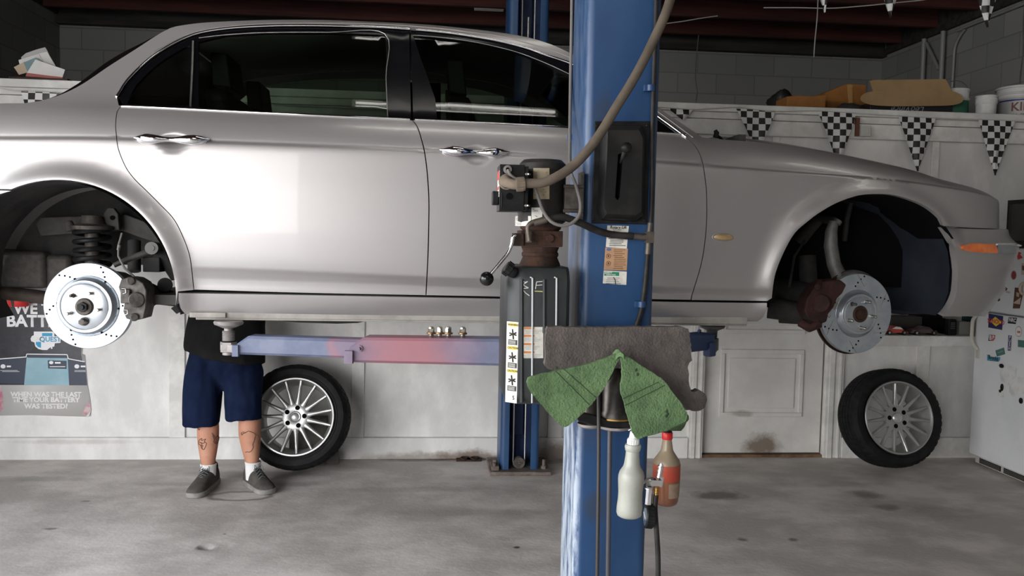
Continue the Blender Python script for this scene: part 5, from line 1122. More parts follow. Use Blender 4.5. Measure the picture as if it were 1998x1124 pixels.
# ------------------------------------------------------------------ air filter unit and what hangs in front of the column
FR = thing('air_filter_regulator', 'dark air filter unit with two bowls under the green foam sheet', 'air filter', (.58, 2.6, .9))
GUN = mat('gunmetal', (.045,.042,.038), .38, .7, col2=(.09,.08,.07), sc=14); BRASS = mat('brass', (.55,.36,.10), .3, 1)
FY = 2.615
def bowl(px, y0, y1, rpx, nm, ring=None):
    c = T(px,(y0+y1)/2,FY); r = rpx/1650*FY; z1, z0 = T(px,y0,FY).z, T(px,y1,FY).z; mb = MB()
    mb.lathe([(0,z1+.008),(r*.35,z1+.006),(r*.55,z1),(r*.7,z1-.01),(r*.75,z1-.03),(r*.80,z1-.034),(r*.92,z0+.03),(r,z0+.022),(r,z0)], (c.x,c.y,0), (0,0,1), 32); b_ = build(mb, nm, GUN, FR)
    if ring:
        m2 = MB(); m2.lathe([(r*1.01,z0+.001),(r*1.02,z0+.003),(r*1.02,z0+.006),(r*.98,z0+.008)], (c.x,c.y,0), (0,0,1), 32); build(m2, 'bowl_ring', BRASS, b_, label='thin brass ring')
    m3 = MB(); m3.lathe([(r*.95,z0-.022),(r*.93,z0-.030),(r*.6,z0-.037),(0,z0-.039)], (c.x,c.y,0), (0,0,1), 28); build(m3, 'bowl_bottom', PADM, b_)
bowl(1202, 712, 815, 39, 'filter_bowl', True); bowl(1152, 745, 812, 26, 'filter_bowl')
mb = MB(); o_ = [(1124,810),(1140,806),(1165,812),(1185,818),(1228,823),(1230,833),(1222,838),(1180,834),(1150,828),(1128,822)]; pp = [T(x_,y_,FY-.05) for x_, y_ in o_]; n_ = len(pp); mb.add(pp+[p+V((0,.10,0)) for p in pp], [tuple(range(n_)),tuple(reversed(range(n_,2*n_)))]+[(i,n_+i,n_+(i+1)%n_,(i+1)%n_) for i in range(n_)]); build(mb, 'bracket', BLACK, FR, bevel=.003); mb = MB(); mb.box((T(1160,700,2.65).x,2.645,T(1160,735,2.65).z),(T(1215,700,2.65).x,NY0-.001,T(1160,695,2.65).z)); build(mb, 'mount_plate', BLACK, FR, bevel=.003)
mb = MB(); mb.tube(tubepx([(1191,728),(1188,738),(1178,743),(1170,746),(1168,756),(1168,900),(1165,1130)], FY-.06, .006), .0060, 10); b_ = T(1165,1130,FY-.06); mb.tube([b_, V((b_.x,b_.y,.03))], .006, 10); build(mb, 'air_pipe', mat('dull_pipe', (.06,.055,.055), .45, .5), FR)
mb = MB(); a_, b_ = T(1190,838,FY), T(1186,1130,FY+.03); mb.tube([a_, b_, V((b_.x,b_.y+.02,.016))], .0078, 12); build(mb, 'air_pipe', mat('grey_pipe', (.10,.10,.11), .4, .5), FR)
FOAMG = mat('grey_foam', (.105,.090,.082), .95, col2=(.070,.060,.055), sc=12, bump=.5, bsc=130); GREENF = mat('green_foam', (.115,.19,.085), .95, col2=(.070,.125,.055), sc=9, bump=.6, bsc=160)
def slab(pix, Yf, thick, m, name, gx=.012, amp=.0022, seed=0, nsc=40, holes=()):
    """a pad: outline in the pad's own plane, both faces bumpy, edges ragged"""
    o2 = [T(x_, y_, Yf(x_, y_)) for x_, y_ in pix]; ref = {}
    xy = [(p.x, p.z) for p in o2]
    pts, fs = cdt(xy, gx, gx)
    # depth field by blending nearest outline depths through a plane fit of Yf
    mb = MB(); fr, bk = [], []
    for x_, z_ in pts:
        y_ = Yf.w(x_, z_) if hasattr(Yf, 'w') else Yf(x_, z_)
        nn = noise.noise(V((x_*nsc+seed, z_*nsc, seed)))*amp+noise.noise(V((x_*nsc*3, z_*nsc*3, seed+5)))*amp*.5; pit = noise.noise(V((x_*55+seed*3, z_*75, seed+9))); nn += .007*max(0, pit-.42)*6*amp/.0025*.35
        fr.append(V((x_, y_-thick/2+nn, z_))); bk.append(V((x_, y_+thick/2-nn, z_)))
    n = len(pts); mb.add(fr+bk, fs+[[n+i for i in reversed(f)] for f in fs]); be = bedges(fs)
    mid = {}
    for a, b_ in be: mb.f.append([a, b_, n+b_, n+a]); mb.m.append(0)
    return mb
class Plane:
    def __init__(s, fw): s.fw = fw
    def __call__(s, px, py):
        y = 2.5
        for _ in range(6): p = T(px, py, y); y = s.fw(p.x, p.z)
        return y
    def w(s, x, z): return s.fw(x, z)
def rag(pts, amp, step=7, seed=1):
    random.seed(seed); return [(x_+random.uniform(-amp,amp), y_+random.uniform(-amp,amp)) for x_, y_ in [(p.x,p.y) for p in crv(pts, step, True)]]
GP = Plane(lambda x, z: 2.545-.03*(1.26-z))
gfo = rag([(1065,644),(1074,637),(1110,637),(1160,638),(1220,637),(1280,637),(1332,637),(1341,645),(1344,660),(1346,690),(1347,702),(1340,712),(1341,735),(1346,762),(1360,760),(1371,766),(1376,778),(1371,793),(1358,800),(1330,797),(1305,796),(1285,792),(1270,750),(1225,750),(1222,720),(1180,720),(1150,722),(1110,722),(1066,718),(1063,690)], .9, 7, 4)
t = build(slab(gfo, GP, .034, FOAMG, 'foam', .011, .0025), 'foam_pad', FOAMG, ang=60); tag(t, 'big dark grey pitted foam pad with a chewed corner on the lift column', 'foam pad')
ap = T(1206,690,2.50)
GL = Plane(lambda x, z: 2.440+.10*max(-.2,min(1,(x-.10)/.24))*.35-.02)
GRt = Plane(lambda x, z: 2.425-.030*max(0,(ap.z-z))/.25+.02)
gl = rag([(1206,689),(1190,695),(1150,709),(1090,722),(1038,734),(1029,741),(1028,750),(1036,766),(1050,782),(1072,808),(1093,830),(1102,832),(1112,827),(1128,814),(1150,792),(1170,768),(1186,742),(1200,713),(1208,697)], .7, 6, 8)
gr = rag([(1208,690),(1214,688),(1222,694),(1240,706),(1265,722),(1292,740),(1306,758),(1322,778),(1335,797),(1342,811),(1340,822),(1320,832),(1300,840),(1272,848),(1255,852),(1243,856),(1236,848),(1230,830),(1222,805),(1217,785),(1210,760),(1213,735),(1212,710)], .7, 6, 9)
mb = slab(gl, GL, .013, GREENF, 'f', .008, .0012, 2, 60); m2 = slab(gr, GRt, .013, GREENF, 'f', .008, .0012, 7, 60); mb.add(m2.v, m2.f)
# ridge that joins both flaps and the curled corner
rg_ = [T(1200,695,2.455),T(1206,688,2.435),T(1211,687,2.425),T(1216,691,2.420)]
mb.grid([[p+V((0,-.006,0)) for p in rg_],[p+V((0,.035,.004)) for p in rg_],[p+V((0,.035,-.008)) for p in rg_],[p+V((0,-.006,-.012)) for p in rg_],[p+V((0,-.006,0)) for p in rg_]])
cq = [T(1341,811,2.405),T(1343,817,2.41),T(1335,834,2.43),T(1329,841,2.435),T(1312,841,2.44),T(1303,839,2.41),T(1320,831,2.40),T(1338,822,2.40)]
mb.add(cq+[p+V((0,.012,0)) for p in cq], [tuple(range(8)),tuple(reversed(range(8,16)))]+[(i,8+i,8+(i+1)%8,(i+1)%8) for i in range(8)])
GF = build(mb, 'foam_sheet', GREENF, ang=60); tag(GF, 'green foam sheet folded like a tent over the air filter', 'foam sheet')
CRM = mat('dark_green_crease', (.022,.045,.018), .95)
for a_, b_, P_ in (((1085,735),(1140,780),GL),((1103,728),(1152,768),GL),((1218,785),(1290,752),GRt),((1222,760),(1262,742),GRt)):
    pass
for (x0,y0,x1,y1,P_) in ((1084,724,1150,790,GL),(1100,720,1163,776,GL),(1219,792,1297,752,GRt),(1216,778,1285,745,GRt)):
    mb = MB(); mb.tube([T(x0+(x1-x0)*i/8, y0+(y1-y0)*i/8+random.uniform(-.6,.6), P_(x0+(x1-x0)*i/8, y0+(y1-y0)*i/8)-.0068) for i in range(9)], .0011, 6); build(mb, 'crease', CRM, GF)
for x_, y_ in ((1301,803),(1303,808),(1300,812),(1241,722),(1244,731),(1086,718)): mb = MB(); mb.ell(T(x_,y_,(GRt if x_ > 1207 else GL)(x_,y_)-.0068), (.004,.0012,.005), 8, 6); build(mb, 'pit', CRM, GF)

# white squeeze bottle
WB = mat('milky_bottle', (.52,.53,.47), .35, trans=.35, col2=(.42,.42,.36), sc=7)
ax_ = (T(1231,872,2.42)-T(1228,1000,2.42)).normalized()
BT = thing('spray_bottle', 'cloudy white plastic bottle with a broken nozzle, hanging before the lift column', 'bottle', T(1227,1004,2.42))
def lat(pairs, cx_f, Y):       # (py, half width px) pairs along a leaning bottle
    out = []
    for py, hw_ in pairs: p = T(cx_f(py), py, Y); out.append((p, hw_/FPX*Y))
    return out
def stack(mb, rings, n=28, m=None):
    rows = [[p+V((r*cos(2*pi*j/n), r*sin(2*pi*j/n), 0)) for j in range(n)] for p, r in rings]
    mb.grid(rows, m, True); mb.add(rows[0], [tuple(range(n))], m); mb.add(rows[-1], [tuple(reversed(range(n)))], m)
cw = lambda py: 1235.5-(py-862)*.056
mb = MB(); stack(mb, lat([(866,8),(867,15.5),(872,16.5),(879,15),(880,13.5),(890,14),(905,16),(911,18),(920,24),(927,26),(935,26.3),(945,25.5),(960,24.2),(975,24.6),(990,26),(1000,26),(1005,24),(1008,19),(1009,5)], cw, 2.46)); BODY = build(mb, 'bottle_body', WB, BT, ang=50)
mb = MB(); stack(mb, lat([(841,5),(842,7),(848,8),(854,9),(855,11),(866.5,11.5),(867,6)], cw, 2.46)); 
for j in range(18):
    an = 2*pi*j/18; q0_, q1_ = T(cw(857),857,2.46), T(cw(866),866,2.46); r_ = 11.4/FPX*2.46; mb.cyl(q0_+V((r_*cos(an),r_*sin(an),0)), q1_+V((r_*cos(an),r_*sin(an),0)), .0014, n=6)
build(mb, 'bottle_cap', WHITE, BT); mb = MB(); mb.tube(tubepx([(1236,843),(1232,833),(1229,826),(1231,820)],0,0,Ys=[2.46,2.47,2.49,2.535]), .0025, 8); mb.tube([T(1229,838,2.465),T(1234,836,2.465),T(1226,840,2.47)], .0015, 6); build(mb, 'hanging_tie', WHITE, BT)
# brown bottle with a red label
BB = thing('spray_bottle', 'amber bottle with a worn red label and red collar, hanging under the green foam', 'bottle', T(1298,985,2.50))
cb_ = lambda py: 1302-(py-850)*.022
RED = mat('red_collar', (.55,.02,.02), .35)
BROWN = mat('oily_clear_bottle', (.42,.33,.22), .3, trans=.4, col2=(.34,.25,.16), sc=8)
mb = MB(); stack(mb, lat([(856,9),(866,10.5),(876,12),(880,13.5),(888,19),(896,25),(902,27),(905,27.3)], cb_, 2.50)); b1_ = build(mb, 'bottle_neck', BROWN, BB, ang=60)
mb = MB(); stack(mb, lat([(905,27.3),(915,27.6),(940,27),(965,25.5),(975,24.5),(981,22),(984,17),(985,5)], cb_, 2.50)); b2_ = build(mb, 'bottle_body', mat('brown_liquid', (.23,.085,.04), .3, col2=(.16,.06,.03), sc=10, coat=.5), BB, ang=50)
mb = MB(); n_ = 20; rows = [[p+V((r*1.012*cos(a_), r*1.012*sin(a_), 0)) for a_ in [radians(-190+200*j/n_) for j in range(n_+1)]] for p, r in lat([(904,27.4),(934,27.2)], cb_, 2.50)]; mb.grid(rows, 0); rows = [[p+V((r*1.012*cos(a_), r*1.012*sin(a_), 0)) for a_ in [radians(-95+95*j/n_) for j in range(n_+1)]] for p, r in lat([(938,27.2),(966,25.6)], cb_, 2.50)]; mb.grid(rows, 1); build(mb, 'bottle_label', [mat('faded_red_label', (.40,.055,.03), .6, col2=(.30,.09,.05), sc=14), mat('brown_grey_label', (.24,.17,.12), .6, col2=(.30,.22,.16), sc=30)], b2_, ang=50, recalc=False)
mb = MB(); stack(mb, lat([(843,10),(844,10.8),(855,10.8),(857,10)], cb_, 2.50)); build(mb, 'bottle_collar', RED, BB); mb = MB(); stack(mb, lat([(826,7),(832,8.5),(843,9.5),(844,9)], cb_, 2.50)); mb.tube(tubepx([(1303,830),(1290,822),(1260,818),(1236,821)],0,0,Ys=[2.50,2.515,2.53,2.545]), .006, 8); build(mb, 'trigger_head', BLACK, BB)
# tyre inflator
IG = thing('tyre_inflator', 'chrome tyre inflator with a black dial gauge and hose, hanging beside the white bottle', 'tool', T(1262,1030,2.40))
IY = 2.36
mb = MB(); mb.obox(T(1279,941,IY), ((1,0,-.05),(0,1,0),(.05,0,1)), (.0155,.012,.0085)); mb.cyl(T(1288,949,IY), T(1291,931,IY), .008, n=6); mb.cyl(T(1286,932,IY), T(1291,906,IY), .0075, .0065); mb.cyl(T(1288,920,IY), T(1288.5,917,IY), .009); mb.cyl(T(1290,908,IY), T(1291,904,IY), .0045, .003); mb.cyl(T(1289,912,IY), T(1289.4,909,IY), .0085)
mb.cyl(T(1268,950,IY), T(1265,984,IY), .010, n=6); mb.cyl(T(1266,951,IY), T(1266,954,IY), .0115); IB = build(mb, 'inflator_body', CHROME, IG)
mb = MB(); mb.tube([T(1274,935,IY),T(1262,936,IY-.005),T(1256,943,IY-.01)], [.006,.005,.003], 8, flat=.6); build(mb, 'inflator_trigger', STEEL, IG)
mb = MB(); mb.cyl(T(1281,951,IY), T(1280,967,IY), .0052); 
for j in range(3): p = T(1281,953+5*j,IY); mb.lathe([(.0052,-.002),(.0072,-.001),(.0072,.001),(.0052,.002)], p, (0,0,1), 16)
build(mb, 'brass_barb', BRASS, IG)
mb = MB(); gd = V((-.985,.02,.08)).normalized(); gc = T(1266,1007,IY); mb.lathe([(0,-.014),(.030,-.014),(.034,-.010),(.034,.010),(.031,.014),(.029,.013),(.029,.011)], gc, gd, 36); 
for j in range(24):
    e1 = gd.orthogonal().normalized(); e2 = gd.cross(e1); an = 2*pi*j/24; p = gc+e1*(.0338*cos(an))+e2*(.0338*sin(an)); mb.cyl(p-gd*.009, p+gd*.009, .0018, n=5)
mb.cyl(T(1265,984,IY), T(1265,990,IY), .011); GG = build(mb, 'dial_gauge', BLACK, IG, ang=35); mb = MB(); mb.lathe([(0,.0112),(.029,.0112)], gc, gd, 32); gx_ = gd.cross(V((0,0,1))).normalized(); gy_ = gx_.cross(gd); mb.obox(gc+gd*.0118+gx_*.004, (gx_+gy_*.5, gd, (gx_+gy_*.5).cross(gd)), (.014,.0004,.0012), 1); build(mb, 'gauge_face', [mat('gauge_blue_glass', (.03,.055,.10), .1, coat=1), WHITE], GG, recalc=False)
mb = MB(); hp = tubepx([(1280,966),(1278,985),(1279,1010),(1282,1050),(1284,1090),(1284,1140)], IY, .007); hp += [V((hp[-1].x+.005,hp[-1].y+.03,.12)), V((hp[-1].x+.05,hp[-1].y+.15,.012)), V((hp[-1].x+.4,hp[-1].y-.5,.010))]; mb.tube(hp, .0078, 12); build(mb, 'air_hose', HOSE, IG)
# ------------------------------------------------------------------ the two wheels leaning at the wall
TYRE = mat('tyre_rubber', (.008,.008,.0085), .7, spec=.2, col2=(.015,.015,.0155), sc=14, bump=.05, bsc=120)
ALLOY = mat('alloy_silver', (.40,.40,.395), .36, .7, coat=.2, col2=(.35,.35,.345), sc=8)
def make_wheel(label):
    R, Wd, r0 = .328, .225, .236; h = Wd/2
    w_ = thing('wheel', label, 'wheel', (0,0,0), 'alloy wheels taken off the car')
    prof = [(r0-.012,h-.030),(r0,h-.020),(r0+.004,h-.010),(r0+.016,h-.002),(r0+.035,h+.004),(r0+.060,h+.002),(R-.022,h-.010),(R-.010,h-.018),(R-.004,h-.030)]
    y = h-.030; xs = [(-.038,0),(-.004,0),(.0,-.007),(.008,-.007),(.012,0)]
    tr = []
    for c_ in (.052, .016, -.016, -.052): tr += [(R-.001,c_+.005),(R-.009,c_+.004),(R-.009,c_-.004),(R-.001,c_-.005)]
    prof += tr+[(R-.004,-h+.030),(R-.010,-h+.018),(R-.022,-h+.010),(r0+.060,-h-.002),(r0+.02,-h),(r0,-h+.02),(r0-.012,-h+.03)]
    k0, k1 = 6, 9
    def wob(i, j, r): return r-.005 if (i in (7,8,9) or i in (len(prof)-9, len(prof)-8, len(prof)-10)) and j%4 == 0 else r
    mb = MB(); mb.lathe(prof, (0,0,0), (0,-1,0), 168, wob=wob)
    for j in range(56):                        # sipes across the ribs
        a = 2*pi*j/56
        for yy in (.034, 0, -.034): mb.obox((R*.9985*cos(a), yy, R*.9985*sin(a)), ((-sin(a),0,cos(a)),(0,1,0),(cos(a),0,sin(a))), (.0012,.010,.0009), 1)
    for rr in (r0+.022, R-.040): mb.tube([(rr*cos(2*pi*j/72), -(h+.0045 if rr < .28 else h-.003), rr*sin(2*pi*j/72)) for j in range(73)], .0014, 6)
    build(mb, 'tyre', [TYRE, MATTE], w_, local=True, ang=28)
    mb = MB(); mb.lathe([(r0+.006,h+.002),(r0+.002,h+.008),(r0-.006,h+.008),(r0-.010,h+.002),(r0-.014,h-.012),(r0-.020,h-.030),(r0-.028,h-.05),(r0-.034,-h+.04),(r0-.022,-h+.02),(r0-.006,-h+.004),(r0+.004,-h)], (0,0,0), (0,-1,0), 96)
    yf = -(h-.004)                             # spokes
    for i in range(15):
        a = 2*pi*i/15+.10; e = V((cos(a),0,sin(a))); t_ = V((-sin(a),0,cos(a))); rows = []
        for r, wd, dy, th in ((.050,.0150,.020,.03),(.082,.0165,.017,.028),(.098,.0125,.015,.024),(.120,.0105,.013,.022),(.16,.0092,.009,.022),(.20,.0082,.004,.022),(r0-.012,.0076,.001,.024),(r0-.004,.0085,.0,.03)):
            c_ = e*r+V((0,yf+dy,0)); rows.append([c_-t_*wd*1.15+V((0,th,0)), c_-t_*wd+V((0,.004,0)), c_-t_*wd*.45, c_+t_*wd*.45, c_+t_*wd+V((0,.004,0)), c_+t_*wd*1.15+V((0,th,0))])
        mb.grid(rows); mb.grid([[r_[0], r_[-1]] for r_ in rows])
        a2 = a+pi/15; e2 = V((cos(a2),0,sin(a2)))       # filled fillets between neighbouring spokes near the hub
    mb.lathe([(0,h-.022),(.034,h-.022),(.040,h-.020),(.074,h-.021),(.084,h-.024),(.088,h-.040),(.080,h-.06),(.02,h-.065)], (0,0,0), (0,-1,0), 60)
    RIM = build(mb, 'rim', ALLOY, w_, local=True, ang=38)
    for i in range(5):
        a = 2*pi*i/5; c_ = V((.057*cos(a), -(h-.0195), .057*sin(a))); m2 = MB(); m2.lathe([(.0165,.0),(.0165,.0022),(.0150,.0022),(.0140,.0012),(.0105,.0012),(0,.0012)], c_, (0,-1,0), 24, ms=[0,0,1,1,1]); build(m2, 'lug_hole', [ALLOY, MATTE], RIM, local=True, ang=30, label='dark lug hole')
    m2 = MB(); m2.lathe([(.033,h-.022),(.034,h-.016),(.030,h-.012),(.026,h-.013),(.024,h-.0115),(0,h-.010)], (0,0,0), (0,-1,0), 40); build(m2, 'centre_cap', mat('satin_cap', (.55,.55,.56), .3, .7), RIM, local=True); 
    m2 = MB(); m2.tube([(.205,-(h-.035),.02),(.19,-(h-.02),.018)], [.005,.004], 10); m2.cyl((.19,-(h-.02),.018),(.184,-(h-.014),.0175), .0045, n=10); build(m2, 'valve_stem', BLACK, RIM, local=True)
    return w_
def place_wheel(w_, hub_px, yc, tilt, yaw, spin):
    R, Wd = .328, .225; z = R*cos(tilt)+Wd/2*sin(tilt)
    M = Matrix.Rotation(yaw, 4, 'Z') @ Matrix.Rotation(-tilt, 4, 'X') @ Matrix.Rotation(-spin, 4, 'Y')
    hubf = M.to_3x3() @ V((0,-.10,0)); p = onY(hub_px[0], hub_px[1], yc+hubf.y)
    w_.matrix_world = Matrix.Translation((p.x-hubf.x, yc, z)) @ M
    w_.location = (p.x-hubf.x, yc, z); w_.rotation_euler = M.to_euler()
WL = make_wheel('leaning alloy wheel whose left side is behind the legs of the person'); place_wheel(WL, (575.5,810), 5.35, radians(13), radians(0), radians(77))
WR = dup(WL, label='leaning alloy wheel standing between the white door and the fridge'); place_wheel(WR, (1752,823), 5.36, radians(13), radians(3), radians(108))
mb = MB(); sx = T(655,880,5.52).x
mb.box((sx-.06,5.50,0),(sx+.022,5.54,.085)); mb.box((sx-.30,5.53,.0),(sx-.06,5.61,.30)); o = build(mb, 'wooden_block', mat('grey_old_wood', (.16,.15,.135), .8, col2=(.10,.09,.08), sc=9), bevel=.004); tag(o, 'grey wooden block standing behind the wheel at the feet of the wall', 'block')

# ------------------------------------------------------------------ wheel nuts lying on the arms
NUTM = mat('nut_steel', (.60,.56,.47), .25, .95); NUTB = mat('nut_collar', (.22,.14,.08), .4, .8)
def nut(name, label):
    t = thing(name, label, 'nut', (0,0,0), 'wheel nuts lying on the lift arms')
    mb = MB(); mb.lathe([(.0085,0),(.0095,.002),(.0095,.008),(.012,.010)], (0,0,0), (0,0,1), 24); mb.cyl((0,0,.016),(0,0,.032), .0125, n=6); mb.lathe([(.0118,.030),(.0105,.036),(.006,.039),(0,.0395)], (0,0,0), (0,0,1), 24); build(mb, 'nut_body', NUTM, t, local=True, ang=30)
    mb = MB(); mb.lathe([(.011,.009),(.0165,.010),(.0172,.013),(.0165,.016),(.012,.018)], (0,0,0), (0,0,1), 28); build(mb, 'nut_collar', NUTB, t, local=True); return t
N0 = nut('wheel_nut', 'wheel nut at the far left end of the row on the pink blue lift arm')
lab = ['', 'wheel nut on the pink blue lift arm, second from the left of its row', 'wheel nut on the pink blue lift arm, third from the left beside a gap', 'wheel nut standing apart on the pink blue lift arm, nearest the oil tank']
dA = (A1-A0)
for i, px_ in enumerate((841.5,858,875,903)):
    n_ = N0 if i == 0 else dup(N0, label=lab[i]); f = 0
    for it in range(8):
        Y_ = A0.y+dA.y*f+.0; x_ = T(px_, 640, Y_).x; f = (x_-A0.x)/dA.x
    zt = z1a+(z1b-z1a)*f; n_.location = (x_, Y_, zt+.0005); n_.rotation_euler = (0,0,i*.7)
labs = ['wheel nut peeping over the dark foam pad, first after the blue column', 'wheel nut peeping over the dark foam pad, second after the blue column', 'wheel nut peeping over the dark foam pad, third after the blue column', 'single wheel nut peeping over the dark foam pad, nearest its torn corner']
for i, px_ in enumerate((1279,1287,1295,1316)):
    Y_ = 3.16+.02*i; x_ = T(px_,640,Y_).x; n_ = dup(N0, label=labs[i]); n_.location = (x_, Y_, 1.1205); n_.rotation_euler = (0,0,i*.5)

# ------------------------------------------------------------------ the poster
mb = MB(); PYF = WY-.0045
def PP(px, py, e=0.0): return T(px, py, PYF-e)
PBLK = mat('poster_black', (.012,.012,.018), .35, col2=(.03,.03,.04), sc=10, coat=.3); PWHT = mat('poster_white', (.66,.65,.63), .45); PCYA = mat('poster_pale_blue', (.24,.42,.50), .4, col2=(.30,.48,.55), sc=6); PDRK = mat('poster_navy', (.035,.045,.075), .4); PTXT = mat('poster_text_white', (.82,.82,.83), .4); PBLU = mat('poster_blue', (.02,.32,.55), .4); PFADE = mat('poster_faded_text', (.78,.77,.75), .45); PPNK = mat('poster_pink_stain', (.45,.12,.20), .5, col2=(.6,.45,.45), sc=12)
def pq(pix, m, e):
    mb.add([PP(x_,y_,e) for x_, y_ in pix], [tuple(range(len(pix)))], m)
edge = [(165,470),(165,560),(168,640),(160,690),(166,693),(168,720),(171,752),(176,778),(178,800),(177,806),(168,813)]
sheet = [(-6,470)]+edge+[(120,812),(60,810),(5,811),(-6,811)]
bx_ = [PP(x_,y_) for x_, y_ in sheet]; mb.add(bx_+[p+V((0,.0025,0)) for p in bx_], [tuple(range(len(sheet))),tuple(reversed(range(len(sheet),2*len(sheet))))]+[(i,len(sheet)+i,len(sheet)+(i+1)%len(sheet),(i+1)%len(sheet)) for i in range(len(sheet))], 1)
pq([(-6,470),(165,470),(165,560),(163,640),(158,690),(161,705),(166,720),(170,752),(-6,751)], 0, .0004)
pq([(-6,704),(50,697),(52,699),(47,749),(-6,748)], 3, .0008); pq([(132,700),(166,706),(170,752),(135,750)], 3, .0008)
pq([(52,697),(132,699),(135,752),(47,751)], 2, .0012)
for a_, b_ in (((-6,701),(51,696.5)),((51,696.5),(52,691)),((52,691),(131,692)),((131,692),(133,700)),((133,700),(165,706))):
    dx, dy = b_[0]-a_[0], b_[1]-a_[1]; l = hypot(dx,dy); nx, ny = -dy/l*.9, dx/l*.9; pq([(a_[0]+nx,a_[1]+ny),(b_[0]+nx,b_[1]+ny),(b_[0]-nx,b_[1]-ny),(a_[0]-nx,a_[1]-ny)], 4, .0016)
pq([(54,692.5),(129,693.5),(130,699),(54,698)], 3, .0014)
pq([(93,703),(130,704),(130,720),(94,719)], 3, .0016); mb.ell(PP(100,707.5,.002), (.014,.0004,.011), 14, 6, 4); lines(mb, 107, 119, 706, 710, 1, 4, .002, PP, .7, .8); lines(mb, 96, 128, 714, 717, 1, 4, .002, PP, .7, .5)
for x_ in (6, 150): mb.ell(PP(x_,715,.0014), (.016,.0004,.014), 14, 6, 4); lines(mb, x_+7, x_+ (16 if x_ < 50 else 17), 713, 717, 1, 4, .0016, PP, .7, .8); lines(mb, x_-6, x_+ (32 if x_ < 50 else 18), 722, 726, 2, 4, .0016, PP, .7, .35)
XD, ZD = V((1,0,0)), V((0,0,1)); pxm = lambda n_: n_/FPX*PYF*1.01
mb.text('WE TEST', PP(27,603,.0012), XD, ZD, pxm(27), 4, .035, align='LEFT'); mb.text('BATTERIES', PP(12,627,.0012), XD, ZD, pxm(30), 4, .035, align='LEFT')
# shield with the shop's name
sh_ = [(66,647),(106,647),(106,656),(118,656),(118,669),(107,670),(106,676),(98,678),(92,683),(83,683),(75,681),(69,676),(67,668),(61,666),(59.5,661),(62,656),(66,654)]
pq(sh_, 4, .0012); pq([(82,650),(102,650),(102,656),(82,656)], 5, .0018); pq([(70,667),(80,667),(80,679),(74,677),(70,672)], 5, .0018); mb.text('QUEST', PP(98,662.5,.0024), XD, ZD, pxm(12.5), 5, .02); mb.text('CAR', PP(73,661.5,.0024), XD, ZD, pxm(11), 6, .02)
mb.lathe([(0,.0016),(.006,.0016)], PP(101,679), (0,-1,0), 12, m=4)
for st, py_ in (('WHEN WAS THE LAST',770),('TIME YOUR BATTERY',780.5),('WAS TESTED?',793)): mb.text(st, PP(90,py_,.0004), XD, ZD, pxm(12.5), 6, .03)
pq([(-6,752),(2,753),(6,775),(5,800),(-6,806)], 7, .0004); pq([(168,790),(175,785),(177,800),(168,810),(160,808)], 7, .0004)
# curled lower corner
c0 = [PP(178,800),PP(168,813),PP(172,806)]; mb.add(c0+[PP(174,812,.012)], [(0,1,3)], 1)
t = build(mb, 'hanging_poster', [PBLK, PWHT, PCYA, PDRK, PTXT, PBLU, PFADE, PPNK], ang=None, recalc=False); tag(t, 'torn black battery poster on the white wall behind the brake disc', 'poster')
mb = MB(); q0, q1 = T(14,582,5.58), T(55,598,5.58); rr = (q1.x-q0.x)/2; mb.lathe([(0,.10),(rr*1.0,.10),(rr*1.02,0.05),(rr*.93,.004),(rr*.88,0),(0,0)], ((q0.x+q1.x)/2,WY-.006-rr*1.03,q1.z), (0,0,1), 32); t = build(mb, 'plastic_cup', mat('red_plastic', (.62,.03,.03), .4)); tag(t, 'red plastic cup fixed to the wall over the battery poster', 'cup')

# ------------------------------------------------------------------ fridge and what sticks to it
FX = 3.72; FYa, FYb = 4.78, 5.525
FRM = mat('fridge_white', (.70,.72,.73), .35, col2=(.64,.66,.67), sc=3, bump=.05, bsc=160)
FG = thing('fridge', 'old white fridge freezer with stickers on its door, against the wall at the end', 'fridge', (4.1, 5.15, 0))
zb_, zd, zt = .062, 1.062, 1.497
mb = MB(); mb.box((FX+.065,FYa+.012,.03),(4.47,FYb-.004,zt-.012)); mb.box((FX+.10,FYa+.02,0),(FX+.14,FYb-.02,.04)); mb.box((4.3,FYa+.02,0),(4.4,FYb-.02,.04)); build(mb, 'cabinet', FRM, FG, bevel=.006)
mb = MB(); mb.box((FX,FYa,zb_),(FX+.062,FYb,zd-.006)); DR = build(mb, 'fridge_door', FRM, FG, bevel=.008); mb = MB(); mb.box((FX,FYa,zd+.006),(FX+.062,FYb,zt)); FZ = build(mb, 'freezer_door', FRM, FG, bevel=.008)
hx = FX-.042
def FXp(px, py, X=None): return onX(px, py, X or FX)
mb = MB(); pts = crv([V((FX-.002,FYb-.03,zd-.022)),V((hx+.004,FYb-.028,zd-.06)),V((hx,FYb-.027,zd-.14)),V((hx+.004,FYb-.030,zd-.21)),V((FX-.006,FYb-.045,zd-.265))], .02); mb.tube(pts, .013, 12, flat=.7); mb.box((FX-.012,FYb-.062,zd-.325),(FX,FYb-.034,zd-.262)); build(mb, 'door_handle', mat('yellowed_plastic', (.52,.50,.44), .5), DR, bevel=.002)
mb = MB(); mb.box((FX+.03,FYa+.02,.006),(FX+.07,FYb-.03,.058)); GR = build(mb, 'toe_grille', mat('grille_beige', (.45,.44,.41), .5), FG, bevel=.004)
for y0_, y1_ in ((FYb-.30,FYb-.08),(FYb-.56,FYb-.33)):
    mb = MB(); mb.box((FX+.027,y0_,.014),(FX+.031,y1_,.048), 0)
    for j in range(5): mb.box((FX+.024,y0_+.004,.017+.0062*j),(FX+.028,y1_-.004,.019+.0062*j), 1)
    build(mb, 'grille_slot', [MATTE, mat('grey_slat', (.16,.155,.145), .5)], GR)
XF, e_ = V((0,-1,0)), .0012
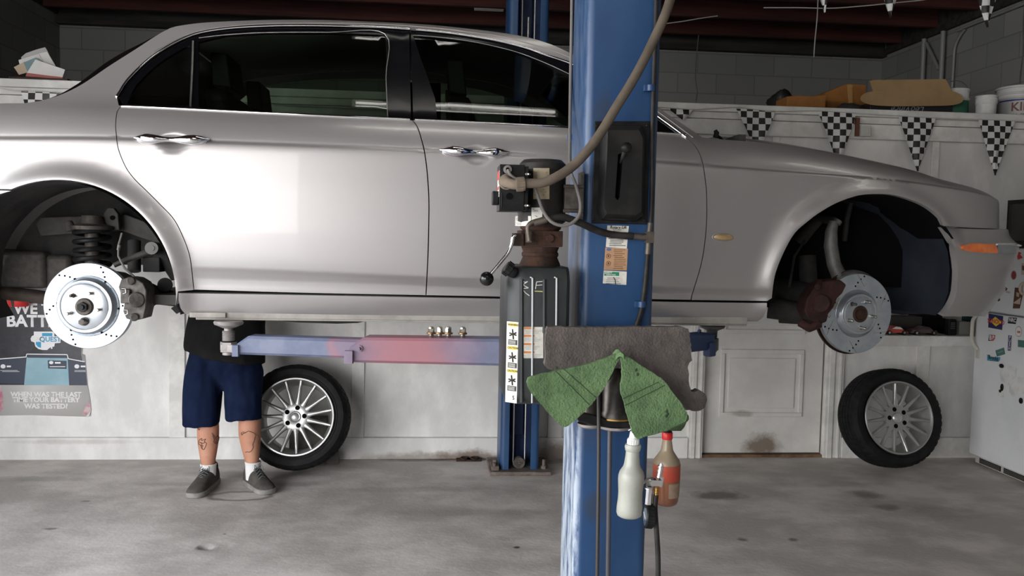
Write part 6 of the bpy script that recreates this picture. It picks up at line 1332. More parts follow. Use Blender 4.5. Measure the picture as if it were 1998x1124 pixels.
def fq(mb, pix, m, e=0.0): mb.add([FXp(x_,y_,FX-.0006-e) for x_, y_ in pix], [tuple(range(len(pix)))], m)
def flab(c): return FXp(c[0], c[1], FX-.0022)
SW = mat('sticker_white', (.72,.72,.70), .4); SN = mat('sticker_navy', (.03,.03,.12), .4); SY = mat('sticker_yellow', (.75,.58,.05), .4); SR = mat('sticker_red', (.55,.05,.06), .4); SBk = mat('sticker_black', (.03,.03,.035), .4); SCy = mat('sticker_blue', (.05,.28,.45), .4); SGn = mat('sticker_green', (.06,.16,.14), .35); SBr = mat('photo_brown', (.11,.055,.035), .4); SBe = mat('photo_beige', (.50,.40,.32), .45)
def sticker(nm, f, mats, door=None):
    mb = MB(); f(mb); return build(mb, nm, mats, door or DR, ang=None, recalc=False)
def f1(mb):
    fq(mb, [(1929,612),(1957.5,617),(1955,648),(1928,640)], 0); fq(mb, [(1928,639),(1955,644),(1955,648),(1928,642)], 1, .0004); fq(mb, [(1932,627),(1942,618),(1955,629),(1943,637)], 2, .0004); mb.text('SUNOCO', flab((1943,627.8)), XF, V((0,0,1)), .040, 3, .03)
sticker('sticker', f1, [SN, SW, SY, SR])
def f2(mb): fq(mb, [(1968,619),(1984.5,620),(1982,632.5),(1966,631)], 0); mb.text('NRC', flab((1975.5,625)), XF, V((0,0,1)), .033, 1, .03); 
sticker('sticker', f2, [SBk, SW])
def f3(mb):
    c_ = FXp(1987.5,647,FX-.0006); ring_ = lambda r, m, e: mb.add([c_+V((-e, r*.030*cos(2*pi*j/24), r*.034*sin(2*pi*j/24))) for j in range(24)], [tuple(range(24))], m)
    ring_(1,0,0); ring_(.92,1,.0004); mb.text('AM', flab((1987.5,648)), XF, V((0,0,1)), .022, 2, .03)
sticker('sticker', f3, [SBk, SW, SR])
def f4(mb): fq(mb, [(1930,653),(1942,654),(1941,661),(1938,665),(1928,665)], 0); fq(mb, [(1935,654),(1942,654.5),(1941,661),(1937,664.5),(1934,664.5)], 1, .0004); mb.text('B', flab((1932.5,659.2)), XF, V((0,0,1)), .042, 2, .04); mb.text('P', flab((1938,659)), XF, V((0,0,1)), .036, 2, .04)
sticker('sticker', f4, [SBk, SR, SW])
def f5(mb):
    fq(mb, [(1967.5,654),(1974,655),(1972.5,684.5),(1966,684)], 0)
    for i, ch in enumerate('PUSH'): mb.text(ch, flab((1970.6-.4*i,658.5+7.2*i)), XF, V((0,0,1)), .029, 1, .02)
sticker('sticker', f5, [SN, SW])
def f6(mb): fq(mb, [(1942,684),(1959,678),(1961.5,691),(1945,696)], 0); fq(mb, [(1946,688),(1957,684),(1957.5,685.5),(1946.5,689.5)], 1, .0004)
sticker('sticker', f6, [SGn, mat('sticker_pale_green', (.20,.32,.30), .4)])
def f7(mb): fq(mb, [(1926,692),(1930,692),(1932,696),(1952,697),(1951,703),(1948,706),(1926,703.5)], 0, .0006); mb.text('Brocks', FXp(1938,698.5,FX-.003), XF, V((0,0,1)), .036, 1, .03); fq(mb, [(1932,703),(1948,704.5),(1948,705.5),(1932,704)], 1, .001)
sticker('sticker', f7, [SCy, SBk])
def f8(mb): fq(mb, [(1986,663),(1999,664.5),(2003,679),(1986,677)], 0)
sticker('sticker', f8, [SGn])
def f9(mb): fq(mb, [(1987,491),(1993,493),(1991,497),(1996,503),(1986,507),(1984,500)], 0); 
sticker('sticker', f9, [SR], FZ)
def f10(mb):
    c_ = FXp(1978,537,FX-.0006); mb.add([c_+V((0, .028*cos(2*pi*j/24), .032*sin(2*pi*j/24))) for j in range(24)], [tuple(range(24))], 0); mb.add([c_+V((-.0004, .023*cos(2*pi*j/24), .026*sin(2*pi*j/24))) for j in range(24)], [tuple(range(24))], 1)
sticker('sticker', f10, [SBe, mat('dull_red', (.30,.05,.06), .5)], FZ)
def f11(mb): fq(mb, [(1980,561),(1993,562),(1996,575),(1990,602),(1976,602)], 0); fq(mb, [(1978,590),(1992,580),(1990,594),(1977.5,592)], 1, .0004); fq(mb, [(1983,570),(1989,572),(1988,580),(1983,578)], 1, .0004)
sticker('photo_print', f11, [SBr, SBe], FZ)
def f12(mb): fq(mb, [(1993,513),(2000,514),(2000,537),(1992,536)], 0); fq(mb, [(1994,518),(2000,519),(2000,528),(1994,527)], 1, .0004)
sticker('photo_print', f12, [SBe, SBr], FZ)
def f13(mb): fq(mb, [(1956,564),(1962,560),(1966,563),(1964,567),(1957,567)], 0); fq(mb, [(1962,568),(1971,569),(1971,573),(1963,571)], 1, .0004); fq(mb, [(1944,583),(1950,581),(1952,586),(1948,588),(1945,587)], 2)
sticker('sticker', f13, [SBr, SBe, SBk], FZ)
WR_ = FXp(1997,563,FX-.0130); mb = MB(); mb.tube([WR_+V((0,.030*cos(2*pi*j/24),.034*sin(2*pi*j/24))) for j in range(25)], .010, 10); t = build(mb, 'ring_magnet', SBe); tag(t, 'beige ring ornament stuck to the freezer door beside a brown photo', 'magnet')
def mag(px, py, ry, rz, label):
    p = FXp(px, py, FX); mb = MB(); n = 20; rows = [[p+V((x_, ry*s*cos(2*pi*j/n), rz*s*sin(2*pi*j/n))) for j in range(n)] for x_, s in ((-.0021,1),(-.006,1),(-.008,.85),(-.008,.02))]; mb.grid(rows, closed=True); t = build(mb, 'fridge_magnet', BLACK); tag(t, label, 'magnet', 'dark round magnets on the fridge door')
mag(1955,714,.022,.014,'dark oval magnet on the fridge door at the top corner of a paper'); mag(1956,756,.014,.024,'dark upright oval magnet on the fridge door, largest of them'); mag(1952.5,763,.009,.010,'tiny dark round magnet on the fridge door under the upright oval one'); mag(1993,782,.017,.019,'dark round magnet on the fridge door by the edge of the picture')
def sheetm(pix, label, cat, m, e):
    mb = MB(); P_ = [FXp(x_,y_,FX-e) for x_, y_ in pix]; n_ = len(P_); mb.add(P_+[p+V((.0008,0,0)) for p in P_], [tuple(range(n_)),tuple(reversed(range(n_,2*n_)))]+[(i,n_+i,n_+(i+1)%n_,(i+1)%n_) for i in range(n_)]); t = build(mb, 'paper_note', m, ang=20); tag(t, label, cat)
NP = mat('crumpled_clear_paper', (.72,.72,.70), .4, col2=(.56,.55,.54), sc=16, bump=.08, bsc=40)
sheetm([(1951,722),(1966,712),(1984,718),(1982,740),(1970,752),(1953,745)], 'crumpled pale paper on the fridge door under the top oval magnet', 'paper', NP, .0012)
sheetm([(1970,745),(1984,735),(2000,738),(2003,770),(1985,768),(1976,775),(1969,765)], 'creased pale paper on the fridge door with a torn edge', 'paper', NP, .0021)
sheetm([(1948,760),(1959,758),(1958,776),(1947,773)], 'small pale note on the fridge door under a tiny round magnet', 'paper', NP, .0012)
TVt = thing('television', 'small dark television standing on top of the white fridge', 'television', (4.0,5.0,zt))
p0, p1 = onX(1962,470,FX+.03), onX(1966,391,FX+.03); mb = MB(); mb.box((FX+.03,4.80,zt+.001),(FX+.30,p0.y,p1.z)); mb.box((FX+.028,4.80,zt+.001),(FX+.03,p0.y,zt+.006))
build(mb, 'television_case', BLACK, TVt, bevel=.008); mb = MB(); mb.box((FX+.026,4.84,zt+.05),(FX+.0299,p0.y-.025,p1.z-.028)); build(mb, 'screen', mat('dark_screen', (.008,.009,.008), .12, coat=.5), TVt, label='black screen')

# ------------------------------------------------------------------ pennants
def checker():
    m = mat('chequered_vinyl', (.7,.7,.68), .45); N, L, b = nodes(m); tc = N.new('ShaderNodeTexCoord'); mp = N.new('ShaderNodeMapping'); mp.inputs['Scale'].default_value = (1,0,1); mp.inputs['Location'].default_value = (.5*.0425+.0002,.02,.001)
    ck = N.new('ShaderNodeTexChecker'); ck.inputs['Scale'].default_value = 1/.0425; ck.inputs['Color1'].default_value = (.70,.70,.68,1); ck.inputs['Color2'].default_value = (.018,.016,.014,1); L.new(tc.outputs['Object'], mp.inputs[0]); L.new(mp.outputs[0], ck.inputs[0]); L.new(ck.outputs[0], b.inputs['Base Color']); return m
CHK = checker()
def pennant(pl, pr, ptip, Y, label, seed=0, cut=None):
    a, b_, c_ = T(*pl, Y), T(*pr, Y), T(*ptip, Y); mb = MB(); rows = []; n = 14
    for i in range(n+1):
        t = i/n; l, r = a.lerp(c_, t), b_.lerp(c_, t); row = []
        for j in range(9):
            s_ = j/8; p = l.lerp(r, s_); p.y -= .010*(1+sin(2.2*s_*pi+seed+2*t))*min(1,3*t); row.append(p)
        rows.append(row)
    mb.grid(rows); back = [[p+V((0,.0012,0)) for p in r] for r in rows]; mb.grid([r[::-1] for r in back]); mb.tube([rows[0][j]+V((0,.0006,.001)) for j in range(9)], .003, 6)
    t = build(mb, 'hanging_pennant', CHK, ang=60, recalc=False); tag(t, label, 'pennant', 'chequered pennants strung across the garage'); return t
PY_ = WY-.0575
pennant((1437,213),(1513,217),(1476,304), PY_, 'chequered pennant on the wall nearest the windscreen, its tip behind the car', 1)
pennant((1595,217),(1671,221),(1636,326), PY_, 'chequered pennant on the wall beside the small white switch box', 2)
pennant((1752,226),(1826,231),(1790,336), PY_, 'chequered pennant on the wall above the front wheel opening', 3)
pennant((1909,233),(1981,236),(1940,342), PY_, 'chequered pennant on the wall whose whole curled tip shows, under the paint buckets', 4)
pennant((40,177),(112,180),(76,288), PY_, 'chequered pennant on the wall behind the rear window of the car', 5)
pennant((1300,210),(1352,214),(1334,236), PY_, 'folded stub of chequered pennant on the wall just behind the windscreen pillar', 2.5)
UY = 4.9
pennant((1568,-82),(1640,-80),(1608,25), UY, 'chequered pennant hanging under the ceiling, smallest piece in view of its string', 1.5)
pennant((1700,-70),(1772,-68),(1736,36), UY, 'chequered pennant hanging under the ceiling, middle one of its string', 2.1)
pennant((1888,-60),(1962,-58),(1925,54), UY, 'chequered pennant hanging under the ceiling, largest piece in view near the side wall', 3.3)
CORD = mat('pale_cord', (.55,.54,.51), .7)
mb = MB(); mb.tube(tubepx([(0,172),(40,177),(112,180),(240,190)], (PY_-.008), .002), .003, 6); a = T(240,190,(PY_-.008)); mb.tube([a, V((-.5,(PY_-.008),a.z-.02)), V((.2,(PY_-.008),a.z-.03)), T(1290,209,(PY_-.008))], .003, 6); mb.tube(tubepx([(1290,209),(1352,213),(1437,209),(1470,213),(1513,217),(1595,216),(1671,221),(1752,226),(1826,230),(1909,233),(1981,236),(2020,239)], (PY_-.008), .002), .003, 6); t = build(mb, 'pennant_string', CORD); tag(t, 'thin pale string along the shelf edge carrying pennants', 'string')
mb = MB(); a = T(1540,-84,UY); mb.tube([V((-2.4,UY,3.48)), V((0,UY,3.16)), a, T(1640,-81,UY), T(1772,-68,UY), T(1962,-58,UY), V((XR-.002,UY,3.44))], .003, 6); t = build(mb, 'pennant_string', CORD); tag(t, 'thin pale string stretched under the ceiling carrying pennants', 'string')

# ------------------------------------------------------------------ things stored on the loft edge
LZ = pz+.045; SHZ = LZ+.020
CARD = mat('cardboard', (.38,.25,.125), .85, col2=(.33,.215,.105), sc=6); CARDO = mat('orange_cardboard', (.36,.15,.035), .7, col2=(.28,.11,.025), sc=5, coat=.2)
def px_prism(pix, Y, dep, mb=None, m=None):
    mb = mb or MB(); P_ = [T(x_,y_,Y) for x_, y_ in pix]; n_ = len(P_); mb.add(P_+[p+V((0,dep,0)) for p in P_], [tuple(range(n_)),tuple(reversed(range(n_,2*n_)))]+[(i,n_+i,n_+(i+1)%n_,(i+1)%n_) for i in range(n_)], m); return mb
BXT = thing('cardboard_box', 'long black box with script lettering and an open cardboard lid on the shelf', 'box', T(1780,222,5.80))
zbot = LZ
a, b_ = T(1698,205,5.76), T(1858,210,5.76); mb = MB(); mb.box((a.x,5.76,zbot),(b_.x,6.05,a.z+.02)); bb = build(mb, 'box_body', mat('black_card', (.014,.013,.014), .5), BXT, bevel=.003); 
mb = MB(); mb.text('LeoVince', T(1772,213,5.759), V((-1,0,0)), V((0,0,-1)), .065, 0, .0, .35); build(mb, 'box_lettering', mat('silver_print', (.30,.30,.30), .5), bb, ang=None, recalc=False)
mb = px_prism([(1697,158),(1704,156),(1845,154.5),(1850,163),(1857,177),(1704,178)], 5.74, .006); o_ = crv([(1857,177),(1868,181),(1878,187),(1880,195),(1872,202),(1850,206),(1800,207),(1750,207.5),(1712,206),(1693,203),(1681,197),(1680,188),(1690,181),(1704,178)], 9); px_prism([(p.x,p.y) for p in o_], 5.725, .006, mb); mb.add([T(1704,178,5.74),T(1857,177,5.74),T(1857,177,5.725),T(1704,178,5.725)], [(0,1,2,3)]); build(mb, 'lid_flap', CARD, BXT, label='bare brown inside of the lid')
def loose(pix, Y, dep, nm, label, cat, m, bev=.004, group=None):
    q_ = [(x_,y_) for x_, y_ in pix]; mb = px_prism(q_, Y, dep); zmin = min(p.z for p in mb.v); dz = LZ+.0005-zmin
    for p in mb.v:                              # stand it on the loft boards
        if p.z < zmin+.03: p.z += dz
    t = build(mb, nm, m, bevel=bev); tag(t, label, cat, group); return t
loose([(1612,180),(1640,168),(1655,163),(1690,166),(1689,208),(1608,206)], 6.08, .28, 'taped_box', 'orange brown taped carton on the shelf beside the black box', 'box', CARDO)
loose([(1536,188),(1560,186),(1585,188),(1612,184),(1611,207),(1535,205)], 5.84, .20, 'taped_box', 'low flat orange carton on the shelf between the dark bag and a taller carton', 'box', CARDO)
mb = MB(); px_prism([(1653,166),(1663,165),(1664,207),(1656,207)], 5.897, .002, mb); t = build(mb, 'packing_tape', mat('shiny_tape', (.42,.24,.08), .15, coat=1)); t.parent = bpy.data.objects['taped_box']; t.location = t.location-bpy.data.objects['taped_box'].location
def blob(pix, Y, ry, nm, label, cat, m, seed):
    P_ = [T(x_,y_,Y) for x_, y_ in pix]; cx_ = sum(p.x for p in P_)/len(P_); x0, x1 = min(p.x for p in P_), max(p.x for p in P_); z1 = max(p.z for p in P_); mb = MB(); rows = []; n = 28
    cz_ = (z1+LZ)/2
    for i in range(15):
        th = pi*i/14
        rows.append([])
        for j in range(n):
            ph = 2*pi*j/n; d = V((sin(th)*cos(ph), sin(th)*sin(ph), cos(th))); k_ = 1+.30*noise.noise(d*1.8+V((seed,0,0)))+.10*noise.noise(d*5+V((seed,3,0)))
            rows[-1].append(V((cx_+(x1-x0)/2*d.x*k_, Y+ry+ry*d.y*k_, max(LZ+.001, cz_+(z1-LZ)/2*d.z*k_))))
    mb.grid(rows, closed=True); t = build(mb, nm, m, ang=50); tag(t, label, cat); return t
blob([(1508,174),(1562,174),(1535,172),(1535,206)], 6.07, .10, 'bin_bag', 'crumpled dark bag on the shelf beside the low orange carton', 'bag', mat('dark_bag', (.025,.024,.023), .5, bump=.2, bsc=30), 3)
blob([(1640,202),(1696,202),(1666,199),(1666,212)], 5.74, .06, 'cloth_bundle', 'small dark bundle on the shelf edge before the taller orange carton', 'cloth', mat('dark_cloth', (.03,.026,.022), .9, bump=.2, bsc=60), 8)
def bucket(cx_px, top_py, rpx, Y, label, rings=1, m=None, wire=False):
    p = T(cx_px, top_py, Y); r = rpx/FPX*Y*1.03; h = p.z-LZ; o_ = (p.x, Y, LZ+.001); t = thing('paint_bucket', label, 'bucket', o_, 'buckets on the shelf')
    pr = [(0,0),(r*.84,0),(r*.86,.004),(r*.93,h*.62)]
    for i in range(rings): z_ = h*(.64+.24*i/max(1,rings)); pr += [(r*.955,z_),(r*1.0,z_+.004),(r*1.0,z_+.012),(r*.95,z_+.016)]
    pr += [(r*.96,h*.93),(r*1.01,h*.935),(r*1.01,h*.985),(r*.97,h),(r*.93,h-.006),(0,h-.006)]
    mb = MB(); mb.lathe(pr, o_, (0,0,1), 40); b_ = build(mb, 'bucket_body', m or WHITE, t, ang=40); return t, b_, V(o_), r, h
t, b_, o_, r, h = bucket(1862,176,28,5.90,'white bucket with a green band and wire handle behind the open cardboard lid', 1)
mb = MB(); rows = [[o_+V((r*.945*cos(radians(-170+160*j/20)), r*.945*sin(radians(-170+160*j/20)), z_)) for j in range(21)] for z_ in (h*.10,h*.62)]; mb.grid(rows); build(mb, 'bucket_band', mat('green_band', (.02,.13,.07), .5), b_, recalc=False, label='green band')
mb = MB(); mb.tube([o_+V((r*1.0*cos(radians(a_)), -.02, h*.85+r*.95*sin(radians(a_)))) for a_ in range(0,181,10)], .0025, 6); build(mb, 'bucket_handle', STEEL, b_, label='wire handle')
t, b_, o_, r, h = bucket(1925,188,20,5.78,'small white ribbed tub on the shelf between two buckets', 3)
t, b_, o_, r, h = bucket(1995,172,47,5.92,'large white paint bucket with blue stripe at the end of the shelf', 2, mat('bucket_white', (.62,.62,.60), .45))
mb = MB(); rows = [[o_+V((r*.935*cos(radians(-185+190*j/24)), r*.935*sin(radians(-185+190*j/24)), z_)) for j in range(25)] for z_ in (h*.575,h*.615)]; mb.grid(rows)
def cyltext(mb, st, ang0, z, size, m):
    m2 = MB(); m2.text(st, (0,0,0), (1,0,0), (0,1,0), size, m, .02, align='LEFT')
    for i, p in enumerate(m2.v): an = radians(ang0)+p.x/(r*.93); m2.v[i] = o_+V((r*.925*cos(an), r*.925*sin(an), z+p.y))
    mb.add(m2.v, m2.f, m)
cyltext(mb, 'KILZ', -150, h*.40, .085, 1); cyltext(mb, 'ALL-PURPOSE', -152, h*.17, .035, 2); build(mb, 'bucket_label', [mat('stripe_blue', (.03,.05,.25), .5), mat('maroon_print', (.22,.09,.08), .6), mat('grey_print2', (.25,.25,.26), .6)], b_, ang=None, recalc=False)
# papers at the other end of the shelf
def sheet(pix, Y, label, m, cat='paper', th=.004, nm='paper_sheet'):
    mb = px_prism(pix, Y, th); t = build(mb, nm, m, ang=20); tag(t, label, cat, 'papers heaped on the shelf edge'); return t
GP_ = mat('grey_paper', (.50,.49,.47), .7); TEAL = mat('teal_paper', (.20,.31,.33), .6); BEI = mat('beige_paper', (.58,.46,.34), .7); PK = mat('red_paper_strip', (.42,.12,.10), .6)
sheet([(41,112),(50,104),(70,97),(88,92),(96,105),(90,148),(58,148),(45,122)], 5.80, 'grey sheet topmost of the paper heap on the shelf', GP_)
sheet([(36,117),(76,105),(84,120),(80,148),(60,148),(40,133)], 5.785, 'white sheet in the paper heap just under the grey one', PAPER)
sheet([(76,104),(92,101),(108,128),(104,149),(90,149),(86,124)], 5.79, 'white narrow leaflet standing up in the paper heap', PAPER)
sheet([(27,131),(48,120),(54,141),(37,146)], 5.765, 'beige card at the outer corner of the paper heap', BEI)
sheet([(46,122),(70,112),(82,120),(62,141),(54,141)], 5.76, 'teal card in the middle of the paper heap', TEAL)
mb = px_prism([(69,116),(127,136),(122,150.5),(52,143)], 5.72, .03); t = build(mb, 'paper_sheet', PAPER); tag(t, 'thick white envelope at the front of the paper heap', 'paper', 'papers heaped on the shelf edge')
sheet([(52,142),(90,147),(122,150.5),(122,154),(50,149)], 5.714, 'red slip under the thick white envelope', PK)
q = T(75,151,5.71); mb = MB(); mb.box((q.x-.18,5.705,LZ+.0005),(q.x+.18,5.90,q.z-.002)); t = build(mb, 'cardboard_box', mat('dark_box', (.06,.035,.03), .8)); tag(t, 'low dark box on the shelf carrying the paper heap', 'box')
# wires, pipes and the small switch box
mb = MB(); p = T(1679,258,WY); mb.box((p.x-.035,WY-.075,p.z-.035),(p.x+.035,WY-.0385,p.z+.035)); mb.box((p.x-.025,WY-.079,p.z-.02),(p.x+.02,WY-.075,p.z+.022)); SWB = build(mb, 'switch_box', mat('off_white_box', (.55,.54,.51), .5), bevel=.003); tag(SWB, 'small off white switch box on the wall beside a chequered pennant', 'switch')
mb = MB(); mb.box((p.x-.062,WY-.058,p.z-.035),(p.x-.038,WY-.0385,p.z+.09)); t = build(mb, 'switch_bracket', mat('brown_strip', (.14,.05,.035), .7)); t.parent = SWB; t.location = t.location-SWB.location
PIPE = mat('painted_pipe', (.34,.34,.33), .5, .2)
def wall_pipe(y, z0, z1, label):
    mb = MB(); mb.tube([(XR-.05,y,z0),(XR-.05,y,z1)], .022, 12); mb.cyl((XR-.05,y,z0),(XR-.05,y,z0+.01), .04); t = build(mb, 'pipe', PIPE); tag(t, label, 'pipe')
yA, yB = XR/ .587-.02, XR/.606-.02
wall_pipe(7.66, LZ, 3.43, 'grey vertical pipe on the side wall farther from the camera of two'); wall_pipe(7.36, LZ, 3.43, 'grey vertical pipe on the side wall beside the bent conduit')
mb = MB(); mb.tube([(XR-.05,7.62,3.38),(XR-.05,7.40,3.10)], .016, 10); t = build(mb, 'pipe_brace', PIPE); tag(t, 'short grey brace slanting between the two vertical pipes', 'pipe')
mb = MB(); mb.tube(crv([V((XR-.025,7.22,LZ)),V((XR-.025,7.22,3.1)),V((XR-.025,7.20,3.28)),V((XR-.025,7.08,3.38)),V((XR-.025,6.9,3.40)),V((XR-.025,3.5,3.40))], .06), .012, 10); t = build(mb, 'conduit_pipe', PIPE); tag(t, 'thin conduit bending from the shelf to run along the top of the side wall', 'pipe')
def wire(pts, label, r=.0028, m=GREYC, nm='hanging_wire'):
    mb = MB(); mb.tube(pts, r, 6); t = build(mb, nm, m); tag(t, label, 'wire')
q0, q1 = T(1364,60,8.2), T(1358,198,8.2); wire([(q0.x,8.2,3.5)]+tubepx([(1364,60),(1360,100),(1357,150),(1361,180),(1358,196)], 8.2, .003), 'thin wire hanging over the loft near the blue column', .005)
wire([T(1596,-14,6.8)]+tubepx([(1596,0),(1594,40),(1590,80),(1588,112)], 6.8, .003), 'pale wire hanging from the roof beams over the orange cartons', .005, CORD)
q = T(1922,50,6.35); wire([V((XR-.012,q.y,3.40))]+[V((XR-.012, 6.35+.01*sin(i*1.3), 3.40-.0+(-.95)*i/10)) for i in range(1,11)], 'thin wire running down the side wall above the paint buckets', .004)
wire(tubepx([(1290,47),(1330,42),(1365,36),(1400,31)],6.6,.003), 'pale wire slung under the roof beams beside the blue column', .004, CORD)
wire(tubepx([(1490,15),(1560,15),(1620,16),(1680,12),(1740,6),(1800,0),(1830,-6)],6.0,.003), 'pale wire slung under the roof beams behind the hanging pennants', .004, CORD)
# toys and boxes on the ledge beside the door
LY = WY-.01; LDG = RZ0
def toy_car(px0, px1, py0, label, m, m2):
    a, b_ = T(px0,648,LY), T(px1,648,LY); L_ = b_.x-a.x; t = thing('toy_car', label, 'toy car', ((a.x+b_.x)/2,LY+.06,LDG), 'toy cars on the ledge')
    mb = MB(); mb.prism([(0,.012),(.02*L_/.2,.038),(.06*L_/.2,.042),(.09*L_/.2,.062),(.13*L_/.2,.058),(.16*L_/.2,.036),(L_*.97,.022),(L_,.014)], (a.x,LY+.02,LDG), (1,0,0), (0,0,1), (0,.08,0)); build(mb, 'toy_body', m, t, bevel=.004)
    mb = MB(); mb.prism([(.062*L_/.2,.043),(.092*L_/.2,.058),(.128*L_/.2,.055),(.15*L_/.2,.040)], (a.x,LY+.0192,LDG), (1,0,0), (0,0,1), (0,.0008,0)); build(mb, 'toy_window', m2, t)
    for xx in (.2, .8):
        mb = MB(); c_ = V((a.x+L_*xx,LY+.016,LDG+.016)); mb.lathe([(0,.004),(.008,.004),(.009,.006),(.015,.005),(.016,0),(.016,-.09),(0,-.09)], c_, (0,-1,0), 18, ms=[1,1,0,0,0,0]); build(mb, 'toy_wheel', [RUB, STEEL], t)
toy_car(1728,1777,632,'red toy racing car on the ledge next to the front brake disc', mat('toy_red', (.45,.05,.035), .3, coat=.5), SW); toy_car(1780,1836,630,'dark brown toy racing car on the ledge behind the red one', mat('toy_brown', (.07,.035,.03), .3, coat=.5), SBk)
def ledge_box(x0, x1, y0, Y, d, nm, label, cat, m):
    a, b_ = T(x0,648,Y), T(x1,y0,Y); mb = MB(); mb.box((a.x,Y,LDG+.0005),(b_.x,Y+d,b_.z)); t = build(mb, nm, m, bevel=.003); tag(t, label, cat); return t
ledge_box(1738,1800,618,WY+.20,.12,'carton','low dark carton at the back of the ledge','box',mat('carton_dark', (.05,.045,.04), .8)); ledge_box(1785,1840,606,WY+.32,.1,'carton','taller black carton at the very back of the ledge behind the toy cars','box',BLACK)
t = ledge_box(1851,1867,623,WY+.02,.05,'cordless_phone','black telephone handset standing on the ledge','telephone',BLACK)
mb = MB(); a = T(1859,640,WY+.019)
for i in range(3):
    for j in range(4): p = a+V((-.012+.012*i, 0, -.004+.013*j)); mb.box(p+V((-.004,-.001,-.003)), p+V((.004,.001,.003)))
kp = build(mb, 'keypad', mat('grey_keys', (.12,.12,.12), .5)); kp.parent = t; kp.location = kp.location-t.location
ledge_box(1872,1893,628,WY+.04,.08,'carton','small pale carton on the ledge beside the black handset','box',mat('pale_carton', (.22,.22,.20), .7)); ledge_box(1888,1899,618,WY+.14,.08,'carton','dark green carton at the fridge end of the ledge','box',mat('dark_green_box', (.012,.04,.035), .6)); ledge_box(1840,1850,622,WY+.10,.08,'carton','narrow black carton behind the handset on the ledge','box',MATTE)
# loose hardware beside the rear column
for i, (px_, py_, label) in enumerate(((905,893,'rusty bracket lying on the floor at the wall, left of the rear column'),(925,893,'rusty eye bolt lying on the floor touching the foot of the rear column'))):
    p = onZ(px_, py_+6, 0); mb = MB(); mb.box((p.x-.05,p.y-.02,.0005),(p.x+.05,p.y+.03,.012)); mb.tube([(p.x+.02*cos(a_),p.y+.015*sin(a_),.018+.004*sin(a_)) for a_ in [2*pi*j/14 for j in range(15)]], .006, 8); t = build(mb, 'scrap_iron', RUST); tag(t, label, 'scrap metal')
# ------------------------------------------------------------------ the person at the far side of the car
def skin_mesh(verts, edges, radii, root, sub=2):
    me = bpy.data.meshes.new('sk'); me.from_pydata(verts, edges, []); ob = bpy.data.objects.new('sk', me); COL.objects.link(ob)
    sk = ob.modifiers.new('s', 'SKIN'); sk.use_smooth_shade = True
    for i, r in enumerate(radii): d = me.skin_vertices[0].data[i]; d.radius = r if isinstance(r, tuple) else (r, r); d.use_root = (i == root)
    ob.modifiers.new('u', 'SUBSURF').levels = sub
    dg = bpy.context.evaluated_depsgraph_get(); dg.update(); ev = ob.evaluated_get(dg).to_mesh()
    mb = MB(); mb.add([p.co.copy() for p in ev.vertices], [tuple(p.vertices) for p in ev.polygons]); ob.evaluated_get(dg).to_mesh_clear(); bpy.data.objects.remove(ob); return mb
SKIN = mat('skin', (.46,.215,.135), .55, col2=(.52,.26,.17), sc=9)
PX0 = T(437,660,5.14).x
aL, aR = T(406,912,5.02), T(493,908,5.02); kL, kR = T(406,805,5.05), T(487,800,5.05)
cL, cR = T(406,848,5.055), T(487,845,5.055)
vs, es, rs = [], [], []
def vx(p, r, par=None):
    vs.append(tuple(p)); rs.append(r)
    if par is not None: es.append((par, len(vs)-1))
    return len(vs)-1
pel = vx((PX0,5.17,.92), (.155,.12)); sp1 = vx((PX0,5.29,1.12), (.15,.105), pel); sp2 = vx((PX0,5.37,1.32), (.165,.110), sp1); nk = vx((PX0,5.39,1.46), .062, sp2); nk2 = vx((PX0,5.395,1.52), .060, nk); hd = vx((PX0,5.385,1.60), (.078,.092), nk2); hd2 = vx((PX0,5.39,1.69), (.074,.088), hd); hd3 = vx((PX0,5.395,1.735), (.045,.05), hd2)
ns_ = vx((PX0,5.295,1.62), .016, hd)
for kn_, cf, an, sx_, foot in ((kL,cL,aL,-1,(-1.33,4.87)),(kR,cR,aR,1,(-.945,4.92))):
    hip = vx((PX0+sx_*.10,5.16,.82), .105, pel); th = vx(((PX0+sx_*.10)*.45+kn_.x*.55,5.12,.66), .088, hip); k_ = vx(kn_, .062, th); c_ = vx(cf, .072, k_); c2 = vx(cf.lerp(an,.55), .055, c_); a_ = vx(an, .037, c2); hl = vx((an.x,an.y+.01,.07), .026, a_); tt = vx((foot[0]*.5+an.x*.5,foot[1]*.5+an.y*.5,.045), .020, hl); vx((foot[0]*.8+an.x*.2,foot[1]*.8+an.y*.2,.040), .014, tt)
for sx_ in (-1, 1):
    sh = vx((PX0+sx_*.17,5.37,1.40), .070, sp2); el = vx((PX0+sx_*.26,5.38,1.16), .046, sh); w_ = vx((PX0+sx_*.15,5.20,1.075), .030, el); pm = vx((PX0+sx_*.12,5.13,1.080), (.034,.018), w_)
    for q_ in range(4):
        f1_ = vx((PX0+sx_*.12+(-.030+.020*q_),5.08-.004*(q_ in (1,2)),1.090), .0095, pm); f2_ = vx((PX0+sx_*.12+(-.030+.020*q_),5.055,1.075), .0085, f1_); vx((PX0+sx_*.12+(-.028+.018*q_),5.058,1.055), .0075, f2_)
    t1 = vx((PX0+sx_*.12-sx_*.036,5.14,1.058), .011, pm); vx((PX0+sx_*.12-sx_*.045,5.105,1.045), .0085, t1)
PER = thing('person', 'person in navy shorts and black T-shirt standing behind the raised car, upper body hidden', 'person', (PX0,5.1,0))
bm_ = skin_mesh(vs, es, rs, pel)
bv = BVHTree.FromPolygons([tuple(p) for p in bm_.v], [tuple(f) for f in bm_.f]); CO = C_O
def hit(px, py):
    d = ray(px, py).normalized(); loc, nrm, idx, dist = bv.ray_cast(CO, d)
    return (loc+nrm*.0012) if loc is not None else None
tattoo = []
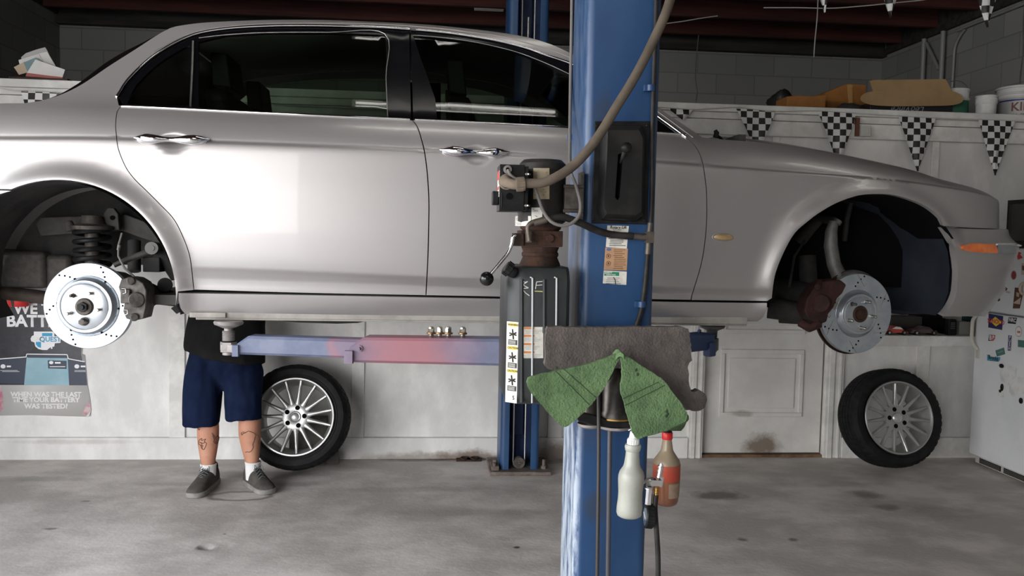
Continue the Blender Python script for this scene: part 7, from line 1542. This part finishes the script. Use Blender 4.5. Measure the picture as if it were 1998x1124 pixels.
def Zp(x, y): return (340+x/2.811, 600+y/2.811)
strokes = [[(372,700),(368,690),(378,683),(392,686),(400,680),(410,678),(425,684),(438,690),(445,700),(440,715),(436,735),(430,750),(432,765),(426,780),(415,792),(400,792),(390,794)],[(372,700),(380,690),(392,688)],
           [(135,735),(140,725),(152,718),(150,730),(160,726),(172,722),(165,735),(176,745),(170,765),(160,780),(150,770),(145,755),(135,750),(135,735)],[(140,740),(158,745),(168,738)],[(145,755),(160,760)],[(150,740),(155,775)],
           [(205,690),(215,700),(225,715),(235,705),(245,712),(240,735),(228,748),(215,735),(222,720),(232,728)],[(210,700),(218,725),(230,740)],[(130,660),(136,672),(140,665)],[(240,715),(236,745)],
           [(455,700),(462,715),(458,735),(464,752)]]
for st in strokes:
    pts = [hit(p.x, p.y) for p in crv([Zp(*s) for s in st], 1.5)]; run = []
    for p in pts+[None]:
        if p is None or (run and (p-run[-1]).length > .03):
            if len(run) > 1: tattoo.append(run)
            run = [] if p is None else [p]
        else: run.append(p)
for run in tattoo: bm_.tube(run, .0021, 5, m=1)
mfil = [[(205,692),(226,712),(246,712),(240,736),(228,746),(214,732)],[(137,738),(160,730),(174,746),(160,776),(148,766)]]
build(bm_, 'body', [SKIN, mat('tattoo_ink', (.13,.075,.055), .6)], PER, ang=None, recalc=False)
def rings_mesh(rings, n=28):
    mb = MB(); rows = []
    for (c_, a_, b_, sl) in rings: rows.append([V((c_[0]+a_*cos(2*pi*j/n), c_[1]+b_*sin(2*pi*j/n), c_[2]+sl*cos(2*pi*j/n))) for j in range(n)])
    mb.grid(rows, closed=True); mb.add(rows[0], [tuple(range(n))]); mb.add(rows[-1], [tuple(reversed(range(n)))]); return mb
def remeshed(mb, vox, disp, smooth=2):
    me = bpy.data.meshes.new('r'); me.from_pydata(mb.v, [], mb.f); bm = bmesh.new(); bm.from_mesh(me); bmesh.ops.recalc_face_normals(bm, faces=bm.faces); bm.to_mesh(me); bm.free()
    ob = bpy.data.objects.new('r', me); COL.objects.link(ob); r = ob.modifiers.new('r', 'REMESH'); r.mode = 'VOXEL'; r.voxel_size = vox; s = ob.modifiers.new('s', 'SMOOTH'); s.iterations = smooth; s.factor = .5
    dg = bpy.context.evaluated_depsgraph_get(); dg.update(); ev = ob.evaluated_get(dg).to_mesh(); out = MB()
    out.add([p.co+p.normal*disp(p.co) for p in ev.vertices], [tuple(p.vertices) for p in ev.polygons]); ob.evaluated_get(dg).to_mesh_clear(); bpy.data.objects.remove(ob); return out
hL, hR = T(393,829,5.04), T(474,817,5.04)
sh = MB()
for h_, sx_, aw in ((hL,-1,.098),(hR,1,.104)):
    m2 = rings_mesh([((h_.x,h_.y,h_.z),aw,.105,0),((h_.x*.75+(PX0+sx_*.11)*.25,5.07,h_.z+.12),aw*1.03,.115,0),((h_.x*.35+(PX0+sx_*.11)*.65,5.11,h_.z+.27),aw*1.10,.135,0),((PX0+sx_*.10,5.15,.74),.108,.135,0),((PX0+sx_*.10,5.165,.80),.10,.13,0)]); sh.add(m2.v, m2.f)
m2 = rings_mesh([((PX0,5.14,.60),.10,.10,0),((PX0,5.15,.70),.19,.145,0),((PX0,5.16,.76),.205,.148,0),((PX0,5.165,.82),.19,.14,0)]); sh.add(m2.v, m2.f)
def fold(p): return .013*noise.noise(V((p.x*14,p.y*10,p.z*3.2)))+.005*noise.noise(V((p.x*30,p.y*30,p.z*8+4)))
NAVYC = mat('navy_jersey', (.006,.011,.034), .9, spec=.1, col2=(.010,.018,.048), sc=6, bump=.12, bsc=400)
build(remeshed(sh, .012, fold), 'shorts', NAVYC, PER, ang=None, recalc=False)
TEE = mat('charcoal_tee', (.011,.011,.0115), .9, spec=.1, col2=(.018,.018,.018), sc=5)
tb = rings_mesh([((PX0,5.165,.750),.236,.200,-.045),((PX0,5.165,.80),.236,.198,-.03),((PX0,5.20,.95),.228,.170,0),((PX0,5.27,1.07),.222,.150,0),((PX0,5.325,1.15),.218,.140,0),((PX0,5.36,1.28),.214,.142,0),((PX0,5.37,1.40),.190,.130,0),((PX0,5.385,1.455),.105,.09,0),((PX0,5.39,1.475),.075,.075,0)])
for sx_ in (-1, 1): tb.tube([(PX0+sx_*.12,5.37,1.41),(PX0+sx_*.20,5.372,1.37),(PX0+sx_*.245,5.376,1.25)], [.085,.088,.08], 16)
build(remeshed(tb, .012, lambda p: .008*noise.noise(V((p.x*9,p.y*9,p.z*5)))+.003*noise.noise(V((p.x*25,p.y*25,p.z*12)))), 'shirt', TEE, PER, ang=None, recalc=False)
mb = MB(); rows = [[V((PX0+.088*sin(th)*cos(ph), 5.398+.102*sin(th)*sin(ph)+(.012 if sin(ph) > 0 else 0), 1.655+.112*cos(th))) for ph in [2*pi*j/24 for j in range(24)]] for th in [radians(4+ (78)*i/9) for i in range(10)]]; mb.grid(rows, closed=True); mb.add(rows[0], [tuple(range(24))]); build(mb, 'hair', mat('dark_hair', (.03,.02,.015), .7, bump=.3, bsc=120), PER, ang=None)
SOCKM = mat('white_sock', (.74,.73,.72), .9, bump=.15, bsc=300)
SHOE = mat('grey_suede', (.095,.086,.077), .95, spec=.1, col2=(.065,.059,.053), sc=14, bump=.15, bsc=220); SOLE = mat('grey_sole', (.26,.25,.235), .8, col2=(.18,.17,.16), sc=18); SHD = mat('dark_mesh', (.03,.03,.032), .9)
def shoe(an, toe, label):
    d = V((toe[0]-an.x, toe[1]-an.y, 0)); d.normalize(); s_ = V((-d.y, d.x, 0)); base = V((an.x, an.y, 0)); T0 = V((toe[0], toe[1], 0)); L_ = (T0-base).dot(d)
    secs = [(-.078,.024,.085),(-.068,.037,.108),(-.04,.043,.120),(0,.046,.124),(.035,.047,.118),(.075,.049,.098),(L_-.085,.053,.070),(L_-.045,.052,.058),(L_-.02,.043,.050),(L_-.004,.027,.040),(L_,.008,.030)]
    rows = []
    for t, w_, h_ in secs:
        r = []
        for j in range(17):
            a_ = pi*j/16; cx_ = cos(a_); cz_ = sin(a_); r.append(base+d*t+s_*(w_*(abs(cx_)**.75)*(1 if cx_ >= 0 else -1))+V((0,0,.022+(h_-.022)*cz_**.8)))
        rows.append(r)
    mb = MB(); mb.grid(rows); mb.add(rows[0], [tuple(range(17))]); mb.add(rows[-1], [tuple(range(17))])
    U = build(mb, 'shoe', SHOE, PER, ang=60)
    mb = MB(); ol = []
    for t, w_, h_ in secs: ol.append((t, w_*1.10+.001))
    out = [base+d*(t-.004 if i == 0 else t+(.006 if t > L_-.03 else 0))+s_*w_ for i, (t, w_) in enumerate(ol)]+[base+d*(t-.004 if i == 0 else t+(.006 if t > L_-.03 else 0))-s_*w_ for i, (t, w_) in reversed(list(enumerate(ol)))]
    n_ = len(out); mb.add([p+V((0,0,.001)) for p in out]+[p+V((0,0,.030)) for p in out], [tuple(range(n_)), tuple(reversed(range(n_,2*n_)))]+[(i,(i+1)%n_,n_+(i+1)%n_,n_+i) for i in range(n_)]); build(mb, 'sole', SOLE, U, bevel=.005)
    mb = MB(); mb.lathe([(.044,-.030),(.046,-.012),(.044,.004),(.040,.006),(.037,-.004)], base+V((0,0,.122))-d*.008, V((0,0,1))+d*.18, 28); mb.grid([[base+d*t+s_*w_+V((0,0,h_)) for w_ in (-.018,-.008,.008,.018)] for t, h_ in ((.030,.138),(.048,.124),(.085,.098),(.11,.085))]); mb.obox(base-d*.058+V((0,0,.120)), (d,s_,(0,0,1)), (.005,.014,.018)); build(mb, 'shoe_collar', SHD, U, ang=60)
    mb = MB()
    for i in range(5):
        t = .045+.018*i; h_ = .126-.0105*i-.004*(i==0); w_ = .024
        mb.tube([base+d*t+s_*w_+V((0,0,h_-.012)), base+d*(t+.004)+V((0,0,h_+.003)), base+d*(t+.012)-s_*w_+V((0,0,h_-.014))], .0026, 6)
    for sg in (1, -1): c_ = base+d*.045+V((0,0,.130)); mb.tube([c_, c_+s_*(.018*sg)+d*.014+V((0,0,.008)), c_+s_*(.030*sg)+d*.035+V((0,0,-.022)), c_+s_*(.014*sg)+d*.025+V((0,0,-.012)), c_], .0022, 6)
    build(mb, 'shoe_lace', mat('grey_lace', (.14,.16,.15), .8), U)
    return U
shoe(aL+V((0,.03,0)), (-1.345,4.80), ''); shoe(aR+V((.0,.025,0)), (-.935,4.865), '')
for an, c_ in ((aL,cL),(aR,cR)):
    mb = MB(); u_ = (c_-an).normalized(); rows = []
    pr = [(.040,-.085),(.043,-.03),(.0440,.0),(.0440,.010),(.0465,.013),(.0465,.020),(.043,.022)]
    mb.lathe(pr, V((an.x,an.y+.008,an.z+.0)), (0,0,1), 28); build(mb, 'sock', SOCKM, PER, ang=60)
SC.view_settings.view_transform = 'Standard'; SC.view_settings.look = 'None'; SC.view_settings.gamma = 1
SC.view_settings.use_curve_mapping = False
SC.view_settings.exposure = 0.95
SC.cycles.max_bounces = 7; SC.cycles.diffuse_bounces = 4; SC.cycles.glossy_bounces = 4; SC.cycles.transparent_max_bounces = 10
SC.cycles.use_denoising = True; SC.cycles.sample_clamp_indirect = 6
